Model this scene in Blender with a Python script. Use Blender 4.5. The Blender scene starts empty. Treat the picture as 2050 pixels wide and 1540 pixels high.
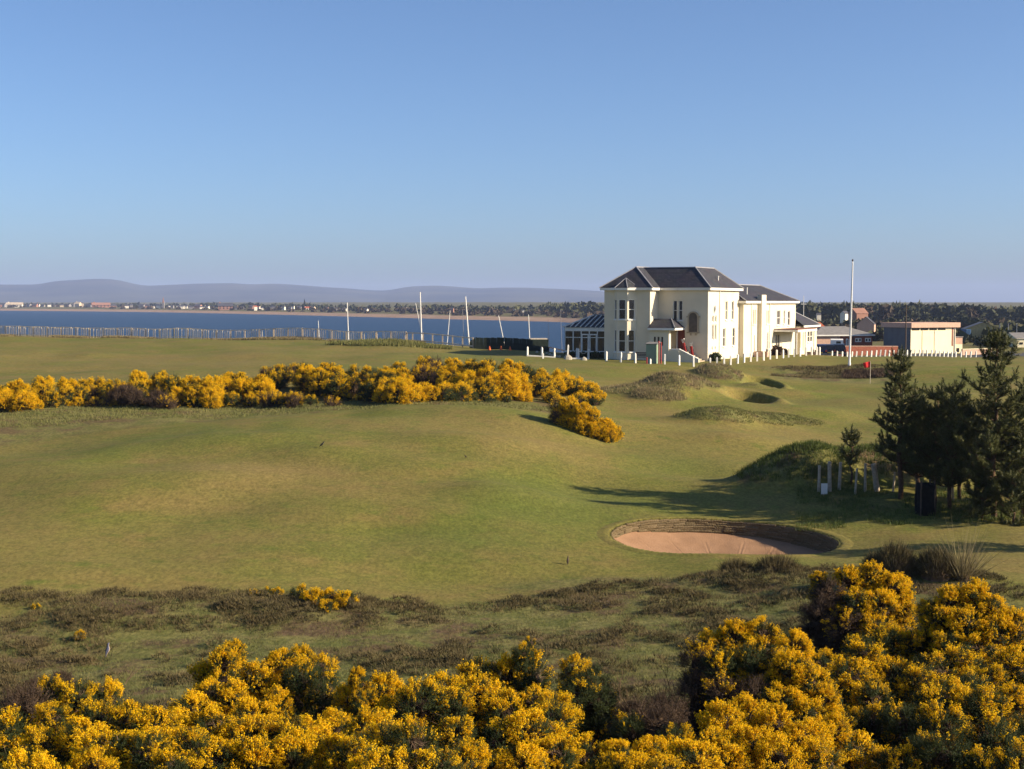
import bpy, math, random
import numpy as np
from mathutils import Vector, Matrix, noise as mnoise

random.seed(7)
rng = np.random.default_rng(7)
R = math.radians
sc = bpy.context.scene
col = sc.collection

# ------------------------------------------------------------------ camera
CAMZ = 14.0
FPX = 2850.0                       # focal length in photograph pixels (2050 wide)
PITCH = math.atan((770 - 605) / FPX)
cam_d = bpy.data.cameras.new('camera')
cam_d.sensor_width = 36.0
cam_d.lens = 36.0 * FPX / 2050.0
cam_d.clip_start = 0.1
cam_d.clip_end = 40000.0
cam = bpy.data.objects.new('camera', cam_d)
cam.location = (0, 0, CAMZ)
cam.rotation_euler = (R(90) - PITCH, 0, 0)
col.objects.link(cam)
sc.camera = cam

# ------------------------------------------------------------------ sky and sun
SUN_AZ = R(102.0)                  # clockwise from +Y (the view direction)
SUN_EL = R(24.0)
world = bpy.data.worlds.new('World')
sc.world = world
world.use_nodes = True
wn = world.node_tree.nodes
wl = world.node_tree.links
sky = wn.new('ShaderNodeTexSky')
sky.sky_type = 'NISHITA'
sky.sun_disc = False
sky.sun_elevation = SUN_EL
sky.sun_rotation = SUN_AZ
sky.altitude = 0.0
sky.air_density = 0.7
sky.dust_density = 1.15
sky.ozone_density = 4.8
bg = wn['Background']
bg.inputs['Strength'].default_value = 0.085
wl.new(sky.outputs['Color'], bg.inputs['Color'])

sun_d = bpy.data.lights.new('sun', 'SUN')
sun_d.energy = 5.0
sun_d.angle = R(0.53)
sun_d.color = (1.0, 0.83, 0.60)
sun = bpy.data.objects.new('sun', sun_d)
sdir = Vector((math.sin(SUN_AZ) * math.cos(SUN_EL), math.cos(SUN_AZ) * math.cos(SUN_EL), math.sin(SUN_EL)))
sun.rotation_euler = sdir.to_track_quat('Z', 'Y').to_euler()
sun.location = (60, -30, 60)
col.objects.link(sun)

vs = sc.view_settings
vs.view_transform = 'Standard'
vs.look = 'None'
vs.gamma = 1.0
vs.use_curve_mapping = False
vs.exposure = 0.95
sc.cycles.use_denoising = True
sc.cycles.max_bounces = 5
sc.cycles.diffuse_bounces = 3
sc.cycles.glossy_bounces = 2
sc.cycles.transmission_bounces = 2
sc.cycles.volume_bounces = 0
sc.cycles.caustics_reflective = False
sc.cycles.caustics_refractive = False

# ------------------------------------------------------------------ helpers: pixel -> ray, height field
CP, SP = math.cos(PITCH), math.sin(PITCH)

def at(px, py, Y):
    """world point on the ray through photograph pixel (px,py) at depth Y"""
    a = (px - 1025.0) / FPX
    b = (770.0 - py) / FPX
    dx, dy, dz = a, CP + b * SP, -SP + b * CP
    k = Y / dy
    return Vector((dx * k, Y, CAMZ + dz * k))

def vnoise(x, y, seed=0):
    """vectorised 2-D value noise in -1..1"""
    x = np.asarray(x, float); y = np.asarray(y, float)
    xi = np.floor(x).astype(np.int64); yi = np.floor(y).astype(np.int64)
    xf = x - xi; yf = y - yi
    u = xf * xf * (3 - 2 * xf); v = yf * yf * (3 - 2 * yf)
    def h(a, b):
        n = (a * 374761393 + b * 668265263 + seed * 974634777) & 0xffffffff
        n = ((n ^ (n >> 13)) * 1274126177) & 0xffffffff
        n = n ^ (n >> 16)
        return (n & 0xffff) / 32767.5 - 1.0
    return ((h(xi, yi) * (1 - u) + h(xi + 1, yi) * u) * (1 - v) + (h(xi, yi + 1) * (1 - u) + h(xi + 1, yi + 1) * u) * v)

def fbm(x, y, seed=0, oct=4):
    s = 0; a = 1.0; t = 0
    for i in range(oct):
        s = s + a * vnoise(x, y, seed + i * 17); t += a
        a *= 0.5; x = np.asarray(x) * 2.03 + 5.1; y = np.asarray(y) * 2.03 + 1.7
    return s / t

def sstep(a, b, x):
    t = np.clip((x - a) / (b - a), 0, 1)
    return t * t * (3 - 2 * t)

# control points of the ground: photograph column -> [(row, depth)...]
COLS = {
    -350: [(672, 182), (720, 128), (775, 100), (835, 78), (900, 66), (1000, 55), (1100, 47.5), (1190, 42), (1300, 36.5)],
    0: [(673, 178), (725, 125), (770, 100), (832, 78), (865, 72), (900, 66.5), (950, 60.5), (1000, 55.5), (1100, 47.5), (1190, 42), (1300, 36.5)],
    250: [(677, 175), (722, 125), (760, 100), (822, 79.5), (855, 72), (900, 65.5), (950, 60), (1010, 54.5), (1100, 47.8), (1190, 42.2), (1300, 36.5)],
    500: [(681, 172), (718, 126), (750, 102), (822, 80), (850, 71.5), (900, 64.5), (960, 58.6), (1020, 54), (1100, 48), (1190, 42.4), (1300, 36.5)],
    850: [(690, 162), (715, 126), (745, 104), (813, 79), (830, 75), (860, 68.8), (900, 64), (960, 58.6), (1050, 51.8), (1150, 45.5), (1190, 43), (1300, 36.5)],
    1050: [(706, 148), (722, 126), (748, 106), (812, 80), (835, 75), (880, 68), (915, 64), (960, 60), (1050, 52.6), (1120, 47.6), (1190, 43), (1300, 36.5)],
    1220: [(717, 136), (735, 118), (762, 105), (825, 86), (885, 72), (950, 62.3), (1000, 57.6), (1066, 52.2), (1120, 48), (1180, 43.5), (1260, 38.5)],
    1420: [(722, 135), (745, 115), (782, 97), (850, 80), (900, 70.5), (960, 62.2), (1010, 57.8), (1031, 55.7), (1110, 48.4), (1150, 45.5), (1200, 42), (1260, 38.5)],
    1600: [(716, 158), (727, 132), (752, 124), (772, 113), (802, 100), (850, 86), (900, 75), (955, 65), (992, 59), (1031, 55.6), (1112, 48.3), (1150, 45.5), (1200, 41)],
    1690: [(715, 168), (726, 134), (756, 123), (775, 113), (802, 100), (850, 86), (900, 75), (960, 65), (1000, 58.6), (1081, 51.4), (1110, 48.6), (1170, 42.5)],
    1820: [(714, 178), (722, 140), (752, 121), (800, 100), (900, 75), (960, 64.5), (1005, 58), (1050, 54.2), (1095, 49.3), (1170, 41)],
    2050: [(716, 185), (725, 140), (752, 120), (800, 100), (900, 75), (960, 64), (1045, 54.5), (1100, 48.8), (1175, 41)],
    2400: [(716, 185), (725, 140), (752, 120), (800, 100), (900, 75), (960, 64), (1045, 54.5), (1100, 48.8), (1175, 41)],
}
cps = []
for cpx, rows in COLS.items():
    for (cpy, cd) in rows:
        cps.append(tuple(at(cpx, cpy, cd)))
for th in (-26, -17, -8, 0, 8, 17, 26):
    t = R(th); k = max(0.0, th / 26.0)
    for (d, z) in ((2.2, 12.3), (5, 11.6), (8, 10.45), (12, 8.95), (16, 7.65), (20, 6.65), (25, 5.75), (30, 5.25)):
        cps.append((math.tan(t) * d, d, z + 0.55 * k * sstep(8, 28, d)))
for (tpx, d, z) in ((1500, 220, 6.4), (1800, 240, 6.0), (2050, 260, 6.0), (2400, 260, 6.0), (1200, 190, 7.0)):
    cps.append(((tpx - 1025) / FPX * d, d, z))
cps = np.array(cps)
TH_CL = R(30)
def logpolar(x, y):
    return np.clip(np.arctan2(x, np.maximum(y, 1e-3)), -TH_CL, TH_CL), np.log(np.maximum(np.hypot(x, y), 1.5))
cu, cv = logpolar(cps[:, 0], cps[:, 1])
def tps_k(r2):
    return 0.5 * r2 * np.log(r2 + 1e-12)
n = len(cps)
K = tps_k((cu[:, None] - cu[None, :]) ** 2 + (cv[:, None] - cv[None, :]) ** 2) + np.eye(n) * 2e-4
P = np.stack([np.ones(n), cu, cv], 1)
A = np.block([[K, P], [P.T, np.zeros((3, 3))]])
SOL = np.linalg.solve(A, np.concatenate([cps[:, 2], np.zeros(3)]))
def tps(u, v):
    out = np.empty(u.shape)
    f_u, f_v, f_o = u.ravel(), v.ravel(), out.ravel()
    for i in range(0, len(f_u), 20000):
        a, b = f_u[i:i + 20000], f_v[i:i + 20000]
        k = tps_k((a[:, None] - cu) ** 2 + (b[:, None] - cv) ** 2)
        f_o[i:i + 20000] = k @ SOL[:n] + SOL[n] + SOL[n + 1] * a + SOL[n + 2] * b
    return f_o.reshape(u.shape)

def PX(px, Y):
    return (px - 1025.0) / FPX * Y
# mounds: (column, depth, half width, half depth, height, turn, rough)
MOUNDS = [
    (1690, 63.0, 3.4, 1.5, 1.2, 0.0, 1.0),
    (1592, 62.0, 2.3, 1.3, 1.15, 0.0, 1.0),
    (1800, 64.5, 3.0, 1.5, 1.1, 0.0, 1.0),
    (1345, 97, 1.7, 2.4, 0.95, 0.4, 1.0), (1285, 95, 2.6, 2.4, 0.45, 0.1, 1.0), (1380, 101, 1.8, 2.6, 0.8, 0.2, 1.0),
    (1320, 92, 1.6, 1.4, 0.4, 0.0, 1.0),
    (1440, 113, 1.7, 2.6, 0.9, 0.0, 1.0), (1520, 108, 1.4, 1.4, 0.55, 0.0, 0.6),
    (1430, 82, 1.9, 1.6, 0.75, -0.3, 1.0), (1495, 84, 2.2, 1.6, 0.7, -0.2, 1.0), (1560, 87, 2.4, 1.6, 0.45, 0.0, 0.8),
    (1100, 73, 3.2, 2.6, 0.30, 0.0, 0.0), (880, 76, 4.5, 2.6, 0.25, 0.0, 0.0), (560, 57, 6.0, 2.2, 0.22, 0.0, 0.0),
    (330, 59, 5.0, 2.0, 0.25, 0.0, 0.0), (120, 63, 4.0, 2.4, 0.2, 0.0, 0.0), (840, 61, 4.0, 1.6, 0.18, 0.2, 0.0),
    (780, 149, 6, 4, 0.55, 0, 1.0), (200, 56, 4.5, 2.5, 0.30, 0, 0), (700, 53.5, 4, 2, 0.26, 0.1, 0), (950, 66, 3.2, 2, 0.32, -0.1, 0), (450, 66, 5, 2, 0.30, 0.1, 0), (1000, 57, 2.6, 1.6, 0.22, 0, 0), (1180, 60, 3.0, 2.5, -0.28, 0, 0), (1340, 66, 2.6, 2, -0.2, 0, 0), (1500, 75, 3.0, 2.0, 0.35, 0, 0), (1250, 78, 2.6, 2.0, 0.2, 0, 0), (60, 60, 3, 2, 0.25, 0, 0), (650, 63, 2.6, 1.8, 0.28, 0, 0), (1640, 92, 3.4, 2.5, 0.3, 0, 0), (1580, 104, 2.5, 2.0, 0.4, 0, 0),
    (1660, 128, 5.5, 1.5, 0.25, 0, 1.0), (1745, 128, 2.2, 1.2, 0.25, 0, 1.0),
    (1240, 44.6, 3.0, 1.0, 0.10, 0, 0.7), (1520, 44.2, 3.0, 0.9, 0.22, 0, 0.9), (1830, 41.5, 1.6, 1.1, 0.25, 0, 0.9),
    (330, 40.5, 3.4, 1.5, 0.22, 0, 0.9), (640, 40.5, 2.6, 1.2, 0.15, 0, 0.9), (1560, 27.5, 3.0, 3.0, 0.35, 0, 1.0), (1900, 27.5, 3.0, 3.0, 0.45, 0, 1.0),
]
# bunker plan
BX, BY, BAX, BAY = PX(1453, 52.0), 52.0, 4.27, 3.55

# coast lines in (column, depth)
EDGE = [(-4000, 190), (-350, 190), (0, 185), (500, 179), (850, 170), (1130, 168), (1250, 190), (1450, 260), (1560, 330), (1640, 400)]
FAR = [(-4000, 5200), (-1500, 3600), (-350, 2750), (0, 2347), (300, 1990), (500, 1660), (700, 1376), (900, 1160), (1120, 1000), (1250, 800), (1400, 560), (1540, 380), (1640, 330)]
def th_of(px): return math.atan2(px - 1025, FPX)
e_t = np.array([th_of(a) for a, b in EDGE]); e_d = np.array([(b + 4) / math.cos(th_of(a)) for a, b in EDGE], float)
f_t = np.array([th_of(a) for a, b in FAR]); f_d = np.array([b / max(0.3, math.cos(th_of(a))) for a, b in FAR], float)

def height(x, y):
    x = np.asarray(x, float); y = np.asarray(y, float)
    d = np.hypot(x, y); th = np.arctan2(x, y)
    u, v = logpolar(x, y)
    z = tps(u, np.minimum(v, math.log(250.0)))
    front = sstep(R(100), R(40), np.abs(th))
    z = z * front + (1 - front) * (11.5 - 3.0 * sstep(10, 120, d))
    near = sstep(30, 46, d) * sstep(400, 150, d)
    z = z + near * (0.30 * fbm(x / 8, y / 15, 3, 3) + 0.20 * fbm(x / 12.0, y / 5.0, 9, 2))
    z = z + sstep(44, 34, d) * 0.10 * fbm(x / 1.1, y / 1.1, 21, 3)
    for (mpx, md, hw, hd, h, tn, ro) in MOUNDS:
        mx = PX(mpx, md); dx = x - mx; dy = y - md
        c, s = math.cos(tn), math.sin(tn)
        q = ((dx * c + dy * s) / hw) ** 2 + ((-dx * s + dy * c) / hd) ** 2
        m = np.exp(-np.minimum(q, 30) ** 1.25 * 0.9)
        z = z + h * m * (1 + 0.12 * ro * fbm(x / 0.9, y / 0.9, 31, 2) * (h > 0.3))
    # pot bunkers (mown sides)
    for (bpx, bd, hw, hd, dep) in ((1498, 97.5, 1.85, 3.0, 1.6), (1525, 110.5, 1.5, 3.0, 1.0)):
        q = np.sqrt(((x - PX(bpx, bd)) / hw) ** 2 + ((y - bd) / hd) ** 2)
        z = z - dep * sstep(1.0, 0.72, q) + 0.38 * np.exp(-((q - 1.2) / 0.3) ** 2) * sstep(-0.6, 0.6, (x - PX(bpx, bd)) / hw + (y - bd) / hd)
    # inland ground far right, sea bed, far shore
    ed = np.interp(th, e_t, e_d); fd = np.interp(th, f_t, f_d)
    inland = 5.6 - 3.2 * sstep(500, 900, d) + 1.2 * fbm(x / 60, y / 60, 5, 3) * sstep(230, 400, d) + 10 * sstep(1300, 3500, d)
    z = np.where(d > 220, z + (inland - z) * sstep(220, 330, d), z)
    far_land = -3 + 3.0 * sstep(-0.05, 0.0, (d - fd) / fd) + 2.2 * sstep(0.0, 0.05, (d - fd) / fd) + sstep(0.05, 0.16, (d - fd) / fd) * (2.2 + 2.4 * fbm(x / 45, y / 45, 8, 3)) + 8 * sstep(1.2, 3.0, d / fd)
    w = sstep(0, 30, d - ed) * sstep(1640, 1540, 1025 + np.tan(np.clip(th, -1.4, 1.4)) * FPX) * front
    w = np.where(np.abs(th) > R(60), 0, w)
    z = z * (1 - w) + w * far_land
    return z

def gz(x, y):
    return float(height(np.array([x]), np.array([y]))[0])

def on(px, Y, dz=0.0):
    x = PX(px, Y)
    return Vector((x, Y, gz(x, Y) + dz))

def hit(px, py, lo=25.0, hi=230.0):
    """where the ray through a photograph pixel meets the ground"""
    ds = np.exp(np.linspace(math.log(lo), math.log(hi), 700))
    p0 = at(px, py, 1.0)
    xs = p0.x * ds; zs = CAMZ + (p0.z - CAMZ) * ds
    g = height(xs, ds)
    i = np.argmax(zs < g)
    if zs[i] >= g[i]: i = len(ds) - 1
    return Vector((xs[i], ds[i], g[i]))

# ------------------------------------------------------------------ helpers: objects, tags, materials
def tag(o, label=None, cat=None, group=None, kind=None):
    if label: o['label'] = label
    if cat: o['category'] = cat
    if group: o['group'] = group
    if kind: o['kind'] = kind
    return o

def empty(name, loc=(0, 0, 0), rz=0.0):
    o = bpy.data.objects.new(name, None)
    o.location = loc; o.rotation_euler = (0, 0, rz)
    o.empty_display_size = 0.2
    col.objects.link(o)
    return o

def link(name, me, parent=None, loc=None, rot=None, scale=None):
    o = bpy.data.objects.new(name, me)
    if parent is not None: o.parent = parent
    if loc is not None: o.location = loc
    if rot is not None: o.rotation_euler = rot
    if scale is not None: o.scale = scale if hasattr(scale, '__len__') else (scale,) * 3
    col.objects.link(o)
    return o

def np_mesh(name, V, F, mats, smooth=False, mi=None):
    """fast mesh from numpy: F is (n,3) or (n,4)"""
    V = np.ascontiguousarray(V, np.float32); F = np.ascontiguousarray(F, np.int32)
    me = bpy.data.meshes.new(name)
    k = F.shape[1]
    me.vertices.add(len(V)); me.vertices.foreach_set('co', V.ravel())
    me.loops.add(F.size); me.loops.foreach_set('vertex_index', F.ravel())
    me.polygons.add(len(F))
    me.polygons.foreach_set('loop_start', np.arange(0, F.size, k, dtype=np.int32))
    me.polygons.foreach_set('loop_total', np.full(len(F), k, np.int32))
    if mi is not None: me.polygons.foreach_set('material_index', np.ascontiguousarray(mi, np.int32))
    if smooth: me.polygons.foreach_set('use_smooth', np.ones(len(F), bool))
    me.update(calc_edges=True)
    for m in (mats if isinstance(mats, (list, tuple)) else [mats]): me.materials.append(m)
    return me

class MB:
    """collects shapes that become one mesh object"""
    def __init__(s): s.v = []; s.f = []
    def add(s, vs_, fs_):
        b = len(s.v); s.v += [tuple(q) for q in vs_]; s.f += [tuple(i + b for i in f) for f in fs_]; return s
    def box(s, x0, x1, y0, y1, z0, z1):
        return s.add([(x0, y0, z0), (x1, y0, z0), (x1, y1, z0), (x0, y1, z0), (x0, y0, z1), (x1, y0, z1), (x1, y1, z1), (x0, y1, z1)],
                     [(0, 3, 2, 1), (4, 5, 6, 7), (0, 1, 5, 4), (1, 2, 6, 5), (2, 3, 7, 6), (3, 0, 4, 7)])
    def bar(s, p, q, w, h=None):
        """square bar from p to q"""
        p = Vector(p); q = Vector(q); h = h or w
        t = (q - p).normalized()
        a = t.cross(Vector((0, 0, 1)))
        a = a.normalized() if a.length > 1e-4 else Vector((1, 0, 0))
        b = a.cross(t).normalized()
        vs_ = []
        for c in (p, q):
            for (i, j) in ((-1, -1), (1, -1), (1, 1), (-1, 1)): vs_.append(c + a * i * w / 2 + b * j * h / 2)
        return s.add(vs_, [(3, 2, 1, 0), (4, 5, 6, 7), (0, 1, 5, 4), (1, 2, 6, 5), (2, 3, 7, 6), (3, 0, 4, 7)])
    def tube(s, pts, rad, n=6, cap=True):
        pts = [Vector(p) for p in pts]; rings = []
        if not hasattr(rad, '__len__'): rad = [rad] * len(pts)
        b0 = len(s.v)
        for i, p in enumerate(pts):
            t = (pts[min(i + 1, len(pts) - 1)] - pts[max(i - 1, 0)]).normalized()
            a = t.cross(Vector((0.3, 0.1, 1)) if abs(t.z) < 0.9 else Vector((1, 0, 0))).normalized()
            b = t.cross(a)
            for k in range(n):
                g = 2 * math.pi * k / n
                s.v.append(tuple(p + (a * math.cos(g) + b * math.sin(g)) * rad[i]))
        for i in range(len(pts) - 1):
            for k in range(n):
                s.f.append((b0 + i * n + k, b0 + i * n + (k + 1) % n, b0 + (i + 1) * n + (k + 1) % n, b0 + (i + 1) * n + k))
        if cap:
            s.f.append(tuple(b0 + k for k in reversed(range(n))))
            s.f.append(tuple(b0 + (len(pts) - 1) * n + k for k in range(n)))
        return s
    def lathe(s, prof, n=10, c=(0, 0, 0)):
        b0 = len(s.v)
        for (r, z) in prof:
            for k in range(n):
                g = 2 * math.pi * k / n
                s.v.append((c[0] + r * math.cos(g), c[1] + r * math.sin(g), c[2] + z))
        for i in range(len(prof) - 1):
            for k in range(n):
                s.f.append((b0 + i * n + k, b0 + i * n + (k + 1) % n, b0 + (i + 1) * n + (k + 1) % n, b0 + (i + 1) * n + k))
        s.f.append(tuple(b0 + k for k in reversed(range(n))))
        s.f.append(tuple(b0 + (len(prof) - 1) * n + k for k in range(n)))
        return s
    def prism(s, poly, z0, z1):
        n_ = len(poly); b0 = len(s.v)
        s.v += [(p[0], p[1], z0) for p in poly] + [(p[0], p[1], z1) for p in poly]
        s.f.append(tuple(b0 + i for i in reversed(range(n_)))); s.f.append(tuple(b0 + n_ + i for i in range(n_)))
        for i in range(n_):
            j = (i + 1) % n_
            s.f.append((b0 + i, b0 + j, b0 + n_ + j, b0 + n_ + i))
        return s
    def mesh(s, name, mat, smooth=False):
        me = bpy.data.meshes.new(name)
        me.from_pydata(s.v, [], s.f); me.update()
        for m in (mat if isinstance(mat, (list, tuple)) else [mat]): me.materials.append(m)
        if smooth:
            for p in me.polygons: p.use_smooth = True
        return me
    def build(s, name, mat, parent=None, smooth=False, **kw):
        return link(name, s.mesh(name, mat, smooth), parent, **kw)

def mat(name, c, rough=0.8, spec=0.3, var=0.12, scale=3.0, c2=None, bump=0.0, bscale=20.0, metallic=0.0, island=0.0, trans=0.0, coord='Object', per_object=False):
    """procedural principled material: colour broken up by noise"""
    m = bpy.data.materials.new(name); m.use_nodes = True
    N = m.node_tree.nodes; L = m.node_tree.links
    b = N['Principled BSDF']
    b.inputs['Roughness'].default_value = rough
    b.inputs['Specular IOR Level'].default_value = spec
    b.inputs['Metallic'].default_value = metallic
    tc = N.new('ShaderNodeTexCoord')
    nz = N.new('ShaderNodeTexNoise'); nz.inputs['Scale'].default_value = scale; nz.inputs['Detail'].default_value = 5
    L.new(tc.outputs[coord], nz.inputs['Vector'])
    mx = N.new('ShaderNodeMix'); mx.data_type = 'RGBA'
    lo = c2 if c2 else tuple(q * (1 - 2 * var) for q in c)
    mx.inputs[6].default_value = (*lo, 1); mx.inputs[7].default_value = (*(c if c2 else tuple(q * (1 + var) for q in c)), 1)
    mr = N.new('ShaderNodeMapRange'); mr.inputs[1].default_value = 0.3; mr.inputs[2].default_value = 0.7
    L.new(nz.outputs['Fac'], mr.inputs[0])
    if island > 0:
        g = N.new('ShaderNodeNewGeometry')
        ad = N.new('ShaderNodeMath'); ad.operation = 'MULTIPLY_ADD'; ad.inputs[1].default_value = island
        mu = N.new('ShaderNodeMath'); mu.operation = 'MULTIPLY'; mu.inputs[1].default_value = 1 - island
        L.new(mr.outputs[0], mu.inputs[0]); L.new(g.outputs['Random Per Island'], ad.inputs[0]); L.new(mu.outputs[0], ad.inputs[2])
        if per_object:
            oi = N.new('ShaderNodeObjectInfo'); L.new(oi.outputs['Random'], ad.inputs[0])
        L.new(ad.outputs[0], mx.inputs[0])
    else:
        L.new(mr.outputs[0], mx.inputs[0])
    L.new(mx.outputs[2], b.inputs['Base Color'])
    if bump > 0:
        n2 = N.new('ShaderNodeTexNoise'); n2.inputs['Scale'].default_value = bscale; n2.inputs['Detail'].default_value = 4
        L.new(tc.outputs[coord], n2.inputs['Vector'])
        bp = N.new('ShaderNodeBump'); bp.inputs['Strength'].default_value = bump; bp.inputs['Distance'].default_value = 0.05
        L.new(n2.outputs['Fac'], bp.inputs['Height']); L.new(bp.outputs['Normal'], b.inputs['Normal'])
    if trans > 0:
        t = N.new('ShaderNodeBsdfTranslucent'); L.new(mx.outputs[2], t.inputs['Color'])
        ms = N.new('ShaderNodeMixShader'); ms.inputs[0].default_value = trans
        L.new(b.outputs[0], ms.inputs[1]); L.new(t.outputs[0], ms.inputs[2])
        L.new(ms.outputs[0], N['Material Output'].inputs['Surface'])
    return m

M = {}
M['render'] = mat('cream_render', (0.68, 0.615, 0.475), 0.9, 0.15, 0.06, 0.5, bump=0.15, bscale=30)
M['white'] = mat('white_paint', (0.80, 0.78, 0.72), 0.6, 0.3, 0.05, 2.0)
M['trim'] = mat('white_trim', (0.78, 0.76, 0.70), 0.6, 0.3, 0.04, 2.0)
M['sandstone'] = mat('stone_margin', (0.40, 0.33, 0.23), 0.9, 0.2, 0.1, 4.0)
M['lead'] = mat('lead_flashing', (0.27, 0.27, 0.29), 0.6, 0.4, 0.08, 3.0)
M['glass'] = mat('window_glass', (0.018, 0.02, 0.025), 0.06, 0.6, 0.2, 1.0)
M['door_red'] = mat('brown_red_door', (0.22, 0.06, 0.035), 0.6, 0.3, 0.1, 3.0)
M['rust'] = mat('red_clay', (0.20, 0.085, 0.06), 0.8, 0.3, 0.12, 5.0)
M['wood'] = mat('weathered_timber', (0.46, 0.38, 0.28), 0.9, 0.2, 0.15, 8.0, bump=0.3, bscale=40)
M['paling'] = mat('pale_paling', (0.66, 0.57, 0.45), 0.9, 0.2, 0.15, 6.0)
M['darkwood'] = mat('dark_timber', (0.10, 0.075, 0.055), 0.9, 0.2, 0.15, 6.0)
M['netting'] = mat('black_netting', (0.012, 0.013, 0.012), 0.9, 0.1, 0.2, 9.0)
M['greenfence'] = mat('dark_green_boards', (0.020, 0.032, 0.026), 0.8, 0.25, 0.2, 3.0)
M['brick'] = mat('red_brick', (0.30, 0.10, 0.06), 0.9, 0.2, 0.15, 6.0, bump=0.2, bscale=30)
M['greyroof'] = mat('grey_roofing', (0.22, 0.21, 0.20), 0.8, 0.3, 0.1, 2.0)
M['greypanel'] = mat('grey_cladding', (0.13, 0.14, 0.15), 0.7, 0.3, 0.08, 1.0)
M['creampanel'] = mat('cream_hall', (0.80, 0.72, 0.50), 0.85, 0.2, 0.04, 0.7)
M['pinkbrick'] = mat('pale_pink_block', (0.55, 0.36, 0.27), 0.9, 0.2, 0.07, 4.0)
M['yellowbrick'] = mat('tan_render', (0.42, 0.33, 0.15), 0.9, 0.2, 0.1, 2.0)
M['orangetile'] = mat('orange_tile', (0.40, 0.10, 0.04), 0.8, 0.3, 0.12, 4.0)
M['blue'] = mat('blue_container', (0.03, 0.10, 0.22), 0.5, 0.4, 0.1, 2.0)
M['carblack'] = mat('dark_car_paint', (0.012, 0.013, 0.02), 0.25, 0.5, 0.1, 1.0)
M['carblue'] = mat('navy_car_paint', (0.012, 0.018, 0.05), 0.25, 0.5, 0.1, 1.0)
M['tyre'] = mat('tyre_rubber', (0.012, 0.012, 0.012), 0.9, 0.2, 0.1, 4.0)
M['lamp_red'] = mat('tail_lamp', (0.35, 0.04, 0.01), 0.3, 0.5, 0.05, 4.0)
M['chrome'] = mat('light_metal', (0.5, 0.5, 0.5), 0.35, 0.5, 0.05, 4.0, metallic=0.7)
M['redflag'] = mat('red_flag_cloth', (0.62, 0.03, 0.03), 0.8, 0.2, 0.08, 6.0)
M['green_hut'] = mat('pale_green_paint', (0.20, 0.28, 0.20), 0.7, 0.3, 0.08, 2.0)
M['redpost'] = mat('red_post_paint', (0.35, 0.04, 0.035), 0.6, 0.3, 0.08, 4.0)
M['orange'] = mat('orange_marker', (0.65, 0.12, 0.02), 0.7, 0.3, 0.05, 4.0)
M['bagred'] = mat('dark_red_fabric', (0.22, 0.02, 0.02), 0.8, 0.2, 0.1, 8.0)
M['stone'] = mat('pale_boulder', (0.42, 0.38, 0.30), 0.95, 0.2, 0.15, 6.0, bump=0.4, bscale=10)
M['asphalt'] = mat('asphalt', (0.065, 0.065, 0.07), 0.95, 0.2, 0.15, 1.5)
M['bark'] = mat('pine_bark', (0.11, 0.07, 0.045), 0.95, 0.1, 0.25, 9.0, bump=0.6, bscale=14)
M['needle'] = mat('pine_needles', (0.120, 0.120, 0.032), 0.6, 0.25, c2=(0.034, 0.048, 0.015), scale=1.1, island=0.55, trans=0.15)
M['gorse'] = mat('gorse_spines', (0.062, 0.078, 0.020), 0.75, 0.2, c2=(0.020, 0.030, 0.010), scale=5, island=0.6, trans=0.10)
M['gorsebrown'] = mat('dry_gorse', (0.115, 0.078, 0.050), 0.9, 0.15, c2=(0.045, 0.030, 0.022), scale=5, island=0.6)
M['bloom'] = mat('gorse_petals', (0.97, 0.69, 0.006), 0.6, 0.2, c2=(0.90, 0.49, 0.003), scale=4, island=0.6, trans=0.42)
M['twig'] = mat('gorse_twigs', (0.16, 0.105, 0.065), 0.95, 0.15, 0.2, 8.0)
M['heather'] = mat('heather_shoots', (0.155, 0.115, 0.055), 0.9, 0.15, c2=(0.064, 0.062, 0.026), scale=0.9, island=0.5, coord='Object')
M['bank'] = mat('bank_growth', (0.205, 0.160, 0.075), 0.9, 0.15, c2=(0.075, 0.066, 0.030), scale=0.5, island=0.6)
M['rough'] = mat('rough_grass_blades', (0.230, 0.210, 0.075), 0.8, 0.2, c2=(0.090, 0.112, 0.030), scale=0.5, island=0.5, trans=0.15)
M['straw'] = mat('straw_grass_blades', (0.30, 0.24, 0.13), 0.85, 0.2, c2=(0.15, 0.13, 0.06), scale=0.8, island=0.5, trans=0.15)
M['lawn'] = mat('turf_blades', (0.185, 0.170, 0.048), 0.85, 0.15, c2=(0.105, 0.122, 0.026), scale=0.35, island=0.6, trans=0.1)
M['lush'] = mat('lush_grass_blades', (0.12, 0.15, 0.03), 0.7, 0.2, c2=(0.05, 0.08, 0.018), scale=0.8, island=0.5, trans=0.15)
M['wood_far'] = mat('far_foliage', (0.095, 0.095, 0.045), 0.9, 0.1, c2=(0.034, 0.044, 0.030), scale=0.05, island=0.4)
M['wood_bare'] = mat('far_bare_trees', (0.10, 0.075, 0.05), 0.9, 0.1, c2=(0.05, 0.04, 0.03), scale=0.05, island=0.4)
M['house_white'] = mat('far_white_wall', (0.78, 0.72, 0.60), 0.9, 0.2, 0.05, 0.2)
M['house_cream'] = mat('far_cream_wall', (0.55, 0.45, 0.32), 0.9, 0.2, 0.05, 0.2)
M['house_pink'] = mat('far_sandstone_wall', (0.34, 0.18, 0.13), 0.9, 0.2, 0.08, 0.2)
M['house_grey'] = mat('far_grey_wall', (0.26, 0.24, 0.23), 0.9, 0.2, 0.08, 0.2)
M['slate_far'] = mat('far_slate', (0.07, 0.07, 0.085), 0.8, 0.3, 0.1, 0.2)
M['hill'] = mat('hill_grass', (0.085, 0.085, 0.055), 0.95, 0.1, c2=(0.012, 0.022, 0.026), scale=0.0022)
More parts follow.
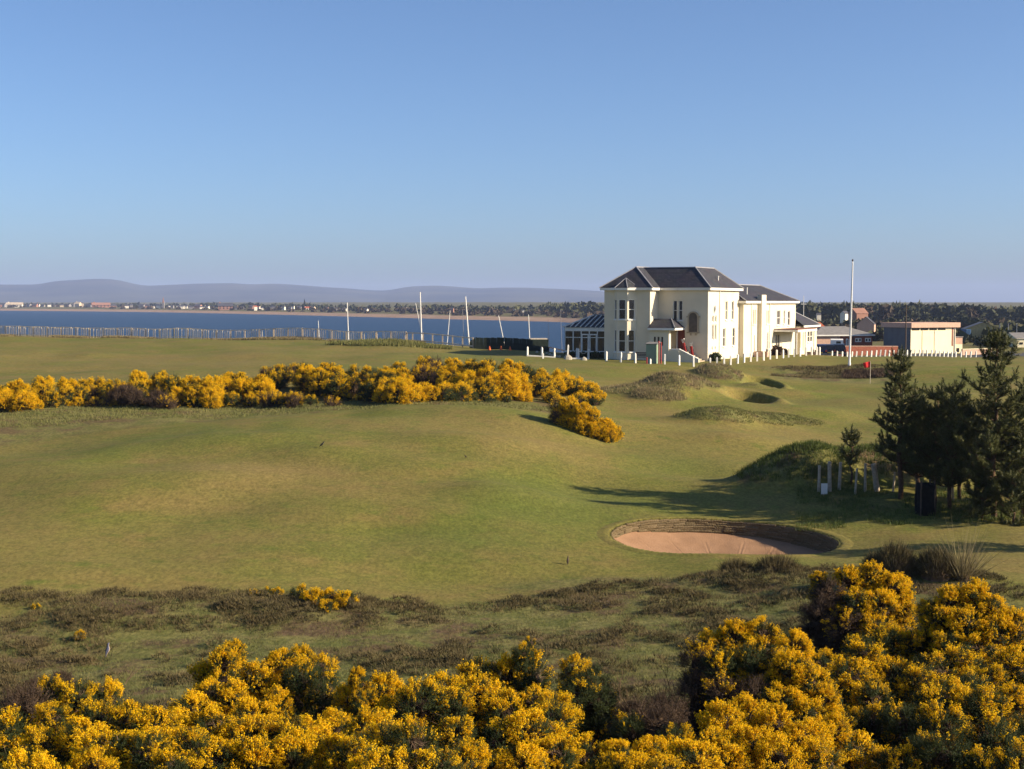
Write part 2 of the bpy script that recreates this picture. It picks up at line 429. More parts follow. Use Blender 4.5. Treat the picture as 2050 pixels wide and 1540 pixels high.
M['bird_back'] = mat('brown_feathers', (0.10, 0.075, 0.05), 0.8, 0.2, 0.2, 30)
M['bird_belly'] = mat('buff_feathers', (0.42, 0.32, 0.20), 0.8, 0.2, 0.1, 30)
M['bird_blue'] = mat('grey_blue_feathers', (0.10, 0.11, 0.17), 0.8, 0.2, 0.1, 30)
M['bird_dark'] = mat('black_feathers', (0.015, 0.014, 0.014), 0.7, 0.3, 0.1, 30)

def slate_mat():
    m = bpy.data.materials.new('slate_roof'); m.use_nodes = True
    N = m.node_tree.nodes; L = m.node_tree.links; b = N['Principled BSDF']
    tc = N.new('ShaderNodeTexCoord')
    sp = N.new('ShaderNodeSeparateXYZ'); L.new(tc.outputs['Object'], sp.inputs[0])
    cmb = N.new('ShaderNodeCombineXYZ')
    ad = N.new('ShaderNodeMath'); ad.operation = 'ADD'; L.new(sp.outputs[0], ad.inputs[0]); L.new(sp.outputs[1], ad.inputs[1])
    ml = N.new('ShaderNodeMath'); ml.operation = 'MULTIPLY'; ml.inputs[1].default_value = 1.4; L.new(sp.outputs[2], ml.inputs[0])
    L.new(ad.outputs[0], cmb.inputs[0]); L.new(ml.outputs[0], cmb.inputs[1])
    br = N.new('ShaderNodeTexBrick'); br.inputs['Scale'].default_value = 1.0
    br.inputs['Brick Width'].default_value = 0.30; br.inputs['Row Height'].default_value = 0.24; br.inputs['Mortar Size'].default_value = 0.010
    br.inputs['Color1'].default_value = (0.070, 0.066, 0.078, 1); br.inputs['Color2'].default_value = (0.042, 0.042, 0.052, 1); br.inputs['Mortar'].default_value = (0.02, 0.02, 0.024, 1)
    L.new(cmb.outputs[0], br.inputs['Vector'])
    nz = N.new('ShaderNodeTexNoise'); nz.inputs['Scale'].default_value = 0.8; nz.inputs['Detail'].default_value = 4; L.new(tc.outputs['Object'], nz.inputs['Vector'])
    mx = N.new('ShaderNodeMix'); mx.data_type = 'RGBA'; mx.blend_type = 'MULTIPLY'; mx.inputs[0].default_value = 0.45
    L.new(br.outputs['Color'], mx.inputs[6]); L.new(nz.outputs['Color'], mx.inputs[7])
    L.new(mx.outputs[2], b.inputs['Base Color'])
    b.inputs['Roughness'].default_value = 0.7; b.inputs['Specular IOR Level'].default_value = 0.3
    return m
M['slate'] = slate_mat()

def ground_mat():
    m = bpy.data.materials.new('links_turf'); m.use_nodes = True
    N = m.node_tree.nodes; L = m.node_tree.links; b = N['Principled BSDF']
    b.inputs['Roughness'].default_value = 0.95; b.inputs['Specular IOR Level'].default_value = 0.1
    geo = N.new('ShaderNodeNewGeometry')
    def nz(scale, detail=4, stretch=None, off=0.0):
        mp = N.new('ShaderNodeMapping'); mp.inputs['Location'].default_value = (off, off * 1.7, 0)
        if stretch: mp.inputs['Scale'].default_value = stretch
        L.new(geo.outputs['Position'], mp.inputs['Vector'])
        t = N.new('ShaderNodeTexNoise'); t.inputs['Scale'].default_value = scale; t.inputs['Detail'].default_value = detail; t.inputs['Roughness'].default_value = 0.6
        L.new(mp.outputs['Vector'], t.inputs['Vector'])
        return t.outputs['Fac']
    def rngm(src, a, c):
        r = N.new('ShaderNodeMapRange'); r.interpolation_type = 'SMOOTHSTEP'; r.inputs[1].default_value = a; r.inputs[2].default_value = c; L.new(src, r.inputs[0]); return r.outputs[0]
    def mix(f, c1, c2, blend='MIX'):
        x = N.new('ShaderNodeMix'); x.data_type = 'RGBA'; x.blend_type = blend
        if isinstance(f, float): x.inputs[0].default_value = f
        else: L.new(f, x.inputs[0])
        for s, c in ((6, c1), (7, c2)):
            if isinstance(c, tuple): x.inputs[s].default_value = (*c, 1)
            else: L.new(c, x.inputs[s])
        return x.outputs[2]
    at_ = N.new('ShaderNodeVertexColor'); at_.layer_name = 'cover'
    sep = N.new('ShaderNodeSeparateColor'); L.new(at_.outputs['Color'], sep.inputs[0])
    rough, dry, beach = sep.outputs[0], sep.outputs[1], sep.outputs[2]
    fair = mix(rngm(nz(0.07, 4), 0.38, 0.64), (0.138, 0.148, 0.030), (0.190, 0.162, 0.048))
    fair = mix(rngm(nz(0.35, 5, None, 31.0), 0.40, 0.75), fair, (0.200, 0.155, 0.050))
    fair = mix(rngm(nz(0.9, 5, None, 11.0), 0.50, 0.80), fair, (0.112, 0.140, 0.026))
    fair = mix(dry, fair, (0.222, 0.168, 0.060))
    fair = mix(at_.outputs['Alpha'], fair, (0.112, 0.138, 0.030))
    # fine grain of the turf
    g1 = rngm(nz(9.0, 6, (1, 0.5, 1), 3.0), 0.30, 0.72)
    g2 = rngm(nz(2.6, 5, None, 7.0), 0.25, 0.75)
    fair = mix(0.48, fair, mix(g1, (0.42, 0.42, 0.42), (1.35, 1.32, 1.25)), 'MULTIPLY')
    fair = mix(0.45, fair, mix(g2, (0.62, 0.66, 0.62), (1.25, 1.2, 1.2)), 'MULTIPLY')
    rg = mix(rngm(nz(0.8, 5, None, 5.0), 0.35, 0.65), (0.110, 0.122, 0.034), (0.185, 0.170, 0.062))
    rg = mix(rngm(nz(0.5, 4, None, 17.0), 0.48, 0.62), rg, (0.115, 0.080, 0.044))
    rg = mix(0.6, rg, mix(g1, (0.35, 0.35, 0.35), (1.4, 1.35, 1.3)), 'MULTIPLY')
    c = mix(rough, fair, rg)
    sand = mix(rngm(nz(0.05, 3), 0.3, 0.7), (0.36, 0.25, 0.17), (0.29, 0.195, 0.135))
    c = mix(beach, c, sand)
    L.new(c, b.inputs['Base Color'])
    bp = N.new('ShaderNodeBump'); bp.inputs['Strength'].default_value = 0.5; bp.inputs['Distance'].default_value = 0.04
    L.new(nz(7.0, 6, None, 2.0), bp.inputs['Height']); L.new(bp.outputs['Normal'], b.inputs['Normal'])
    return m
M['turf'] = ground_mat()

# ------------------------------------------------------------------ ground
def heather_edge(px):
    return np.interp(px, [-400, 0, 300, 420, 700, 850, 1000, 1150, 1250, 1400, 1500, 1620, 1720, 1850, 2050, 2400],
                     [42, 42, 42.6, 43.0, 42.6, 42.0, 42.6, 43.6, 45.0, 45.2, 46.2, 46.2, 45.0, 43.5, 40.5, 40.0])
def build_ground():
    fine = np.arange(-R(22.5), R(22.5) + 1e-6, 0.0027)
    coarse_l = np.arange(-math.pi, -R(22.5) - R(1.2), R(3.0)); coarse_r = -coarse_l[::-1]
    th = np.concatenate([coarse_l, fine, coarse_r[:-1]])
    lr = np.concatenate([np.arange(math.log(2.0), math.log(28), 0.035), np.arange(math.log(28), math.log(140), 0.0062), np.arange(math.log(140), math.log(420), 0.012), np.arange(math.log(420), math.log(12600), 0.03)])
    d = np.exp(lr)
    T, D = np.meshgrid(th, d)
    X = D * np.sin(T); Y = D * np.cos(T)
    Z = height(X, Y)
    nr, nc = T.shape
    idx = np.arange(nr * nc).reshape(nr, nc)
    a = idx[:-1, :]; b_ = np.roll(idx, -1, axis=1)[:-1, :]; c = np.roll(idx, -1, axis=1)[1:, :]; e = idx[1:, :]
    F = np.stack([a, b_, c, e], -1).reshape(-1, 4)
    # the bunker pit is open: no turf inside its rim
    q = np.sqrt(((X - BX) / BAX) ** 2 + ((Y - BY) / BAY) ** 2).ravel()
    F = F[~(q[F] < 1.0).any(axis=1)]
    V = np.stack([X.ravel(), Y.ravel(), Z.ravel()], 1)
    V = np.vstack([V, [[0, 0, 12.3]]]); ci = len(V) - 1
    me = np_mesh('ground', V, F[:, ::-1], M['turf'], smooth=True)
    # cover: R rough, G dry, B beach
    Xf, Yf = V[:, 0], V[:, 1]; Df = np.hypot(Xf, Yf); Tf = np.arctan2(Xf, Yf); px = 1025 + np.tan(np.clip(Tf, -1.3, 1.3)) * FPX
    edge = heather_edge(px) + 0.5 * fbm(Xf / 1.2, Yf / 1.2, 41, 3)
    rough = sstep(0.5, -0.6, Df - edge)
    for (mpx, md, hw, hd, h, tn, ro) in MOUNDS:
        if ro > 0:
            c_, s_ = math.cos(tn), math.sin(tn); dx = Xf - PX(mpx, md); dy = Yf - md
            qq = np.sqrt(((dx * c_ + dy * s_) / hw) ** 2 + ((-dx * s_ + dy * c_) / hd) ** 2)
            rough = np.maximum(rough, ro * sstep(1.35, 0.85, qq + 0.2 * fbm(Xf, Yf, 4, 2)))
    ed = np.interp(Tf, e_t, e_d)
    rough = np.maximum(rough, sstep(-13, -6, Df - ed + 3 * fbm(Xf / 4, Yf / 4, 2, 2)) * (px < 960))
    rough = np.maximum(rough, sstep(ed * 0 + 230, 300, Df))
    # round the gorse ridge
    gl = np.interp(px, [-400, 0, 300, 600, 800], [74.5, 74, 76.5, 77.5, 79.5])
    rough = np.maximum(rough, 0.75 * sstep(-1.2, 0.8, Df - gl) * sstep(92, 88, Df) * (px < 1130))
    bank = sstep(1530, 1575, px) * sstep(1800, 1770, px) * sstep(120.5, 122, Df) * sstep(133, 131, Df)
    rough = np.maximum(rough, bank)
    bl = lambda bpx, bd, sx, sd: np.exp(-((px - bpx) / sx) ** 2 - ((Df - bd) / sd) ** 2)
    nzb = fbm(Xf / 4.0, Yf / 3.0, 77, 3)
    dry = np.clip(0.75 * bl(470, 60, 330, 4.5) + 0.6 * bl(1080, 69, 90, 3) + 0.6 * bl(1560, 83, 170, 5) + 0.5 * bl(60, 52, 160, 3) + 0.5 * bl(1350, 86, 90, 4) + 0.4 * bl(880, 76, 150, 4) + 0.45 * bl(300, 130, 500, 12) + 0.5 * bl(1480, 104, 70, 6) + 0.45 * nzb - 0.05, 0, 0.9)
    green = np.clip(0.8 * bl(1150, 57, 230, 4.5) + 0.7 * bl(1360, 68, 150, 4) + 0.6 * bl(900, 50, 300, 2.6) + 0.6 * bl(1700, 97, 150, 7) + 0.5 * bl(250, 70, 350, 3) + 0.5 * bl(1450, 47, 200, 1.6) + 0.6 * bl(950, 135, 150, 9) + 0.5 * fbm(Xf / 5.0, Yf / 4.0, 78, 3) - 0.15, 0, 0.7)
    dry = np.where(Df > 300, 0, dry)
    fd = np.interp(Tf, f_t, f_d); w = (px < 1560) & (Df > ed + 15) & (np.abs(Tf) < 1.2)
    bch = np.where(w, sstep(0.085, 0.05, (Df - fd) / fd), 0.0)
    cov = np.stack([rough, dry, bch, np.where(Df > 300, 0, green)], 1).astype(np.float32)
    lay = me.color_attributes.new('cover', 'FLOAT_COLOR', 'POINT')
    lay.data.foreach_set('color', cov.ravel())
    o = link('ground', me); tag(o, 'mown links turf running from the dune down to the bay', kind='structure')
    return o
build_ground()
# plug under the camera's feet
pv = [(0, 0, 12.32)] + [(2.1 * math.sin(k * math.pi / 12), 2.1 * math.cos(k * math.pi / 12), gz(2.1 * math.sin(k * math.pi / 12), 2.1 * math.cos(k * math.pi / 12))) for k in range(24)]
mb = MB(); mb.add(pv, [(0, 1 + (k + 1) % 24, 1 + k) for k in range(24)])
tag(mb.build('dune_top', M['turf'], smooth=True), 'top of the dune', kind='structure')

def sea_mat():
    m = bpy.data.materials.new('sea_water'); m.use_nodes = True
    N = m.node_tree.nodes; L = m.node_tree.links; b = N['Principled BSDF']
    b.inputs['Base Color'].default_value = (0.004, 0.024, 0.062, 1)
    b.inputs['Roughness'].default_value = 0.32; b.inputs['IOR'].default_value = 1.33
    b.inputs['Specular IOR Level'].default_value = 0.14
    geo = N.new('ShaderNodeNewGeometry')
    mp = N.new('ShaderNodeMapping'); mp.inputs['Scale'].default_value = (0.5, 1.0, 1); L.new(geo.outputs['Position'], mp.inputs['Vector'])
    t = N.new('ShaderNodeTexNoise'); t.inputs['Scale'].default_value = 0.28; t.inputs['Detail'].default_value = 6; L.new(mp.outputs[0], t.inputs['Vector'])
    bp = N.new('ShaderNodeBump'); bp.inputs['Strength'].default_value = 1.0; bp.inputs['Distance'].default_value = 1.3
    L.new(t.outputs['Fac'], bp.inputs['Height']); L.new(bp.outputs['Normal'], b.inputs['Normal'])
    return m
M['sea'] = sea_mat()
mb = MB(); mb.add([(-9000, -9000, 0), (9000, -9000, 0), (9000, 9000, 0), (-9000, 9000, 0)], [(0, 1, 2, 3)])
tag(mb.build('sea', M['sea']), 'dark blue water of the bay', kind='structure')

# ------------------------------------------------------------------ hills beyond the bay
def build_hills():
    sil = [(-900, 580), (-400, 574), (-100, 571), (0, 570), (80, 570), (110, 563), (150, 561), (190, 558.5), (230, 559), (260, 566), (290, 573), (330, 571), (400, 568), (470, 567), (500, 570), (550, 568), (600, 571), (650, 575), (700, 578), (750, 582), (780, 582), (800, 577), (830, 573), (880, 572), (920, 575), (960, 578), (1000, 576), (1050, 576), (1100, 578), (1150, 580), (1200, 583), (1300, 590), (1450, 598), (1600, 606), (2100, 609), (3000, 606)]
    xs = np.linspace(-900, 3000, 520); sy = np.interp(xs, [a for a, b in sil], [b for a, b in sil])
    k = np.ones(5) / 5; sy = np.convolve(np.pad(sy, 2, 'edge'), k, 'valid')
    rows = []
    for j, (D, f) in enumerate([(7600, 0.0), (7900, 0.28), (8300, 0.52), (8600, 0.66), (8900, 0.82), (9300, 1.0), (9900, 0.9), (10800, 0.55), (11600, 0.0)]):
        X = (xs - 1025) / FPX * D
        crest = CAMZ + (605 - sy) / FPX * 9300
        Z = 6 + (crest - 6) * f * (1 + (0.16 * fbm(X / 700 + j * 0.6, xs * 0 + j * 2.2, 6, 3) if 0 < j < 8 and f < 1 else 0))
        rows.append(np.stack([X, np.full_like(X, D), Z], 1))
    V = np.concatenate(rows); nc = len(xs); idx = np.arange(len(V)).reshape(len(rows), nc)
    F = np.stack([idx[:-1, :-1], idx[:-1, 1:], idx[1:, 1:], idx[1:, :-1]], -1).reshape(-1, 4)
    tag(link('hills', np_mesh('hills', V, F, M['hill'], smooth=True)), 'long low range of hills fading blue beyond the bay', kind='structure')
build_hills()

# ------------------------------------------------------------------ haze
mb = MB(); mb.box(-13200, 13200, -13200, 13200, -6, 172)
hz = mb.build('haze', [])
hm = bpy.data.materials.new('haze_air'); hm.use_nodes = True
hn = hm.node_tree.nodes; hn.remove(hn['Principled BSDF'])
pvn = hn.new('ShaderNodeVolumePrincipled')
pvn.inputs['Color'].default_value = (0.50, 0.63, 1.0, 1); pvn.inputs['Density'].default_value = 0.00009; pvn.inputs['Anisotropy'].default_value = 0.0
hm.node_tree.links.new(pvn.outputs[0], hn['Material Output'].inputs['Volume'])
hz.data.materials.append(hm)
tag(hz, 'pale sea haze over the bay', kind='stuff')

# ------------------------------------------------------------------ sand bunker with revetted turf wall
def rim(phi, k=1.0):
    x = BX + BAX * k * math.cos(phi); y = BY + BAY * k * math.sin(phi)
    return x, y
def wall_h(phi):
    """height of the turf wall: full at the back, running out at the front"""
    s = math.sin(phi); c = math.cos(phi)
    return 0.05 + 0.42 * float(sstep(-0.35, 0.45, s)) * (1 - 0.5 * float(sstep(0.3, 1.0, -c))) + 0.16 * float(sstep(0.2, 1.0, c)) * float(sstep(-0.6, 0.1, s))
def build_bunker():
    root = empty('sand_bunker', (BX, BY, gz(BX, BY)))
    O = Vector(root.location)
    # sand
    na, nr_ = 420, 110
    ph = np.linspace(0, 2 * math.pi, na, endpoint=False); rr = np.linspace(0, 1.012, nr_) ** 0.8
    rr = rr / rr[-1] * 1.012
    PH, RR = np.meshgrid(ph, rr)
    X = BX + BAX * RR * np.cos(PH); Y = BY + BAY * RR * np.sin(PH)
    rz = height(BX + BAX * np.cos(ph), BY + BAY * np.sin(ph)) - np.array([wall_h(p) for p in ph])
    base = rz.mean() - 0.62
    Z = base + (rz[None, :] - base) * np.clip(RR, 0, 1) ** 2.2 + 0.015 * fbm(X * 2.2, Y * 2.2, 12, 3)
    # rake and foot tracks running up to the wall
    for (x0, y0, x1, y1) in ((-1.0, -0.9, -1.75, 2.4), (-0.35, -0.9, -0.35, 2.7), (0.25, -0.9, 1.15, 2.6), (1.1, -0.9, 2.3, 2.2), (-1.9, -0.8, -2.9, 1.7)):
        ax, ay, bx, by = BX + x0, BY + y0, BX + x1, BY + y1
        t = np.clip(((X - ax) * (bx - ax) + (Y - ay) * (by - ay)) / ((bx - ax) ** 2 + (by - ay) ** 2), 0, 1)
        dd = np.hypot(X - ax - t * (bx - ax), Y - ay - t * (by - ay))
        Z = Z - 0.010 * np.exp(-(dd / 0.03) ** 2) + 0.006 * np.exp(-((dd - 0.06) / 0.03) ** 2)
    V = np.stack([X.ravel() - O.x, Y.ravel() - O.y, Z.ravel() - O.z], 1)
    idx = np.arange(na * nr_).reshape(nr_, na)
    a = idx[:-1]; b_ = np.roll(idx, -1, 1)[:-1]; c = np.roll(idx, -1, 1)[1:]; e = idx[1:]
    F = np.stack([a, e, c, b_], -1).reshape(-1, 4)
    sand = mat('bunker_sand', (0.34, 0.205, 0.120), 0.95, 0.1, c2=(0.28, 0.165, 0.095), scale=1.2, bump=0.5, bscale=22)
    link('sand', np_mesh('sand', V, F, sand, smooth=True), root)
    # turf backing and lip
    mb = MB(); nseg = 200
    for i in range(nseg):
        p0, p1 = 2 * math.pi * i / nseg, 2 * math.pi * (i + 1) / nseg
        q = []
        for p in (p0, p1):
            x, y = rim(p, 1.02); z = gz(x, y); q.append((Vector((x, y, z + 0.02)) - O, Vector((x, y, z - wall_h(p) - 0.25)) - O))
        mb.add([q[0][0], q[1][0], q[1][1], q[0][1]], [(0, 1, 2, 3)])
    soil = mat('turf_soil', (0.095, 0.068, 0.040), 0.95, 0.1, 0.3, 5.0)
    mb.build('turf_backing', soil, root)
    # grass lip covering the rim
    prof = [(0.985, -0.05), (0.983, 0.0), (0.992, 0.035), (1.01, 0.045), (1.04, 0.04), (1.075, 0.02), (1.13, -0.03)]
    ns = 300; V = []; 
    for i in range(ns):
        p = 2 * math.pi * i / ns
        jig = 0.004 * math.sin(i * 1.7) + 0.004 * math.sin(i * 0.63 + 1)
        for k, (kk, dz) in enumerate(prof):
            x, y = rim(p, kk + (jig if k < 3 else 0)); V.append((x, y, dz + (0.012 * math.sin(i * 2.3) if k < 3 else 0)))
    V = np.array(V); V[:, 2] += height(V[:, 0], V[:, 1])
    V = V - np.array(O)
    np_ = len(prof); idx = np.arange(ns * np_).reshape(ns, np_); nx = np.roll(idx, -1, 0)
    F = np.stack([idx[:, :-1], idx[:, 1:], nx[:, 1:], nx[:, :-1]], -1).reshape(-1, 4)
    me = np_mesh('turf_lip', V, F, M['turf'], smooth=True)
    lay = me.color_attributes.new('cover', 'FLOAT_COLOR', 'POINT')
    cv_ = np.tile(np.array([0, 0.3, 0, 0.1], np.float32), len(V)); lay.data.foreach_set('color', cv_)
    link('turf_lip', me, root)
    # sods
    sodm = mat('turf_sod', (0.215, 0.160, 0.092), 0.95, 0.1, c2=(0.095, 0.075, 0.038), scale=9, bump=1.0, bscale=30, island=0.45, per_object=True)
    protos = []
    for v in range(4):
        rs = random.Random(v + 50); mb = MB()
        L_, D_, H_ = 0.47, 0.22, 0.092
        vs_ = []
        for (sx, cx) in ((-1, 0), (-0.86, 1), (0.86, 1), (1, 0)):
            for (yy, zz) in ((0.5, -0.5), (-0.42, -0.5), (-0.5, -0.2), (-0.5, 0.25), (-0.42, 0.5), (0.5, 0.5)):
                vs_.append((sx * L_ / 2, yy * D_ + (0.012 if not cx and yy < 0 else 0) + rs.uniform(-0.012, 0.012), zz * H_ + rs.uniform(-0.006, 0.006)))
        fs_ = []
        for i in range(3):
            for j in range(6): fs_.append((i * 6 + j, i * 6 + (j + 1) % 6, (i + 1) * 6 + (j + 1) % 6, (i + 1) * 6 + j))
        fs_.append((5, 4, 3, 2, 1, 0)); fs_.append(tuple(18 + j for j in range(6)))
        mb.add(vs_, fs_); protos.append(mb.mesh('sod', sodm))
    rs = random.Random(3); cnt = 0
    for row in range(9):
        p = R(-22) + row * 0.02 + rs.uniform(0, 0.05)
        while p < R(205):
            if wall_h(p) > row * 0.084 - 0.01 and cnt < 296:
                x, y = rim(p, 0.992 - 0.003 * row + rs.uniform(-0.007, 0.007))
                z = gz(*rim(p, 1.0)) - 0.06 - row * 0.084
                tx, ty = -BAX * math.sin(p), BAY * math.cos(p)
                o = link('sod', protos[rs.randrange(4)], root, (x - O.x, y - O.y, z - O.z + rs.uniform(-0.008, 0.008)),
                         (rs.uniform(-0.12, 0.06), rs.uniform(-0.06, 0.06), math.atan2(ty, tx) + math.pi + rs.uniform(-0.05, 0.05)))
                o.scale = (rs.uniform(0.92, 1.2), 1, 1); cnt += 1
            p += 0.43 / math.hypot(BAX * math.sin(p), BAY * math.cos(p))
    tag(root, 'large round sand bunker with a wall of stacked turf sods', 'bunker')
build_bunker()

# ------------------------------------------------------------------ clubhouse
def wall_panel(mb, p0, p1, z0, z1, openings, out, thick=0.16):
    """wall face from p0 to p1 (plan points) with real openings (u0,u1,z0,z1); out = outward plan normal"""
    p0 = Vector((p0[0], p0[1], 0)); p1 = Vector((p1[0], p1[1], 0)); L_ = (p1 - p0).length; t = (p1 - p0) / L_
    o = Vector((out[0], out[1], 0))
    us = sorted({0.0, L_} | {u for op in openings for u in op[:2]}); zs = sorted({z0, z1} | {z for op in openings for z in op[2:4]})
    P3 = lambda u, z, d=0.0: p0 + t * u - o * d + Vector((0, 0, z))
    flip = t.cross(Vector((0, 0, 1))).dot(o) < 0
    def q(a, b, c, d_):
        mb.add([a, b, c, d_], [(3, 2, 1, 0) if flip else (0, 1, 2, 3)])
    for i in range(len(us) - 1):
        for j in range(len(zs) - 1):
            um, zm = (us[i] + us[i + 1]) / 2, (zs[j] + zs[j + 1]) / 2
            if any(a < um < b and c < zm < d_ for (a, b, c, d_) in openings): continue
            q(P3(us[i], zs[j]), P3(us[i + 1], zs[j]), P3(us[i + 1], zs[j + 1]), P3(us[i], zs[j + 1]))
    for (a, b, c, d_) in openings:
        q(P3(a, c), P3(a, c, thick), P3(a, d_, thick), P3(a, d_))
        q(P3(b, d_), P3(b, d_, thick), P3(b, c, thick), P3(b, c))
        q(P3(a, d_), P3(a, d_, thick), P3(b, d_, thick), P3(b, d_))
        q(P3(b, c), P3(b, c, thick), P3(a, c, thick), P3(a, c))

def window(root, p0, p1, out, op, cols_=1, rows_=2, name='window', frame='trim', sill=True, thick=0.12, pane='glass', fw=0.07):
    """sash window set in an opening: frame part, panes and sill as its pieces"""
    p0 = Vector((p0[0], p0[1], 0)); p1 = Vector((p1[0], p1[1], 0)); t = (p1 - p0).normalized(); o = Vector((out[0], out[1], 0))
    u0, u1, z0, z1 = op
    org = p0 + t * u0 - o * (thick - 0.02) + Vector((0, 0, z0))
    W, H = u1 - u0, z1 - z0
    mb = MB(); P3 = lambda u, z, d=0.0: t * u + o * d + Vector((0, 0, z))
    mb.bar(P3(fw / 2, 0), P3(fw / 2, H), fw, 0.08); mb.bar(P3(W - fw / 2, 0), P3(W - fw / 2, H), fw, 0.08)
    mb.bar(P3(fw, fw / 2), P3(W - fw, fw / 2), 0.076, fw); mb.bar(P3(fw, H - fw / 2), P3(W - fw, H - fw / 2), 0.076, fw)
    for r_ in range(1, rows_): mb.bar(P3(fw, H * r_ / rows_), P3(W - fw, H * r_ / rows_), 0.07, fw * 0.9)
    for c_ in range(1, cols_): mb.bar(P3(W * c_ / cols_, fw), P3(W * c_ / cols_, H - fw), fw * 0.8, 0.07)
    w = mb.build(name, M[frame], root, loc=org)
    for r_ in range(rows_):
        for c_ in range(cols_):
            mb = MB(); a0, a1 = W * c_ / cols_, W * (c_ + 1) / cols_; b0, b1 = H * r_ / rows_, H * (r_ + 1) / rows_
            mb.add([P3(a0, b0, -0.02), P3(a1, b0, -0.02), P3(a1, b1, -0.02), P3(a0, b1, -0.02)], [(0, 1, 2, 3)])
            mb.build('pane', M[pane], w)
    if sill:
        mb = MB(); mb.bar(P3(-0.08, -0.05, thick), P3(W + 0.08, -0.05, thick), 0.16, 0.09); mb.build('sill', M['sandstone'] if frame != 'trim' else M['trim'], w)
    return w

def hip_roof(mb, x0, x1, y0, y1, ze, zr, axis, h0=None, h1=None):
    """hipped roof; axis 'x' or 'y' is the ridge direction; h0,h1 hip runs at the two ends"""
    if axis == 'x':
        ym = (y0 + y1) / 2; h0 = (y1 - y0) / 2 if h0 is None else h0; h1 = (y1 - y0) / 2 if h1 is None else h1
        vs_ = [(x0, y0, ze), (x1, y0, ze), (x1, y1, ze), (x0, y1, ze), (x0 + h0, ym, zr), (x1 - h1, ym, zr)]
        mb.add(vs_, [(0, 1, 5, 4), (1, 2, 5), (2, 3, 4, 5), (3, 0, 4)])
    else:
        xm = (x0 + x1) / 2; h0 = (x1 - x0) / 2 if h0 is None else h0; h1 = (x1 - x0) / 2 if h1 is None else h1
        vs_ = [(x0, y0, ze), (x1, y0, ze), (x1, y1, ze), (x0, y1, ze), (xm, y0 + h0, zr), (xm, y1 - h1, zr)]
        mb.add(vs_, [(0, 1, 4), (1, 2, 5, 4), (2, 3, 5), (3, 0, 4, 5)])
    return vs_

def fascia(mb, pts, z, h=0.22, w=0.12, closed=False):
    n_ = len(pts)
    for i in range(n_ if closed else n_ - 1):
        a, b = Vector((*pts[i], z)), Vector((*pts[(i + 1) % n_], z))
        mb.bar(a, b, w, h)

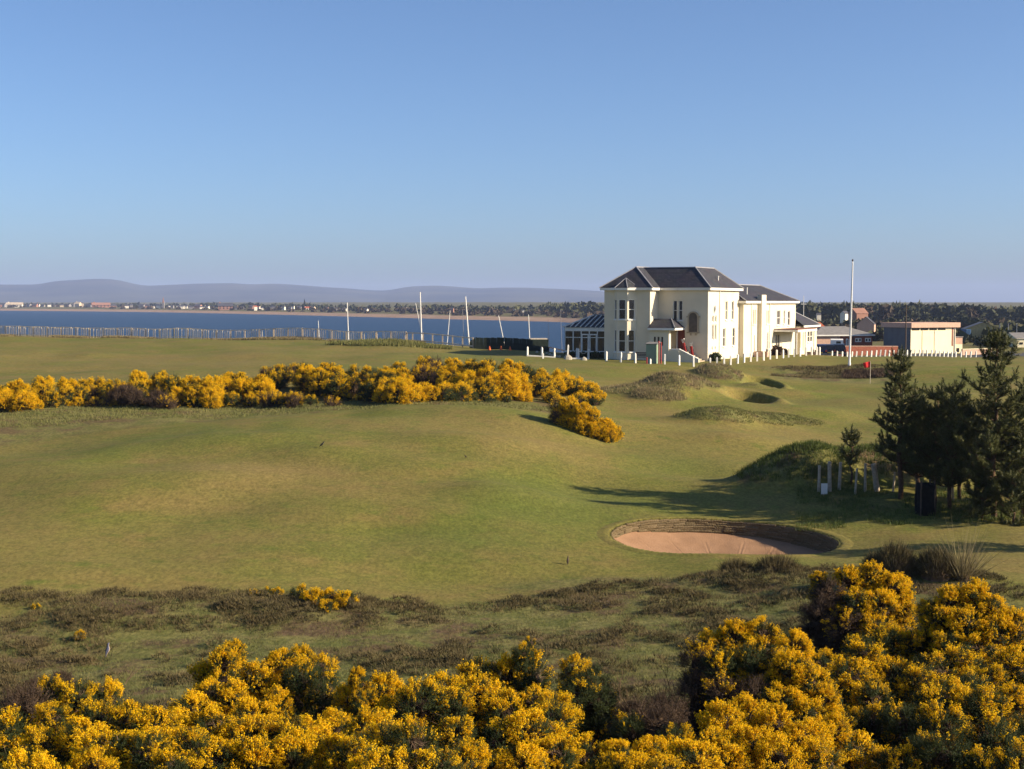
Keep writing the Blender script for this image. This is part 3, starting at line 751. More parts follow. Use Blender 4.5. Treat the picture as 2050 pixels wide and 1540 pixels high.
HA = R(26.5)
HC = on(1417, 135.0)
HC.z = 8.5
club = empty('clubhouse', HC, -HA)
def build_club():
    S = lambda x, y: (x, y)
    ze, zr = 6.75, 8.85
    LX0, LX1, LY = -9.75, -5.05, -2.1
    walls = MB()
    # right (gable-end) face of the main block
    fr = (1, 0); A, B = (0, 0), (0, 9.6)
    ops_r = [(5.3, 5.95, 3.75, 5.6), (7.3, 7.95, 3.75, 5.6), (4.6, 5.35, 1.15, 2.95), (7.6, 8.4, 1.15, 2.95),
             (1.25, 1.75, 1.9, 3.35), (2.05, 2.55, 1.9, 3.35), (1.25, 1.75, 3.6, 4.2), (2.05, 2.55, 3.6, 4.2), (1.1, 1.5, 0.95, 1.25), (2.0, 2.4, 0.95, 1.25)]
    wall_panel(walls, A, B, -0.6, ze, ops_r, fr)
    for i, op in enumerate(ops_r):
        window(club, A, B, fr, op, 1, 2 if i < 4 else 1, sill=i < 4, fw=0.06)
    # main front
    ff = (0, -1); A2, B2 = (LX1, 0), (0, 0); L2 = -LX1
    ops_f = [(1.55, 1.95, 3.75, 5.65), (2.10, 2.50, 3.75, 5.65), (3.45, 4.15, 2.75, 4.55), (2.0, 2.75, 0.95, 2.85)]
    ops_f2 = ops_f[:2] + [ops_f[3]]
    wall_panel(walls, A2, B2, -0.6, ze, ops_f2, ff)
    for op in ops_f[:2]: window(club, A2, B2, ff, op, 1, 2, sill=True, fw=0.05)
    # red door at head of the steps
    mb = MB(); mb.box(0.03, 0.72, -0.05, 0.0, 0.02, 1.88); d = mb.build('door', M['door_red'], club, loc=(LX1 + 2.0, 0.14, 0.95))
    for (a, b, c_, e) in ((0.12, 0.34, 0.2, 0.8), (0.42, 0.64, 0.2, 0.8), (0.12, 0.34, 1.0, 1.7), (0.42, 0.64, 1.0, 1.7)):
        mb = MB(); mb.box(a, b, -0.065, -0.049, c_, e); mb.build('door_panel', M['door_red'], d)
    # left wing: front (behind the bay), return and left side
    wall_panel(walls, (LX0, LY), (LX1, LY), -0.6, ze, [], ff)
    wall_panel(walls, (LX1, LY), (LX1, 0), -0.6, ze, [], fr)
    wall_panel(walls, (LX0, 8.0), (LX0, LY), -0.6, ze, [], (-1, 0))
    # back
    wall_panel(walls, (0, 9.6), (-4.0, 9.6), -0.6, ze, [], (0, 1)); wall_panel(walls, (-4.0, 9.6), (-4.0, 4.2), -0.6, ze, [], (-1, 0))
    wall_panel(walls, (-4.0, 4.2), (LX1, 4.2), -0.6, ze, [], (0, 1)); wall_panel(walls, (LX1, 4.2), (LX1, 8.0), -0.6, ze, [], (1, 0)); wall_panel(walls, (LX1, 8.0), (LX0, 8.0), -0.6, ze, [], (0, 1))
    walls.build('wall', M['render'], club)
    # canted bay window
    bx0, bx1, bd = -8.75, -6.45, 0.78; bf0, bf1 = bx0 + 0.62, bx1 - 0.62
    bay = MB()
    fac = [((bx0, LY), (bf0, LY - bd)), ((bf0, LY - bd), (bf1, LY - bd)), ((bf1, LY - bd), (bx1, LY))]
    for (a, b) in fac:
        v = Vector((b[0] - a[0], b[1] - a[1])); nrm = Vector((v.y, -v.x)).normalized(); Lf = v.length
        m0 = Lf * 0.5; hw = min(0.36, Lf / 2 - 0.13)
        ops = [(m0 - hw, m0 + hw, 0.75, 2.85), (m0 - hw, m0 + hw, 3.85, 5.75)]
        wall_panel(bay, a, b, -0.6, ze - 0.05, ops, nrm, 0.12)
        for op in ops: window(club, a, b, nrm, op, 1, 2, sill=True, thick=0.09, fw=0.06)
    bay.build('bay_wall', M['render'], club)
    # roofs
    o = 0.38
    rf = MB()
    hip_roof(rf, -4.0 - o, 0 + o, -o, 9.6 + o, ze + 0.12, zr, 'y')
    hip_roof(rf, LX0 - o, LX1 + o, LY - o, 8.0 + o, ze + 0.121, zr + 0.05, 'y')
    hip_roof(rf, -7.4, -2.0, -o + 0.001, 4.2 + o, ze + 0.119, zr - 0.02, 'x', 0.0, 0.0)
    roof = rf.build('roof', M['slate'], club)
    br = MB(); ap = ((bx0 + bx1) / 2, LY + 0.15, ze + 1.05); k = 0.28
    e4 = [(bx0 - k, LY, ze + 0.1), (bf0 - k * 0.5, LY - bd - k, ze + 0.1), (bf1 + k * 0.5, LY - bd - k, ze + 0.1), (bx1 + k, LY, ze + 0.1)]
    br.add(e4 + [ap], [(0, 1, 4), (1, 2, 4), (2, 3, 4)]); br.build('bay_roof', M['slate'], club)
    fl = MB()
    for e in e4[1:3]: fl.bar(e, ap, 0.07)
    fl.bar(e4[0], ap, 0.05); fl.bar(e4[3], ap, 0.07)
    W2 = 2.0 + o; c0 = ze + 0.14
    fl.bar((o, -o, c0), (-2.0, -o + W2, zr + 0.03), 0.09); fl.bar((-2.0, -o + W2, zr + 0.03), (-2.0, 9.6 + o - W2, zr + 0.03), 0.10); fl.bar((-2.0, 9.6 + o - W2, zr + 0.03), (o, 9.6 + o, c0), 0.09)
    xm = (LX0 + LX1) / 2; W1 = (LX1 - LX0) / 2 + o
    fl.bar((LX1 + o, LY - o, c0), (xm, LY - o + W1, zr + 0.07), 0.09); fl.bar((LX0 - o, LY - o, c0), (xm, LY - o + W1, zr + 0.07), 0.07)
    fl.bar((xm, 2.1, zr + 0.01), (-2.0, 2.1, zr + 0.01), 0.10); fl.bar((xm, LY - o + W1, zr + 0.07), (xm, 5, zr + 0.07), 0.10)
    fl.build('ridge_flashing', M['lead'], roof)
    fa = MB(); g = 0.30
    fascia(fa, [(LX0 - g, 8.3), (LX0 - g, LY - g), (LX1 + g, LY - g), (LX1 + g, -g), (g, -g), (g, 9.6 + g), (-4.3, 9.6 + g)], ze + 0.0, 0.24, 0.10)
    fascia(fa, [(bx0 - 0.15, LY - 0.32), (bf0 - 0.08, LY - bd - 0.2), (bf1 + 0.08, LY - bd - 0.2), (bx1 + 0.15, LY - 0.32)], ze - 0.001, 0.24, 0.11)
    fa.build('eaves_board', M['trim'], club)
    so = MB(); so.prism([(LX0 - g, 8.3), (LX0 - g, LY - g), (LX1 + g, LY - g), (LX1 + g, -g), (g, -g), (g, 9.6 + g), (-4.3, 9.6 + g)], ze - 0.03, ze + 0.02)
    so.build('soffit', M['trim'], club)
    # vents and chimney
    for (x, y, z, h) in ((-0.55, 4.6, 7.2, 0.75),):
        mb = MB(); mb.lathe([(0.06, 0), (0.06, h), (0.09, h), (0.09, h + 0.1)], 8); mb.build('vent_pipe', M['trim'], club, loc=(x, y, z))
    mb = MB(); mb.box(-0.35, 0.35, -0.3, 0.3, 0, 1.5); mb.box(-0.40, 0.40, -0.35, 0.35, 1.5, 1.62); ch = mb.build('chimney', M['sandstone'], club, loc=(-9.2, 4.6, 6.9))
    for x in (-0.16, 0.16):
        mb = MB(); mb.lathe([(0.09, 0), (0.08, 0.35)], 8); mb.build('chimney_pot', M['pinkbrick'], ch, loc=(x, 0, 1.62))
    # arched niche panel on the front wall
    mb = MB(); pts = [(-0.42, 0.0), (0.42, 0.0), (0.42, 1.45)] + [(0.42 * math.cos(a), 1.45 + 0.42 * math.sin(a)) for a in np.linspace(0.2, math.pi - 0.2, 9)] + [(-0.42, 1.45)]
    nn = len(pts); vs_ = [(p[0], -0.06, p[1]) for p in pts] + [(p[0], 0.0, p[1]) for p in pts]
    mb.add(vs_, [tuple(range(nn))] + [(i, i + nn, (i + 1) % nn + nn, (i + 1) % nn) for i in range(nn)])
    nich = mb.build('niche_panel', mat('niche_stone', (0.12, 0.10, 0.08), 0.9, 0.2, 0.15, 3.0), club, loc=(-1.45, 0.0, 2.65))
    mb = MB()
    for i in range(2, nn - 1): mb.bar((pts[i][0] * 1.12, -0.08, pts[i][1] * 1.02), (pts[i + 1][0] * 1.12, -0.08, pts[i + 1][1] * 1.02), 0.14)
    mb.bar((0.48, -0.05, 0.0), (0.48, -0.05, 1.45), 0.13); mb.bar((-0.48, -0.05, 0.0), (-0.48, -0.05, 1.45), 0.13)
    mb.bar((-0.62, -0.06, -0.05), (0.62, -0.06, -0.05), 0.16, 0.12); mb.bar((-0.66, -0.06, 1.45), (-0.44, -0.06, 1.45), 0.16, 0.12); mb.bar((0.44, -0.06, 1.45), (0.66, -0.06, 1.45), 0.16, 0.12)
    for x in (-0.25, 0.25): mb.bar((x, -0.06, -0.11), (x, -0.06, -0.32), 0.14)
    mb.build('niche_moulding', M['sandstone'], nich)
    # round light high in the right face
    mb = MB(); mb.add([(0.01, 0.24 * math.cos(a), 0.36 * math.sin(a)) for a in np.linspace(0, 2 * math.pi, 16, endpoint=False)], [tuple(range(16))])
    oc = mb.build('round_window', M['glass'], club, loc=(0.0, 1.9, 4.85))
    mb = MB(); mb.tube([(0.02, 0.26 * math.cos(a), 0.38 * math.sin(a)) for a in np.linspace(0, 2 * math.pi, 17)], 0.05, 5, False); mb.build('frame', M['trim'], oc)
    # downpipe
    mb = MB(); mb.tube([(0.07, 3.35, 6.6), (0.07, 3.35, -0.4)], 0.05, 6); mb.build('downpipe', M['trim'], club)
    # porch in the corner, with steps
    px0, px1, py0 = LX1 + 0.001, LX1 + 2.0, -2.35
    pw = MB()
    wall_panel(pw, (px0 - 0.02, py0), (px1, py0), -0.6, 2.95, [(0.45, 0.72, 1.35, 2.25), (0.82, 1.09, 1.35, 2.25), (1.19, 1.46, 1.35, 2.25)], ff)
    for u in (0.45, 0.82, 1.19): window(club, (px0 - 0.02, py0), (px1, py0), ff, (u, u + 0.27, 1.35, 2.25), 1, 1, sill=False, fw=0.035)
    wall_panel(pw, (px1, py0), (px1, py0 + 0.55), -0.6, 2.95, [], fr)
    wall_panel(pw, (px1, -0.35), (px1, -0.001), -0.6, 2.95, [], fr); wall_panel(pw, (px1, py0 + 0.55), (px1, -0.35), 2.75, 2.95, [], fr)
    pw.box(px0, px1 + 1.0, py0 + 0.02, -0.02, -0.6, 0.92)
    pw.build('porch_wall', M['render'], club)
    pr = MB(); a, b, c_, e = px0 - 0.02, px1 + 0.75, py0 - 0.4, -0.001
    pr.add([(a, c_, 3.05), (b, c_, 3.05), (b, e, 3.05), (a, e, 3.05), (a, e - 1.0, 3.9), (b - 1.0, e - 1.0, 3.9), (b - 1.0, e, 3.9), (a, e, 3.9)], [(0, 1, 5, 4), (1, 2, 6, 5), (4, 5, 6, 7)])
    pr.box(a, b - 0.02, c_ + 0.02, e, 2.96, 3.04); pr.build('porch_roof', M['slate'], club)
    mb = MB(); fascia(mb, [(a, c_ + 0.05), (b - 0.05, c_ + 0.05), (b - 0.05, e)], 2.95, 0.2, 0.09); mb.build('porch_eaves', M['trim'], club)
    mb = MB(); mb.bar((b, c_, 3.08), (b - 1.0, e - 1.0, 3.92), 0.06); mb.build('porch_flashing', M['lead'], club)
    x0 = px1 + 1.0
    for i in range(6):
        mb = MB(); mb.box(x0 + i * 0.3, x0 + (i + 1) * 0.3, -1.75, -0.02, -0.6, 0.78 - i * 0.16); mb.build('step', M['sandstone'], club)
    mb = MB()
    mb.box(px1 + 0.01, x0, -2.2, -1.98, -0.6, 1.02)
    mb.add([(x0, -2.2, -0.6), (x0 + 1.9, -2.2, -0.6), (x0 + 1.9, -2.2, 0.1), (x0, -2.2, 1.0), (x0, -1.98, -0.6), (x0 + 1.9, -1.98, -0.6), (x0 + 1.9, -1.98, 0.1), (x0, -1.98, 1.0)],
           [(0, 1, 2, 3), (7, 6, 5, 4), (1, 5, 6, 2), (0, 3, 7, 4)])
    mb.build('step_parapet', M['render'], club)
    mb = MB(); mb.bar((px1, -2.09, 1.06), (x0, -2.09, 1.06), 0.28, 0.09); mb.bar((x0, -2.09, 1.04), (x0 + 1.9, -2.09, 0.14), 0.28, 0.09); mb.build('coping', M['trim'], club)
    # ---- rear wing
    wx, wy0, wy1, wz = 0.5, 9.6, 29.1, 5.5
    ww = MB()
    ops_w = [(3.2, 3.55, 3.2, 4.7), (3.75, 4.1, 3.2, 4.7), (8.0, 8.35, 3.2, 4.6), (8.55, 8.9, 3.2, 4.6), (12.0, 13.3, 3.0, 4.6), (14.6, 15.2, 3.1, 4.6), (16.3, 17.2, 2.9, 4.5),
             (3.6, 3.95, 0.1, 2.1), (8.3, 8.75, 0.5, 2.3), (9.0, 9.45, 0.5, 2.3), (11.6, 12.4, -0.1, 2.0), (12.5, 13.3, -0.1, 2.0)]
    wall_panel(ww, (wx, wy0), (wx, wy1), -0.8, wz, ops_w, fr)
    for i, op in enumerate(ops_w):
        window(club, (wx, wy0), (wx, wy1), fr, op, 2 if i == 4 else 1, 2 if i < 10 else 1, name='window' if i < 10 else 'door', sill=i < 10, fw=0.06)
    wall_panel(ww, (-6.0, wy0), (wx, wy0), -0.8, wz, [], ff); wall_panel(ww, (wx, wy1), (-6.0, wy1), -0.8, wz, [], (0, 1)); wall_panel(ww, (-6.0, wy1), (-6.0, wy0), -0.8, wz, [], (-1, 0))
    ww.build('wing_wall', M['render'], club)
    rw = MB(); hip_roof(rw, -6.0 - o, wx + o, wy0 - o, wy1 + o, wz + 0.12, wz + 1.85, 'y', 3.6, 3.6); r2 = rw.build('wing_roof', M['slate'], club)
    fl = MB(); xm2 = (-6.0 + wx) / 2; fl.bar((wx + o, wy0 - o, wz + 0.14), (xm2, wy0 - o + 3.6, wz + 1.88), 0.08); fl.bar((wx + o, wy1 + o, wz + 0.14), (xm2, wy1 + o - 3.6, wz + 1.88), 0.08); fl.bar((xm2, wy0 + 3, wz + 1.88), (xm2, wy1 - 3, wz + 1.88), 0.09); fl.build('ridge_flashing', M['lead'], r2)
    mb = MB(); fascia(mb, [(-6.0, wy0 - 0.3), (wx + 0.3, wy0 - 0.3), (wx + 0.3, wy1 + 0.3), (-6.0, wy1 + 0.3)], wz, 0.24, 0.10); mb.build('wing_eaves', M['trim'], club)
    mb = MB(); mb.box(-6.2, wx + 0.29, wy0 - 0.29, wy1 + 0.29, wz - 0.03, wz + 0.02); mb.build('wing_soffit', M['trim'], club)
    mb = MB(); mb.box(wx - 0.05, wx + 0.45, 14.4, 16.0, -0.8, wz + 0.75); mb.build('flue_stack', M['render'], club)
    mb = MB(); mb.lathe([(0.06, 0), (0.06, 0.8), (0.09, 0.8), (0.09, 0.9)], 8); mb.build('vent_pipe', M['trim'], club, loc=(-0.6, 14.2, wz + 0.6))
    for y in (12.2, 18.7):
        mb = MB(); mb.tube([(wx + 0.07, y, wz - 0.1), (wx + 0.07, y, -0.5)], 0.045, 6); mb.build('downpipe', M['trim'], club)
    # entrance canopy on the wing
    mb = MB(); mb.box(wx, wx + 2.6, 20.4, 28.2, 2.35, 2.62); cn = mb.build('canopy', M['rust'], club)
    mb = MB(); fascia(mb, [(wx + 0.05, 20.35), (wx + 2.65, 20.35), (wx + 2.65, 28.25)], 2.42, 0.22, 0.08); mb.build('canopy_edge', M['trim'], cn)
    for (x, y) in ((wx + 2.45, 20.6), (wx + 2.45, 27.9), (wx + 2.45, 24.2)):
        mb = MB(); mb.tube([(x, y, -0.6), (x, y, 2.36)], 0.07, 8); mb.build('canopy_post', M['trim'], club)
    # low end block with lean roof
    ex0, ex1, ey0, ey1, ez = -5.5, 1.1, 29.11, 36.2, 2.75
    eb = MB(); eo = [(3.0, 4.0, 0.9, 2.2), (4.2, 5.2, 0.9, 2.2), (0.9, 1.3, 0.0, 2.1)]
    wall_panel(eb, (ex1, ey0), (ex1, ey1), -0.8, ez, eo, fr)
    window(club, (ex1, ey0), (ex1, ey1), fr, eo[0]); window(club, (ex1, ey0), (ex1, ey1), fr, eo[1]); window(club, (ex1, ey0), (ex1, ey1), fr, eo[2], 1, 1, name='door', sill=False)
    wall_panel(eb, (wx, ey0), (ex1, ey0), -0.8, ez, [], ff); wall_panel(eb, (ex1, ey1), (ex0, ey1), -0.8, ez, [], (0, 1)); wall_panel(eb, (ex0, ey1), (ex0, ey0), -0.8, ez, [], (-1, 0))
    eb.build('end_wall', M['render'], club)
    mb = MB(); mb.add([(ex0, ey0, ez + 0.1), (ex1 + 0.4, ey0, ez + 0.1), (ex1 + 0.4, ey1 + 0.4, ez + 0.1), (ex0, ey1 + 0.4, ez + 0.1), (ex0 + 2.5, ey0, ez + 2.3), (-1.6, ey0, ez + 2.3), (-1.6, ey0 + 2.0, ez + 2.3), (ex0 + 2.5, ey0 + 2.0, ez + 2.3)],
                      [(1, 2, 6, 5), (2, 3, 7, 6), (5, 6, 7, 4), (3, 0, 4, 7)])
    er = mb.build('end_roof', M['slate'], club)
    mb = MB(); mb.bar((ex1 + 0.4, ey1 + 0.4, ez + 0.13), (-1.6, ey0 + 2.0, ez + 2.33), 0.08); mb.build('ridge_flashing', M['lead'], er)
    mb = MB(); fascia(mb, [(ex1 + 0.35, ey0 + 0.01), (ex1 + 0.35, ey1 + 0.35), (ex0, ey1 + 0.35)], ez, 0.2, 0.09); mb.build('end_eaves', M['trim'], club)
    # small rear block peeping out on the left
    mb = MB(); wall_panel(mb, (-12.6, 8.2), (-9.76, 8.2), 2.0, 5.6, [], ff); wall_panel(mb, (-12.6, 12), (-12.6, 8.2), -0.6, 5.6, [], (-1, 0)); mb.box(-12.59, -9.8, 8.21, 12, -0.6, 5.59); mb.build('rear_block_wall', M['render'], club)
    mb = MB(); hip_roof(mb, -13.0, -9.3, 7.8, 12.4, 5.6, 6.6, 'y'); mb.box(-12.98, -9.4, 7.82, 12.38, 5.5, 5.598); mb.build('rear_block_roof', M['slate'], club)
    tag(club, 'cream two-storey clubhouse with slate hipped roofs overlooking the course', 'building')
build_club()

def build_conservatory():
    root = empty('conservatory', HC, -HA)
    x0, x1, y0, y1, zb, ze, zr = -15.0, -9.78, 0.4, 6.0, 0.62, 3.0, 4.15
    mb = MB(); mb.box(x0, x1, y0, y1, -0.6, zb); mb.build('base_wall', M['render'], root)
    # mullioned glass walls
    def side(a, b, nrm, n_, door=None):
        a = Vector((*a, 0)); b = Vector((*b, 0)); t = (b - a) / n_; o = Vector((*nrm, 0))
        for i in range(n_ + 1):
            m = MB(); p = a + t * i; m.bar(p + Vector((0, 0, zb)), p + Vector((0, 0, ze)), 0.10); m.build('mullion', M['trim'], root)
        for i in range(n_):
            p, q = a + t * i, a + t * (i + 1)
            if door and i in door:
                m = MB(); w = t.normalized() * 0.09
                m.bar(p + w + Vector((0, 0, 0.15)) + o * 0.06, p + w + Vector((0, 0, 2.35)) + o * 0.06, 0.12, 0.05); m.bar(q - w + Vector((0, 0, 0.15)) + o * 0.06, q - w + Vector((0, 0, 2.35)) + o * 0.06, 0.12, 0.05)
                for z in (0.2, 2.3): m.bar(p + w + Vector((0, 0, z)) + o * 0.06, q - w + Vector((0, 0, z)) + o * 0.06, 0.05, 0.12)
                d = m.build('door', M['trim'], root)
                m = MB(); m.add([p + o * 0.055 + Vector((0, 0, 0.2)), q + o * 0.055 + Vector((0, 0, 0.2)), q + o * 0.055 + Vector((0, 0, 2.3)), p + o * 0.055 + Vector((0, 0, 2.3))], [(0, 1, 2, 3)]); m.build('pane', M['glass'], d)
            for (z0, z1) in ((zb, 2.0), (2.0, ze - 0.35)):
                m = MB(); m.add([p + Vector((0, 0, z0)), q + Vector((0, 0, z0)), q + Vector((0, 0, z1)), p + Vector((0, 0, z1))], [(0, 1, 2, 3)]); m.build('pane', M['glass'], root)
        m = MB()
        for z, h in ((zb, 0.12), (2.0, 0.07), (ze - 0.2, 0.36)): m.bar(a + Vector((0, 0, z)), b + Vector((0, 0, z)), 0.13, h)
        m.build('rail', M['trim'], root)
    side((x0, y0), (x1, y0), (0, -1), 6, (2, 3)); side((x0, y1), (x0, y0), (-1, 0), 4)
    # glazed roof
    xm, ym = x0 + 1.9, (y0 + y1) / 2
    mb = MB(); mb.add([(x0 - 0.2, y0 - 0.2, ze), (x1, y0 - 0.2, ze), (x1, ym, zr), (xm, ym, zr), (x0 - 0.2, y1 + 0.2, ze), (x1, y1 + 0.2, ze)], [(0, 1, 2, 3), (4, 0, 3), (5, 4, 3, 2)])
    rg = mat('tinted_roof_glass', (0.035, 0.036, 0.045), 0.5, 0.25, 0.15, 1.0); mb.build('roof_glazing', rg, root)
    for k in range(10):
        u = x0 - 0.2 + (x1 - x0 + 0.2) * (k + 0.5) / 10
        top = Vector((max(u, xm) if u > xm else u, ym, zr)) if u > xm else Vector((u + 0.0, y0 - 0.2 + (ym - y0 + 0.2) * (u - x0 + 0.2) / (xm - x0 + 0.2), ze + (zr - ze) * (u - x0 + 0.2) / (xm - x0 + 0.2)))
        m = MB(); m.bar((u, y0 - 0.2, ze + 0.04), top + Vector((0, 0, 0.04)), 0.075, 0.10); m.build('rafter', M['trim'], root)
    m = MB(); m.bar((x0 - 0.2, y0 - 0.2, ze + 0.05), (xm, ym, zr + 0.05), 0.12); m.build('hip_rafter', M['trim'], root)
    m = MB(); m.bar((xm, ym, zr + 0.05), (x1, ym, zr + 0.05), 0.12); m.build('ridge', M['lead'], root)
    tag(root, 'glazed conservatory with pale rafters on the seaward side of the clubhouse', 'conservatory')
build_conservatory()

def club_pt(x, y, dz=0.0):
    v = Vector((HC.x + x * math.cos(HA) + y * math.sin(HA), HC.y - x * math.sin(HA) + y * math.cos(HA), 0))
    v.z = gz(v.x, v.y) + dz
    return v

# ------------------------------------------------------------------ white posts
def post_mesh(h, r=0.07):
    mb = MB(); mb.box(-r, r, -r, r, -0.25, h - 0.10)
    mb.add([(-r, -r, h - 0.1), (r, -r, h - 0.1), (r, r, h - 0.1), (-r, r, h - 0.1), (0, 0, h)], [(0, 1, 4), (1, 2, 4), (2, 3, 4), (3, 0, 4)])
    return mb.mesh('post', M['white'])
pm = post_mesh(0.95)
ORD = 'first second third fourth fifth sixth seventh eighth ninth tenth eleventh twelfth thirteenth fourteenth fifteenth sixteenth seventeenth eighteenth nineteenth twentieth'.split()
rs = random.Random(5)
def white_post(px, Y, label, group, h=1.0, lean=0.0, z=None):
    p = on(px, Y)
    o = link('white_post', pm, None, p, (rs.uniform(-0.02, 0.02), lean + rs.uniform(-0.02, 0.02), rs.uniform(0, 1)), (1, 1, h))
    tag(o, label, 'post', group)
    return o
for i, px in enumerate((1214, 1243, 1272, 1331, 1360, 1389)):
    white_post(px, 131 - i * 1.0, ORD[i] + ' white post from the conservatory, before the shaded clubhouse front', 'posts before the clubhouse front')
white_post(1302, 128, 'stubby white post at the foot of the pale green hut', None, 0.5)
for i, px in enumerate((1422, 1436, 1450, 1463, 1477, 1490, 1503, 1516, 1529, 1542, 1555, 1568, 1579, 1590, 1602, 1614, 1625, 1635, 1641)):
    white_post(px, 126.5 + i * 1.35, ORD[i] + ' white post from the clubhouse corner, before its sunlit side', 'posts before the sunlit clubhouse side', 0.95)
for i, px in enumerate((1665.6, 1675.7, 1686, 1695.7, 1705.7, 1714.5, 1725, 1735, 1744.4, 1754, 1762.4, 1771.7, 1780, 1789)):
    white_post(px, 160 + i * 0.9, ORD[i] + ' leaning white post right of the clubhouse in the car park row', 'posts along the car park edge', 0.85, 0.10)
for i, px in enumerate((1798, 1807, 1816, 1824, 1832.6, 1840.8, 1848, 1856, 1865, 1873, 1881.6, 1889.6, 1897.6, 1906, 1913.7, 1924, 1934, 1943.4, 1954)):
    white_post(px, 173 + i * 0.6, ORD[i] + ' white post from the left in the row before the cream hall', 'posts before the cream hall', 0.9, 0.05)
for i, px in enumerate((1056, 1085, 1110)):
    white_post(px, 137, ['left', 'middle', 'right'][i] + ' white post of the low railed plot before the dark fence', 'posts of the railed plot', 1.0)
for i, px in enumerate((1155, 1158, 1178)):
    white_post(px, 138 + (1.2 if i == 0 else 0), ['rearmost white post of the trio left of the conservatory door', 'white post at the left end of the slack rope', 'white post at the right end of the slack rope'][i], 'rope posts by the conservatory', 1.05)
o = white_post(1136, 135, 'tall white post leaning beside two pale stones', None, 1.5, 0.08)
o = white_post(1087, 134.5, 'tiny white peg in front of the railed plot', None, 0.55)
def lowrail(a, b, Y, label):
    p, q = on(a, Y, 0.06), on(b, Y, 0.06); mb = MB(); mb.bar(Vector((0, 0, 0)), q - p, 0.09, 0.14); mb.bar(Vector((0, 0, -0.1)), Vector((0, 0, 0.07)), 0.14)
    tag(mb.build('ground_rail', M['trim'], loc=p), label, 'rail')
lowrail(1056, 1112, 136.8, 'low white ground rail joining three posts')
lowrail(1140, 1180, 136.5, 'low white ground rail below the conservatory')
mb = MB(); a, b = on(1158, 138, 0.85), on(1178, 138, 0.85)
mb.tube([(a.lerp(b, t) - a) + Vector((0, 0, -0.35 * 4 * t * (1 - t))) for t in np.linspace(0, 1, 9)], 0.025, 5); tag(mb.build('rope', M['paling'], loc=a), 'slack rope hung between two white posts', 'rope')
def boulder(px, Y, s, label, seed):
    r_ = random.Random(seed); mb = MB(); n_ = 9
    mb.lathe([(0.5, -0.2), (0.55, 0.05), (0.48, 0.35), (0.25, 0.55), (0.05, 0.6)], n_)
    mb.v = [(x * r_.uniform(0.85, 1.15), y * r_.uniform(0.85, 1.15), z * r_.uniform(0.9, 1.1)) for (x, y, z) in mb.v]
    tag(mb.build('boulder', M['stone'], loc=on(px, Y), scale=s), label, 'stone')
boulder(1137, 134, 0.8, 'pale upright stone at the foot of the tall white post', 1); boulder(1169, 133.5, 0.55, 'small pale stone on the grass below the conservatory', 2)
for i, (px, Y) in enumerate(((1075, 144), (1095, 143), (1101, 142), (1106, 141), (1114, 139.5), (1120, 138.5))):
    boulder(px, Y, 0.28, ORD[i] + ' small pale edging stone from the dark fence towards the tall post', 10 + i)
for ob in [o for o in bpy.data.objects if o.name.startswith('boulder') and o.get('label', '').find('edging stone') > 0]: ob['group'] = 'edging stones'

# ------------------------------------------------------------------ flagpole, hut, bench, bags, tub
p = on(1701, 128); H = 9.35
mb = MB(); mb.lathe([(0.13, -0.3), (0.13, 0.25), (0.10, 0.3), (0.085, 4.5), (0.055, H)], 10)
fp = empty('flagpole', p); fp.rotation_euler = (0, R(1.0), 0)
mb.build('pole', M['white'], fp, True)
mb = MB(); mb.lathe([(0.02, 0), (0.07, 0.05), (0.09, 0.12), (0.05, 0.2), (0.01, 0.22)], 8); mb.build('finial', M['darkwood'], fp, True, loc=(0, 0, H))
mb = MB(); mb.tube([(0.07, -0.09, 1.1), (0.06, -0.07, H - 0.1)], 0.008, 4); mb.build('halyard', M['trim'], fp)
tag(fp, 'tall white flagpole without a flag, right of the clubhouse', 'flagpole')

hp = on(1307, 130)
hut = empty('starter_hut', hp, -HA)
mb = MB(); mb.box(-0.5, 0.5, -0.4, 0.4, -0.3, 1.75); mb.build('body', M['green_hut'], hut)
mb = MB(); mb.add([(-0.58, -0.48, 1.75), (0.58, -0.48, 1.75), (0.58, 0.48, 1.9), (-0.58, 0.48, 1.9), (-0.58, -0.48, 1.82), (0.58, -0.48, 1.82), (0.58, 0.48, 1.97), (-0.58, 0.48, 1.97)], [(0, 3, 2, 1), (4, 5, 6, 7), (0, 1, 5, 4), (1, 2, 6, 5), (2, 3, 7, 6), (3, 0, 4, 7)]); mb.build('roof', M['greyroof'], hut)
mb = MB(); mb.box(-0.3, 0.3, -0.42, -0.402, 0.0, 1.55); mb.build('door', M['green_hut'], hut)
tag(hut, 'pale green hut standing before the clubhouse porch', 'hut')
for i, (px, h) in enumerate(((1319, 2.0), (1323.5, 1.9), (1295, 0.5))):
    mb = MB(); mb.lathe([(0.06, -0.2), (0.06, h), (0.08, h), (0.03, h + 0.08)], 8)
    tag(mb.build('red_post', M['redpost'], loc=on(px, 129.3)), ['taller red post at the right edge of the pale green hut', 'red post second from the pale green hut', 'short red post left of the pale green hut'][i], 'post')
bp = on(1285, 132.5); bench = empty('bench', bp, -HA)
for z in (0.42,):
    for k in range(3): mb = MB(); mb.box(-0.7, 0.7, -0.22 + k * 0.15, -0.1 + k * 0.15, z, z + 0.04); mb.build('seat_slat', M['darkwood'], bench)
for k in range(3): mb = MB(); mb.box(-0.7, 0.7, 0.24, 0.28, 0.52 + k * 0.14, 0.62 + k * 0.14); mb.build('back_slat', M['darkwood'], bench)
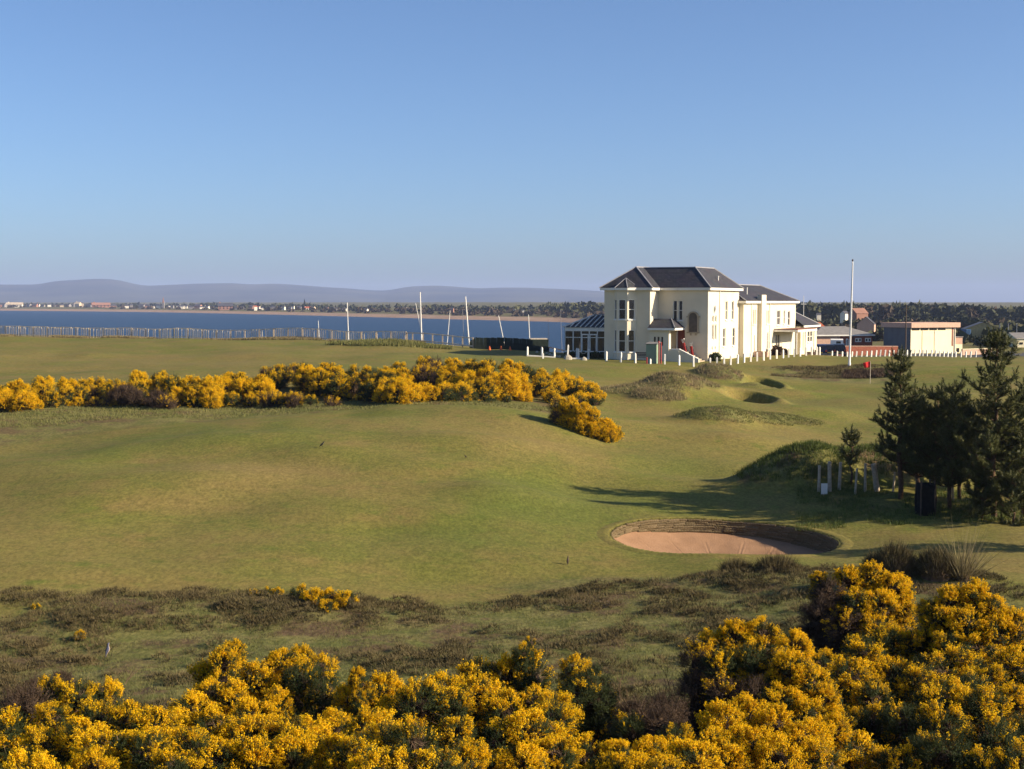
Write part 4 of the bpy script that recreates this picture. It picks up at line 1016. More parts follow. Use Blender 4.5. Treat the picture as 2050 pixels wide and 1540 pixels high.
for x in (-0.62, 0.62):
    mb = MB(); mb.box(x - 0.035, x + 0.035, -0.24, -0.17, -0.1, 0.62); mb.build('leg', M['darkwood'], bench); mb = MB(); mb.box(x - 0.035, x + 0.035, 0.2, 0.27, -0.1, 0.95); mb.build('leg', M['darkwood'], bench)
    mb = MB(); mb.box(x - 0.04, x + 0.04, -0.26, 0.26, 0.62, 0.66); mb.build('armrest', M['darkwood'], bench)
tag(bench, 'dark slatted bench against the clubhouse wall', 'bench')
def golf_bag(x, y, z, rz, m, label):
    v = club_pt(x, y); v.z = HC.z + z
    b = empty('golf_bag', v, rz); b.rotation_euler = (0, R(-14), rz)
    mb = MB(); mb.lathe([(0.13, 0), (0.14, 0.05), (0.12, 0.4), (0.13, 0.8), (0.14, 0.86)], 10); mb.build('bag_body', M[m], b, True)
    mb = MB(); mb.box(0.09, 0.19, -0.08, 0.08, 0.12, 0.5); mb.build('pocket', M['carblack'], b)
    for k in range(5):
        a = k * 1.25; c = Vector((0.07 * math.cos(a), 0.07 * math.sin(a), 0.8)); mb = MB(); mb.tube([c, c + Vector((0.03 * math.cos(a), 0.03 * math.sin(a), 0.30 + 0.03 * k))], 0.008, 5); cl = mb.build('club', M['chrome'], b)
        mb = MB(); mb.bar(c + Vector((0.03 * math.cos(a), 0.03 * math.sin(a), 0.30 + 0.03 * k)), c + Vector((0.11 * math.cos(a), 0.11 * math.sin(a), 0.33 + 0.03 * k)), 0.05); mb.build('club_head', M['chrome'], cl)
    tag(b, label, 'golf bag')
golf_bag(-1.95, -0.8, 0.80, 0.4, 'bagred', 'dark red golf bag standing at the head of the porch steps')
golf_bag(-1.25, -0.8, 0.48, 0.8, 'bagred', 'dark red golf bag leaning lower on the porch steps')
# clipped shrub and planters by the sunlit side
def small_shrub(p, s, m, label, cat='shrub', group=None, n_=260, seed=1):
    r_ = np.random.default_rng(seed); V = []; F = []
    for i in range(n_):
        d = r_.normal(size=3); d[2] = abs(d[2]); d /= np.linalg.norm(d); c = d * r_.uniform(0.55, 1.0) * np.array([0.5, 0.5, 0.75]); a = r_.normal(size=3) * 0.08; b = r_.normal(size=3) * 0.08
        k = len(V); V += [c - a, c + b, c + a, c - b]; F.append((k, k + 1, k + 2, k + 3))
    rt = empty('shrub', p); rt.scale = (s, s, s)
    link('foliage', np_mesh('foliage', np.array(V), np.array(F), M[m]), rt)
    mb = MB(); mb.tube([(0, 0, -0.3), (0.02, 0, 0.3)], [0.05, 0.03], 5); mb.build('stem', M['bark'], rt)
    tag(rt, label, cat, group)
small_shrub(club_pt(0.55, 0.7), 1.15, 'gorse', 'dark shrub at the sunlit corner of the clubhouse', seed=3)
small_shrub(club_pt(1.6, 18.0), 1.5, 'gorsebrown', 'brown shrub below the flue stack of the clubhouse wing', seed=4)
small_shrub(club_pt(1.9, 19.6), 1.0, 'gorsebrown', 'small brown shrub nearest the entrance canopy', seed=5)
small_shrub(club_pt(2.2, 31.5), 1.1, 'gorsebrown', 'brown shrub under the end window of the clubhouse', seed=6)
def planter(p, label, seed):
    t = empty('planter', p, -HA); mb = MB(); mb.box(-0.7, 0.7, -0.25, 0.25, -0.1, 0.55); mb.build('trough', M['pinkbrick'], t); mb = MB(); mb.box(-0.62, 0.62, -0.18, 0.18, 0.551, 0.58); mb.build('soil', M['darkwood'], t)
    tag(t, label, 'planter')
planter(club_pt(3.9, 24.0), 'pinkish trough planter under the entrance canopy', 1); planter(club_pt(1.3, 13.2), 'pinkish trough planter at the recess of the clubhouse wing', 2)
# low dark border under the conservatory
mb = MB()
hv = []
V = []; F = []
for i in range(900):
    c = np.array([rng.uniform(-14.5, -10), rng.uniform(-1.1, -0.2), 0]); c[2] = rng.uniform(0, 0.55); a = rng.normal(size=3) * 0.09; b = rng.normal(size=3) * 0.09
    k = len(V); V += [c - a, c + b, c + a, c - b]; F.append((k, k + 1, k + 2, k + 3))
hd = empty('border_hedge', HC, -HA); link('foliage', np_mesh('foliage', np.array(V), np.array(F), M['gorse']), hd)
for k in range(5):
    mb = MB(); mb.tube([(0, 0, -0.5), (0.03, 0, 0.3)], 0.03, 5); mb.build('stem', M['bark'], hd, loc=(-14.2 + k * 0.95, -0.65, 0))
tag(hd, 'low dark hedge along the foot of the conservatory', 'hedge')

# ------------------------------------------------------------------ fences along the shore
def paling_fence():
    root = empty('paling_fence', on(400, 174))
    O = Vector(root.location); pts = []
    px = -70.0
    while px < 822:
        Y = np.interp(px, [-70, 0, 500, 850], [179, 177, 171, 162]); p = on(px, Y); pts.append(p); px += 1.72 * FPX / Y
    rp = random.Random(11)
    post = MB(); post.box(-0.05, 0.05, -0.05, 0.05, -0.3, 1.3); pme = post.mesh('post', M['wood'])
    for i, p in enumerate(pts):
        link('post', pme, root, p - O, (rp.uniform(-0.03, 0.03), rp.uniform(-0.03, 0.03), 0))
        if i:
            a, b = pts[i - 1] - O, p - O; h = 1.25 + rp.uniform(-0.03, 0.03)
            m = MB(); m.bar(a + Vector((0, -0.075, h)), b + Vector((0, -0.075, h + rp.uniform(-0.04, 0.04))), 0.05, 0.10); m.build('rail', M['paling'], root)
            m = MB(); m.bar(a + Vector((0, -0.075, 0.25)), b + Vector((0, -0.075, 0.25)), 0.05, 0.08); m.build('rail', M['paling'], root)
            m = MB()
            for k in range(8):
                if rp.random() < 0.14: continue
                t = (k + 0.5 + rp.uniform(-0.15, 0.15)) / 8; c = a.lerp(b, t) + Vector((0, -0.12, 0)); w = rp.uniform(0.06, 0.09)
                m.box(c.x - w / 2, c.x + w / 2, c.y - 0.035, c.y + 0.035, c.z + 0.05, c.z + rp.uniform(1.1, 1.28))
            tag(m.build('pickets', M['paling'], root), kind='stuff')
    tag(root, 'long weathered paling fence between the fairway and the sea', 'fence')
paling_fence()

def rail_fence():
    root = empty('rail_fence', on(880, 160)); O = Vector(root.location)
    pts = [on(px, np.interp(px, [815, 950], [163, 156])) for px in (815, 826, 847, 866, 886, 906, 926, 947)]
    for i, p in enumerate(pts):
        m = MB(); m.box(-0.07, 0.07, -0.07, 0.07, -0.3, 1.2); m.build('post', M['wood'], root, loc=p - O)
        if i:
            a, b = pts[i - 1] - O, p - O
            for z in (1.12, 0.25):
                m = MB(); m.bar(a + Vector((0, -0.09, z)), b + Vector((0, -0.09, z)), 0.05, 0.13); m.build('rail', M['paling'], root)
    tag(root, 'short post-and-rail timber fence left of the dark boarded fence', 'fence')
rail_fence()

def board_fence():
    root = empty('board_fence', on(1000, 153)); O = Vector(root.location)
    n_ = 64; me = MB(); me.box(-0.075, 0.075, -0.02, 0.02, -0.2, 1.0); bm_ = me.mesh('board', M['greenfence']); rb = random.Random(2)
    for i in range(n_):
        px = 941 + (1098 - 941) * i / (n_ - 1); Y = np.interp(px, [941, 975, 1100], [157, 153, 151])
        p = on(px, Y); h = min(1.25, 0.45 + 0.85 * (i + 3) / 8)
        if px > 1062: h = 1.1 if px < 1068 else 0.55
        link('board', bm_, root, p - O, (0, rb.uniform(-0.02, 0.02), rb.uniform(-0.05, 0.05)), (0.95, 1, h + rb.uniform(-0.03, 0.03)))
    for k in range(7):
        px = 950 + k * 24; m = MB(); m.box(-0.06, 0.06, 0.03, 0.13, -0.2, 1.0 if px < 1065 else 0.6); m.build('post', M['greenfence'], root, loc=on(px, np.interp(px, [941, 975, 1100], [157, 153, 151])) - O)
    tag(root, 'dark close-boarded fence screening the boat park', 'fence')
    t = empty('boat_trailer', on(1078, 156), 0.1)
    m = MB(); m.box(-1.0, 1.0, -0.8, 0.8, 0.45, 1.35); m.build('cover', M['greenfence'], t)
    m = MB(); m.box(-0.95, 0.9, -0.75, 0.75, 1.351, 1.46); m.build('lid', M['paling'], t)
    for x in (-0.85, 0.85):
        m = MB(); m.v = [(z, 0.12 * s, r) for (z, s, r) in [(0.33 * math.cos(a), s, 0.33 * math.sin(a)) for s in (-1, 1) for a in np.linspace(0, 2 * math.pi, 14, endpoint=False)]]
        m.f = [(i, (i + 1) % 14, 14 + (i + 1) % 14, 14 + i) for i in range(14)] + [tuple(range(13, -1, -1)), tuple(range(14, 28))]
        m.build('wheel', M['tyre'], t, loc=(x * 0.5, -0.85 * (1 if x < 0 else -1), 0.33))
    m = MB(); m.bar((1.0, 0, 0.5), (2.9, 0, 0.1), 0.1); m.build('drawbar', M['darkwood'], t)
    tag(t, 'dark covered trailer with a pale top behind the end of the boarded fence', 'trailer')
    for i, px in enumerate((980, 1003, 1021)):
        m = MB(); m.lathe([(0.16, 0), (0.05, 0.38), (0.03, 0.42)], 8); tag(m.build('marker_cone', M['orange'], loc=on(px, 149)), ['leftmost', 'middle', 'rightmost'][i] + ' orange marker cone in front of the dark boarded fence', 'cone', 'orange marker cones')
board_fence()

# ------------------------------------------------------------------ boats drawn up behind the fences
def dinghy(px, ytop, Y, tilt, mw, label, mcol='white', col_hull='white', pxb=None):
    base_px = px if pxb is None else px + (px - pxb) * 0.9
    Y = 164.0
    while gz(PX(base_px, Y), Y) > 5.2 and Y < 215: Y += 1.0      # drawn up on the shore slope below the fence
    x = PX(base_px, Y); g = gz(x, Y)
    r = empty('sailing_dinghy', (x, Y, g), random.Random(int(px)).uniform(-0.5, 0.5))
    L_ = 4.2; m = MB(); st = [(-2.1, 0.75, 0.55), (-1.0, 0.85, 0.62), (0.4, 0.78, 0.62), (1.4, 0.45, 0.66), (2.1, 0.03, 0.72)]
    vs_ = []
    for (xx, hw, hh) in st: vs_ += [(xx, -hw, hh), (xx, -hw * 0.75, 0.2), (xx, 0, 0.05), (xx, hw * 0.75, 0.2), (xx, hw, hh)]
    fs_ = [(i * 5 + j, i * 5 + j + 1, (i + 1) * 5 + j + 1, (i + 1) * 5 + j) for i in range(4) for j in range(4)] + [(0, 1, 2, 3, 4)] + [(i * 5, (i + 1) * 5, (i + 1) * 5 + 4, i * 5 + 4) for i in range(4)]
    m.add(vs_, fs_); m.build('hull', M[col_hull], r)
    top = at(px if pxb is None else pxb, ytop, Y) - Vector((x, Y, g)); b = Vector((0.3, 0, 0.5))
    r.rotation_euler = (0, 0, 0)
    mst = MB(); mst.tube([b, b.lerp(top, 0.5), top], [mw, mw * 0.9, mw * 0.7], 7); mast = mst.build('mast', M[mcol], r)
    return tag(r, label, 'sailing boat', 'boats drawn up on the shore')
dinghy(695, 606, 186, 0, 0.075, 'boat with a white mast alone behind the paling fence')
dinghy(841, 585, 176, 0, 0.095, 'boat with the tallest upright white mast')
dinghy(843, 607, 178, 0, 0.05, 'boat whose slim mast leans left across the tallest mast', pxb=832)
dinghy(893, 622, 174, 0, 0.055, 'boat whose white mast leans right above the rail fence', pxb=901)
dinghy(935, 594, 172, 0, 0.10, 'boat with a thick white mast at the end of the rail fence', pxb=932)
dinghy(926, 620, 174, 0, 0.03, 'boat with a thin grey mast beside the thick white mast', 'lead')
dinghy(1007, 632, 172, 0, 0.06, 'boat whose mast leans left above the dark boarded fence', pxb=998)
dinghy(1058, 630, 170, 0, 0.065, 'boat with a short white mast behind the covered trailer')
dinghy(1122, 621, 172, 0, 0.03, 'boat with a very thin mast left of the conservatory', 'lead')
dinghy(1097, 640, 178, 0, 0.018, 'boat with a hair-thin dark mast between trailer and conservatory', 'darkwood')
dinghy(637, 642, 195, 0, 0.05, 'boat with a stubby pale mast behind the paling fence')

# ------------------------------------------------------------------ car park and buildings on the right
def strip(name, pa, pb, m, label, dz=0.02, n_=60, k_=8):
    V = []; 
    for i in range(n_ + 1):
        for j in range(k_ + 1):
            a = Vector(pa[0]).lerp(Vector(pa[1]), i / n_); b = Vector(pb[0]).lerp(Vector(pb[1]), i / n_); V.append(a.lerp(b, j / k_)[:2])
    V = np.array(V); Z = height(V[:, 0], V[:, 1]) + dz
    idx = np.arange(len(V)).reshape(n_ + 1, k_ + 1); F = np.stack([idx[:-1, :-1], idx[1:, :-1], idx[1:, 1:], idx[:-1, 1:]], -1).reshape(-1, 4)
    tag(link(name, np_mesh(name, np.column_stack([V, Z]), F, m)), label, kind='structure')
strip('car_park', ((PX(1560, 166), 166), (PX(2150, 196), 196)), ((PX(1560, 205), 205), (PX(2150, 232), 232)), M['asphalt'], 'grey asphalt yard beyond the white posts')

def car(px, Y, m, label, rz, s=1.0):
    r = empty('parked_car', on(px, Y, 0.02), rz); r.scale = (s, s, s)
    # y forward, rear at -y
    prof = [(-2.1, 0.42), (-2.15, 0.75), (-2.05, 1.0), (-1.85, 1.55), (-1.5, 1.66), (0.3, 1.66), (1.0, 1.08), (2.0, 0.95), (2.15, 0.7), (2.1, 0.42)]
    m1 = MB(); n_ = len(prof); ins = lambda z: 0.85 if z < 1.1 else 0.70
    m1.add([(-ins(z), y, z) for (y, z) in prof] + [(ins(z), y, z) for (y, z) in prof], [tuple(range(n_ - 1, -1, -1)), tuple(range(n_, 2 * n_))] + [(i, (i + 1) % n_, (i + 1) % n_ + n_, i + n_) for i in range(n_)])
    m1.build('body', m, r)
    g = MB(); g.add([(-0.62, -2.06, 1.06), (0.62, -2.06, 1.06), (0.58, -1.88, 1.50), (-0.58, -1.88, 1.50)], [(0, 1, 2, 3)]); g.build('rear_window', M['glass'], r)
    for sx in (-1, 1):
        g = MB(); g.add([(sx * 0.80, -1.7, 1.1), (sx * 0.80, 0.75, 1.1), (sx * 0.72, 0.2, 1.55), (sx * 0.72, -1.5, 1.55)], [(0, 1, 2, 3)]); g.build('side_window', M['glass'], r)
        g = MB(); g.box(sx * 0.72 - 0.1, sx * 0.72 + 0.1, -2.18, -2.08, 0.78, 1.0); g.build('tail_light', M['lamp_red'], r)
        for y in (-1.3, 1.35):
            w = MB(); w.tube([(sx * 0.68, y, 0.33), (sx * 0.88, y, 0.33)], 0.33, 14); wh = w.build('wheel', M['tyre'], r); w = MB(); w.tube([(sx * 0.86, y, 0.33), (sx * 0.892, y, 0.33)], 0.19, 10); w.build('rim', M['chrome'], wh)
    g = MB(); g.box(-0.8, 0.8, -2.24, -2.1, 0.4, 0.62); g.build('bumper', M['greypanel'], r); g = MB(); g.box(-0.26, 0.26, -2.26, -2.241, 0.62, 0.74); g.build('number_plate', mat('yellow_plate', (0.6, 0.42, 0.05), 0.5, 0.3, 0.05), r)
    tag(r, label, 'car', 'cars parked beside the clubhouse')
car(1640, 176, M['carblue'], 'navy car parked closest to the clubhouse end wall', -0.15)
car(1658, 177, M['carblack'], 'black car with its tail lights showing, middle of three', -0.18)
car(1679, 178, M['carblack'], 'black car parked nearest the flagpole', -0.2)

def block(name, px, Y, rz, w, d, h, m, label, cat, roof=None, zdrop=0.0):
    r = empty(name, on(px, Y), rz)
    b = MB(); b.box(0, w, 0, d, -0.8, h); b.build('wall', m, r)
    return r
# brick building with grey roof
r = block('brick_building', 1682, 212, 0.22, 5.2, 7, 2.75, M['brick'], '', '')
mb = MB(); vs_ = hip_roof(mb, -4.4, 5.5, -0.4, 7.4, 2.8, 4.0, 'x', 3.0, 3.0); mb.build('roof', M['greyroof'], r)
mb = MB(); fascia(mb, [(-4.3, -0.35), (5.45, -0.35), (5.45, 7.3)], 2.72, 0.2, 0.08); mb.build('eaves_board', M['trim'], r)
mb = MB(); mb.box(-4.2, -0.001, 0.02, 6.9, -0.8, 2.74); mb.build('side_block', M['pinkbrick'], r)
for (a, b, c, e) in ((0.9, 1.3, 0.6, 2.2), (2.4, 3.4, 1.7, 2.3), (4.0, 4.95, 1.7, 2.3)):
    mb = MB(); mb.box(a, b, -0.05, 0.0, c, e); f_ = mb.build('window', M['trim'], r)
    k = 2 if b - a > 0.6 else 1
    for q in range(k):
        mb = MB(); ww = (b - a) / k; mb.add([(a + q * ww + 0.12, -0.056, c + 0.13), (a + (q + 1) * ww - 0.12, -0.056, c + 0.13), (a + (q + 1) * ww - 0.12, -0.056, e - 0.13), (a + q * ww + 0.12, -0.056, e - 0.13)], [(0, 1, 2, 3)]); mb.build('pane', M['glass'], f_)
mb = MB(); mb.tube([(2.1, -0.08, 2.7), (2.1, -0.08, -0.4)], 0.05, 6); mb.build('downpipe', M['darkwood'], r)
tag(r, 'red brick single-storey building with a grey hipped roof', 'building')
# dormer building behind the clubhouse end
r = block('dormer_building', 1598, 214, 0.2, 4.6, 6, 2.7, M['pinkbrick'], '', '')
mb = MB(); mb.box(-0.05, 4.65, 0.3, 6, 2.7, 3.4); mb.build('dormer_wall', M['trim'], r)
for k in range(5):
    mb = MB(); mb.add([(0.2 + k * 0.9, 0.29, 2.78), (0.9 + k * 0.9, 0.29, 2.78), (0.9 + k * 0.9, 0.29, 3.35), (0.2 + k * 0.9, 0.29, 3.35)], [(0, 1, 2, 3)]); mb.build('pane', M['glass'], r)
mb = MB(); mb.add([(-0.3, 0.0, 3.4), (4.9, 0.0, 3.4), (4.9, 3.2, 4.5), (-0.3, 3.2, 4.5), (4.9, 6.2, 3.4), (-0.3, 6.2, 3.4)], [(0, 1, 2, 3), (3, 2, 4, 5), (1, 4, 2), (0, 3, 5), (0, 5, 4, 1)]); mb.build('roof', M['orangetile'], r)
tag(r, 'low building with an orange-red roof and a strip of windows behind the clubhouse', 'building')
r = empty('white_van', on(1675, 204, 0.02), -0.2)
mb = MB(); n_ = 8; prof = [(-2.2, 0.4), (-2.2, 2.1), (-1.9, 2.2), (0.9, 2.2), (1.6, 1.3), (2.3, 1.05), (2.35, 0.6), (2.3, 0.4)]
mb.add([(-0.85, y, z) for (y, z) in prof] + [(0.85, y, z) for (y, z) in prof], [tuple(range(n_ - 1, -1, -1)), tuple(range(n_, 2 * n_))] + [(i, (i + 1) % n_, (i + 1) % n_ + n_, i + n_) for i in range(n_)]); mb.build('body', M['white'], r)
for sx in (-1, 1):
    mb = MB(); mb.add([(sx * 0.2 - 0.35, -2.21, 1.4), (sx * 0.2 + 0.35 - (0.1 if sx < 0 else 0), -2.21, 1.4), (sx * 0.2 + 0.3, -2.21, 1.9), (sx * 0.2 - 0.3, -2.21, 1.9)], [(0, 1, 2, 3)]) if sx > 0 else mb.box(0.72, 0.8, -2.24, -2.2, 0.9, 1.3)
    mb.build('rear_window' if sx > 0 else 'tail_light', M['glass'] if sx > 0 else M['lamp_red'], r)
    for y in (-1.4, 1.5): mb = MB(); mb.tube([(sx * 0.68, y, 0.34), (sx * 0.9, y, 0.34)], 0.34, 12); mb.build('wheel', M['tyre'], r)
tag(r, 'white van parked before the brick building', 'van')
# brick yard wall
a, b = on(1672, 198), on(1797, 201); r = empty('yard_wall', a); L_ = (b - a)
mb = MB(); mb.bar(Vector((0, 0, 0.3)), L_ + Vector((0, 0, 0.3)), 0.25, 1.9); mb.build('brickwork', M['brick'], r); mb = MB(); mb.bar(Vector((0, 0, 1.29)), L_ + Vector((0, 0, 1.29)), 0.32, 0.08); mb.build('coping', M['pinkbrick'], r)
tag(r, 'low red brick yard wall behind the white posts', 'wall')
# flat-roofed cream hall
r = empty('cream_hall', on(1823, 206), R(28))
hw, hd, hh = 8.8, 5.6, 4.1
mb = MB(); wall_panel(mb, (0, 0), (0, hd), -0.8, hh, [], (-1, 0)); mb.build('side_wall', M['greypanel'], r)
mb = MB(); wall_panel(mb, (0, 0), (hw, 0), -0.8, hh, [], (0, -1)); wall_panel(mb, (hw, 0), (hw, hd), -0.8, hh, [], (1, 0)); wall_panel(mb, (hw, hd), (0, hd), -0.8, hh, [], (0, 1)); mb.build('wall', M['creampanel'], r)
mb = MB(); mb.box(-0.3, hw + 0.5, -0.45, hd + 0.3, hh - 0.35, hh + 0.35); mb.build('roof', M['pinkbrick'], r)
for k in range(4):
    mb = MB(); mb.box(0.2 + k * 1.7, 1.65 + k * 1.7, -0.03, -0.003, hh - 0.75, hh - 0.38); mb.build('clerestory_pane', M['glass'], r)
for x in (2.2, 4.6): mb = MB(); mb.box(x - 0.03, x + 0.03, -0.04, -0.002, -0.5, hh - 0.8); mb.build('panel_joint', M['sandstone'], r)
mb = MB(); mb.box(hw - 0.75, hw - 0.5, -0.04, -0.002, 1.0, hh - 0.4); mb.build('slot_window', M['door_red'], r)
mb = MB(); mb.tube([(hw - 0.2, -0.08, hh - 0.4), (hw - 0.2, -0.08, -0.4)], 0.06, 6); mb.build('downpipe', M['trim'], r)
tag(r, 'flat-roofed cream hall with a dark grey side wall', 'building')
r = block('brick_annex', 1911, 211, 0.3, 1.35, 2.5, 1.3, M['creampanel'], '', '')
mb = MB(); mb.box(0, 1.35, 0.0, 2.5, 1.301, 2.35); mb.build('upper_wall', M['pinkbrick'], r); mb = MB(); mb.box(-0.1, 1.45, -0.1, 2.6, 2.351, 2.46); mb.build('roof', M['greyroof'], r)
mb = MB(); mb.box(0.35, 0.8, -0.04, -0.001, 0.15, 0.75); mb.build('window', M['glass'], r)
tag(r, 'small annex of pink block over cream beside the cream hall', 'building')
a, b = on(1926, 203), on(1985, 206); r = empty('block_wall', a); L_ = (b - a)
mb = MB(); mb.bar(Vector((0, 0, 0.1)), L_ + Vector((0, 0, 0.1)), 0.22, 1.5); mb.build('blockwork', M['pinkbrick'], r); mb = MB(); mb.bar(Vector((0, 0, 0.88)), L_ + Vector((0, 0, 0.88)), 0.3, 0.07); mb.build('coping', M['creampanel'], r); tag(r, 'low pale pink wall right of the annex', 'wall')

def gable_house(px, Y, w, d, h, rh, wm, rm, label, rz=0.0, cat='house', group=None, z=None, win=0, chim=False, sink=1.5):
    x = PX(px, Y); g = gz(x, Y) if z is None else z
    r = empty('house', (x, Y, g), rz)
    b = MB(); b.box(-w / 2, w / 2, -d / 2, d / 2, -sink, h); b.add([(-w / 2, -d / 2, h), (-w / 2, d / 2, h), (-w / 2, 0, h + rh * 0.97)], [(0, 2, 1)]); b.add([(w / 2, -d / 2, h), (w / 2, d / 2, h), (w / 2, 0, h + rh * 0.97)], [(0, 1, 2)]); b.build('wall', wm, r)
    o = 0.04 * w
    b = MB(); b.add([(-w / 2 - o, -d / 2 - o, h - o * 0.5), (w / 2 + o, -d / 2 - o, h - o * 0.5), (w / 2 + o, 0, h + rh), (-w / 2 - o, 0, h + rh), (w / 2 + o, d / 2 + o, h - o * 0.5), (-w / 2 - o, d / 2 + o, h - o * 0.5)], [(0, 1, 2, 3), (3, 2, 4, 5)]); rf = b.build('roof', rm, r)
    if chim:
        b = MB(); b.box(-w * 0.42, -w * 0.34, -0.5, 0.5, h + rh * 0.6, h + rh * 1.35); b.build('chimney', wm, rf)
    for k in range(win):
        u = -w / 2 + w * (k + 0.5) / win; 
        for zz in ((0.3, 0.62) if h > 5 else (0.35,)):
            b = MB(); b.box(u - w / win * 0.18, u + w / win * 0.18, -d / 2 - 0.06, -d / 2 - 0.001, h * zz, h * (zz + 0.22)); b.build('window', M['glass'], r)
    tag(r, label, cat, group)
    return r
r = gable_house(1964, 330, 6.2, 8, 2.4, 1.5, M['yellowbrick'], M['greyroof'], 'tan gabled building beyond the pines', 0.0, 'building', win=3); r.rotation_euler = (0, 0, R(80))
r = empty('shipping_container', on(1933, 322), 0.2); mb = MB(); mb.box(-0.6, 0.6, -1.2, 1.2, -0.2, 2.4); mb.build('body', M['blue'], r)
for k in range(4): mb = MB(); mb.box(-0.5 + k * 0.28, -0.4 + k * 0.28, -1.25, -1.2, 0.0, 2.3); mb.build('rib', M['blue'], r)
tag(r, 'blue container standing left of the tan gabled building', 'container')
gable_house(2047, 262, 5.0, 6, 1.7, 1.0, M['creampanel'], M['greyroof'], 'cream bungalow at the right edge behind the tall pine', 0.1, win=3)
gable_house(1734, 345, 3.6, 4.0, 3.2, 1.8, M['pinkbrick'], M['slate_far'], 'pink gabled house above the brick building roof', R(70), win=0)
gable_house(1717, 560, 5.2, 6, 4.5, 2.0, M['house_pink'], M['house_pink'], 'red sandstone house in front of the wood', R(20), win=3)
for i, (px, Y, w, lab) in enumerate(((1638, 640, 1.9, 'white cottage nearest the clubhouse roof at the wood edge'), (1690, 600, 2.6, 'low white cottage left of the red sandstone house'), (1776, 720, 2.0, 'white gable among trees above the telegraph pole'), (2002, 760, 3.2, 'white house high in the wood behind the tallest pine'), (2014, 800, 2.6, 'smaller white house just right of the white house in the wood'))):
    gable_house(px, Y, w, w, w * 0.7, w * 0.45, M['house_white'], M['slate_far'], lab, R(40 * i), z=CAMZ - Y * ((632 if i < 3 else 631) - 605) / FPX - 1.0, sink=6)
def pole(name, px, Y, ytop, rad, m, label, cat, arm=None, arm_y=None):
    p = on(px, Y); t = at(px, ytop, Y).z - p.z; r = empty(name, p)
    mb = MB(); mb.tube([(0, 0, -0.4), (0, 0, t)], [rad, rad * 0.7], 7); mb.build('pole', m, r)
    if arm: mb = MB(); z = at(px, arm_y, Y).z - p.z; mb.bar((-arm, 0, z), (arm, 0, z), 0.09); mb.build('crossarm', m, r)
    tag(r, label, cat)
pole('telegraph_pole', 1813, 204, 611, 0.11, M['darkwood'], 'dark telegraph pole behind the left pine', 'pole', 0.35, 618)
pole('mast', 1608, 186, 592, 0.045, M['trim'], 'white mast with a crossarm behind the clubhouse end', 'mast', 0.35, 609)
pole('mast', 1619, 190, 612, 0.03, M['darkwood'], 'thin dark mast right of the white crossarm mast', 'mast')
pole('mast', 1685, 240, 634, 0.04, M['greypanel'], 'thin grey mast behind the brick building roof', 'mast')
for i, px in enumerate((2001, 2018, 2035)):
    pole('lamp_post', px, 310, 648, 0.07, M['chrome'], ['left', 'middle', 'right'][i] + ' one of three pale lamp posts behind the tallest pine', 'lamp post')

# ------------------------------------------------------------------ town across the bay
WH, CR, PK, GR = M['house_white'], M['house_cream'], M['house_pink'], M['house_grey']
town = [  # column, width px, top row, wall, roof, label
    (31, 30, 605.5, WH, CR, 'long pale terrace gleaming at the left end of the far shore'), (9, 8, 607, GR, None, None), (2, 6, 608, PK, None, None), (60, 7, 608, GR, None, None), (72, 9, 607.5, PK, None, 'pinkish house right of the long pale terrace on the far shore'),
    (79, 4, 609, WH, None, None), (88, 6, 609.5, GR, None, None), (100, 7, 607.5, WH, None, 'bright white house standing alone left of the cream tower block'), (113, 9, 610, GR, None, None), (125, 7, 608.5, CR, None, None), (138, 9, 608.5, GR, None, None),
    (149, 3, 605.5, GR, None, None), (158, 10, 604.5, CR, CR, 'tall cream block on the far shore'), (167, 4, 606, CR, None, None), (203, 34, 606, PK, PK, 'long red sandstone building right of the tall cream block'), (180, 12, 608, GR, None, None), (226, 14, 609, PK, None, None),
    (255, 8, 610, WH, None, None), (264, 6, 609, GR, None, None), (285, 10, 609, GR, None, None), (296, 9, 609, PK, None, 'sandstone house left of the far church spire'), (309, 4, 613, WH, None, None), (318, 8, 608.5, WH, None, 'bright white house directly left of the far church spire'), (325, 5, 611, CR, None, None),
    (340, 5, 611, WH, None, None), (346, 6, 610.5, GR, None, None), (357, 5, 612, WH, None, None), (365, 9, 611, WH, None, None), (374, 5, 614, WH, None, None), (384, 10, 612, GR, None, None), (398, 12, 609, PK, None, None), (404, 7, 616, WH, None, None), (415, 9, 612.5, WH, None, 'cream white house left of the big dark red block'),
    (452, 28, 606.5, PK, M['slate_far'], 'big dark red turreted block on the far shore'), (475, 8, 613, GR, None, None), (486, 6, 613, GR, None, None), (504, 8, 611, PK, None, None), (512, 6, 612, WH, M['orangetile'], None), (519, 6, 613, WH, M['orangetile'], None), (525, 6, 615, WH, None, None),
    (540, 8, 615, GR, None, None), (548, 7, 614, GR, None, None), (568, 7, 615.5, WH, None, 'white house standing alone right of the white cluster on the far shore'), (582, 6, 614, GR, None, None), (588, 4, 612.5, WH, None, None), (600, 8, 615, GR, None, None), (616, 12, 615.5, WH, M['orangetile'], 'white house with a bright orange roof on the far shore'), (627, 8, 622, CR, None, None),
    (733, 8, 620, WH, None, None), (811, 8, 624, WH, None, 'low white cottage behind the beach between two masts'), (905, 7, 616, PK, None, None), (1030, 5, 619, WH, None, None), (1047, 5, 622, WH, None, None), (690, 8, 626, WH, None, None), (672, 7, 624, GR, None, None), (655, 6, 622, PK, None, None)]
rt = random.Random(17)
cnt_ = {}
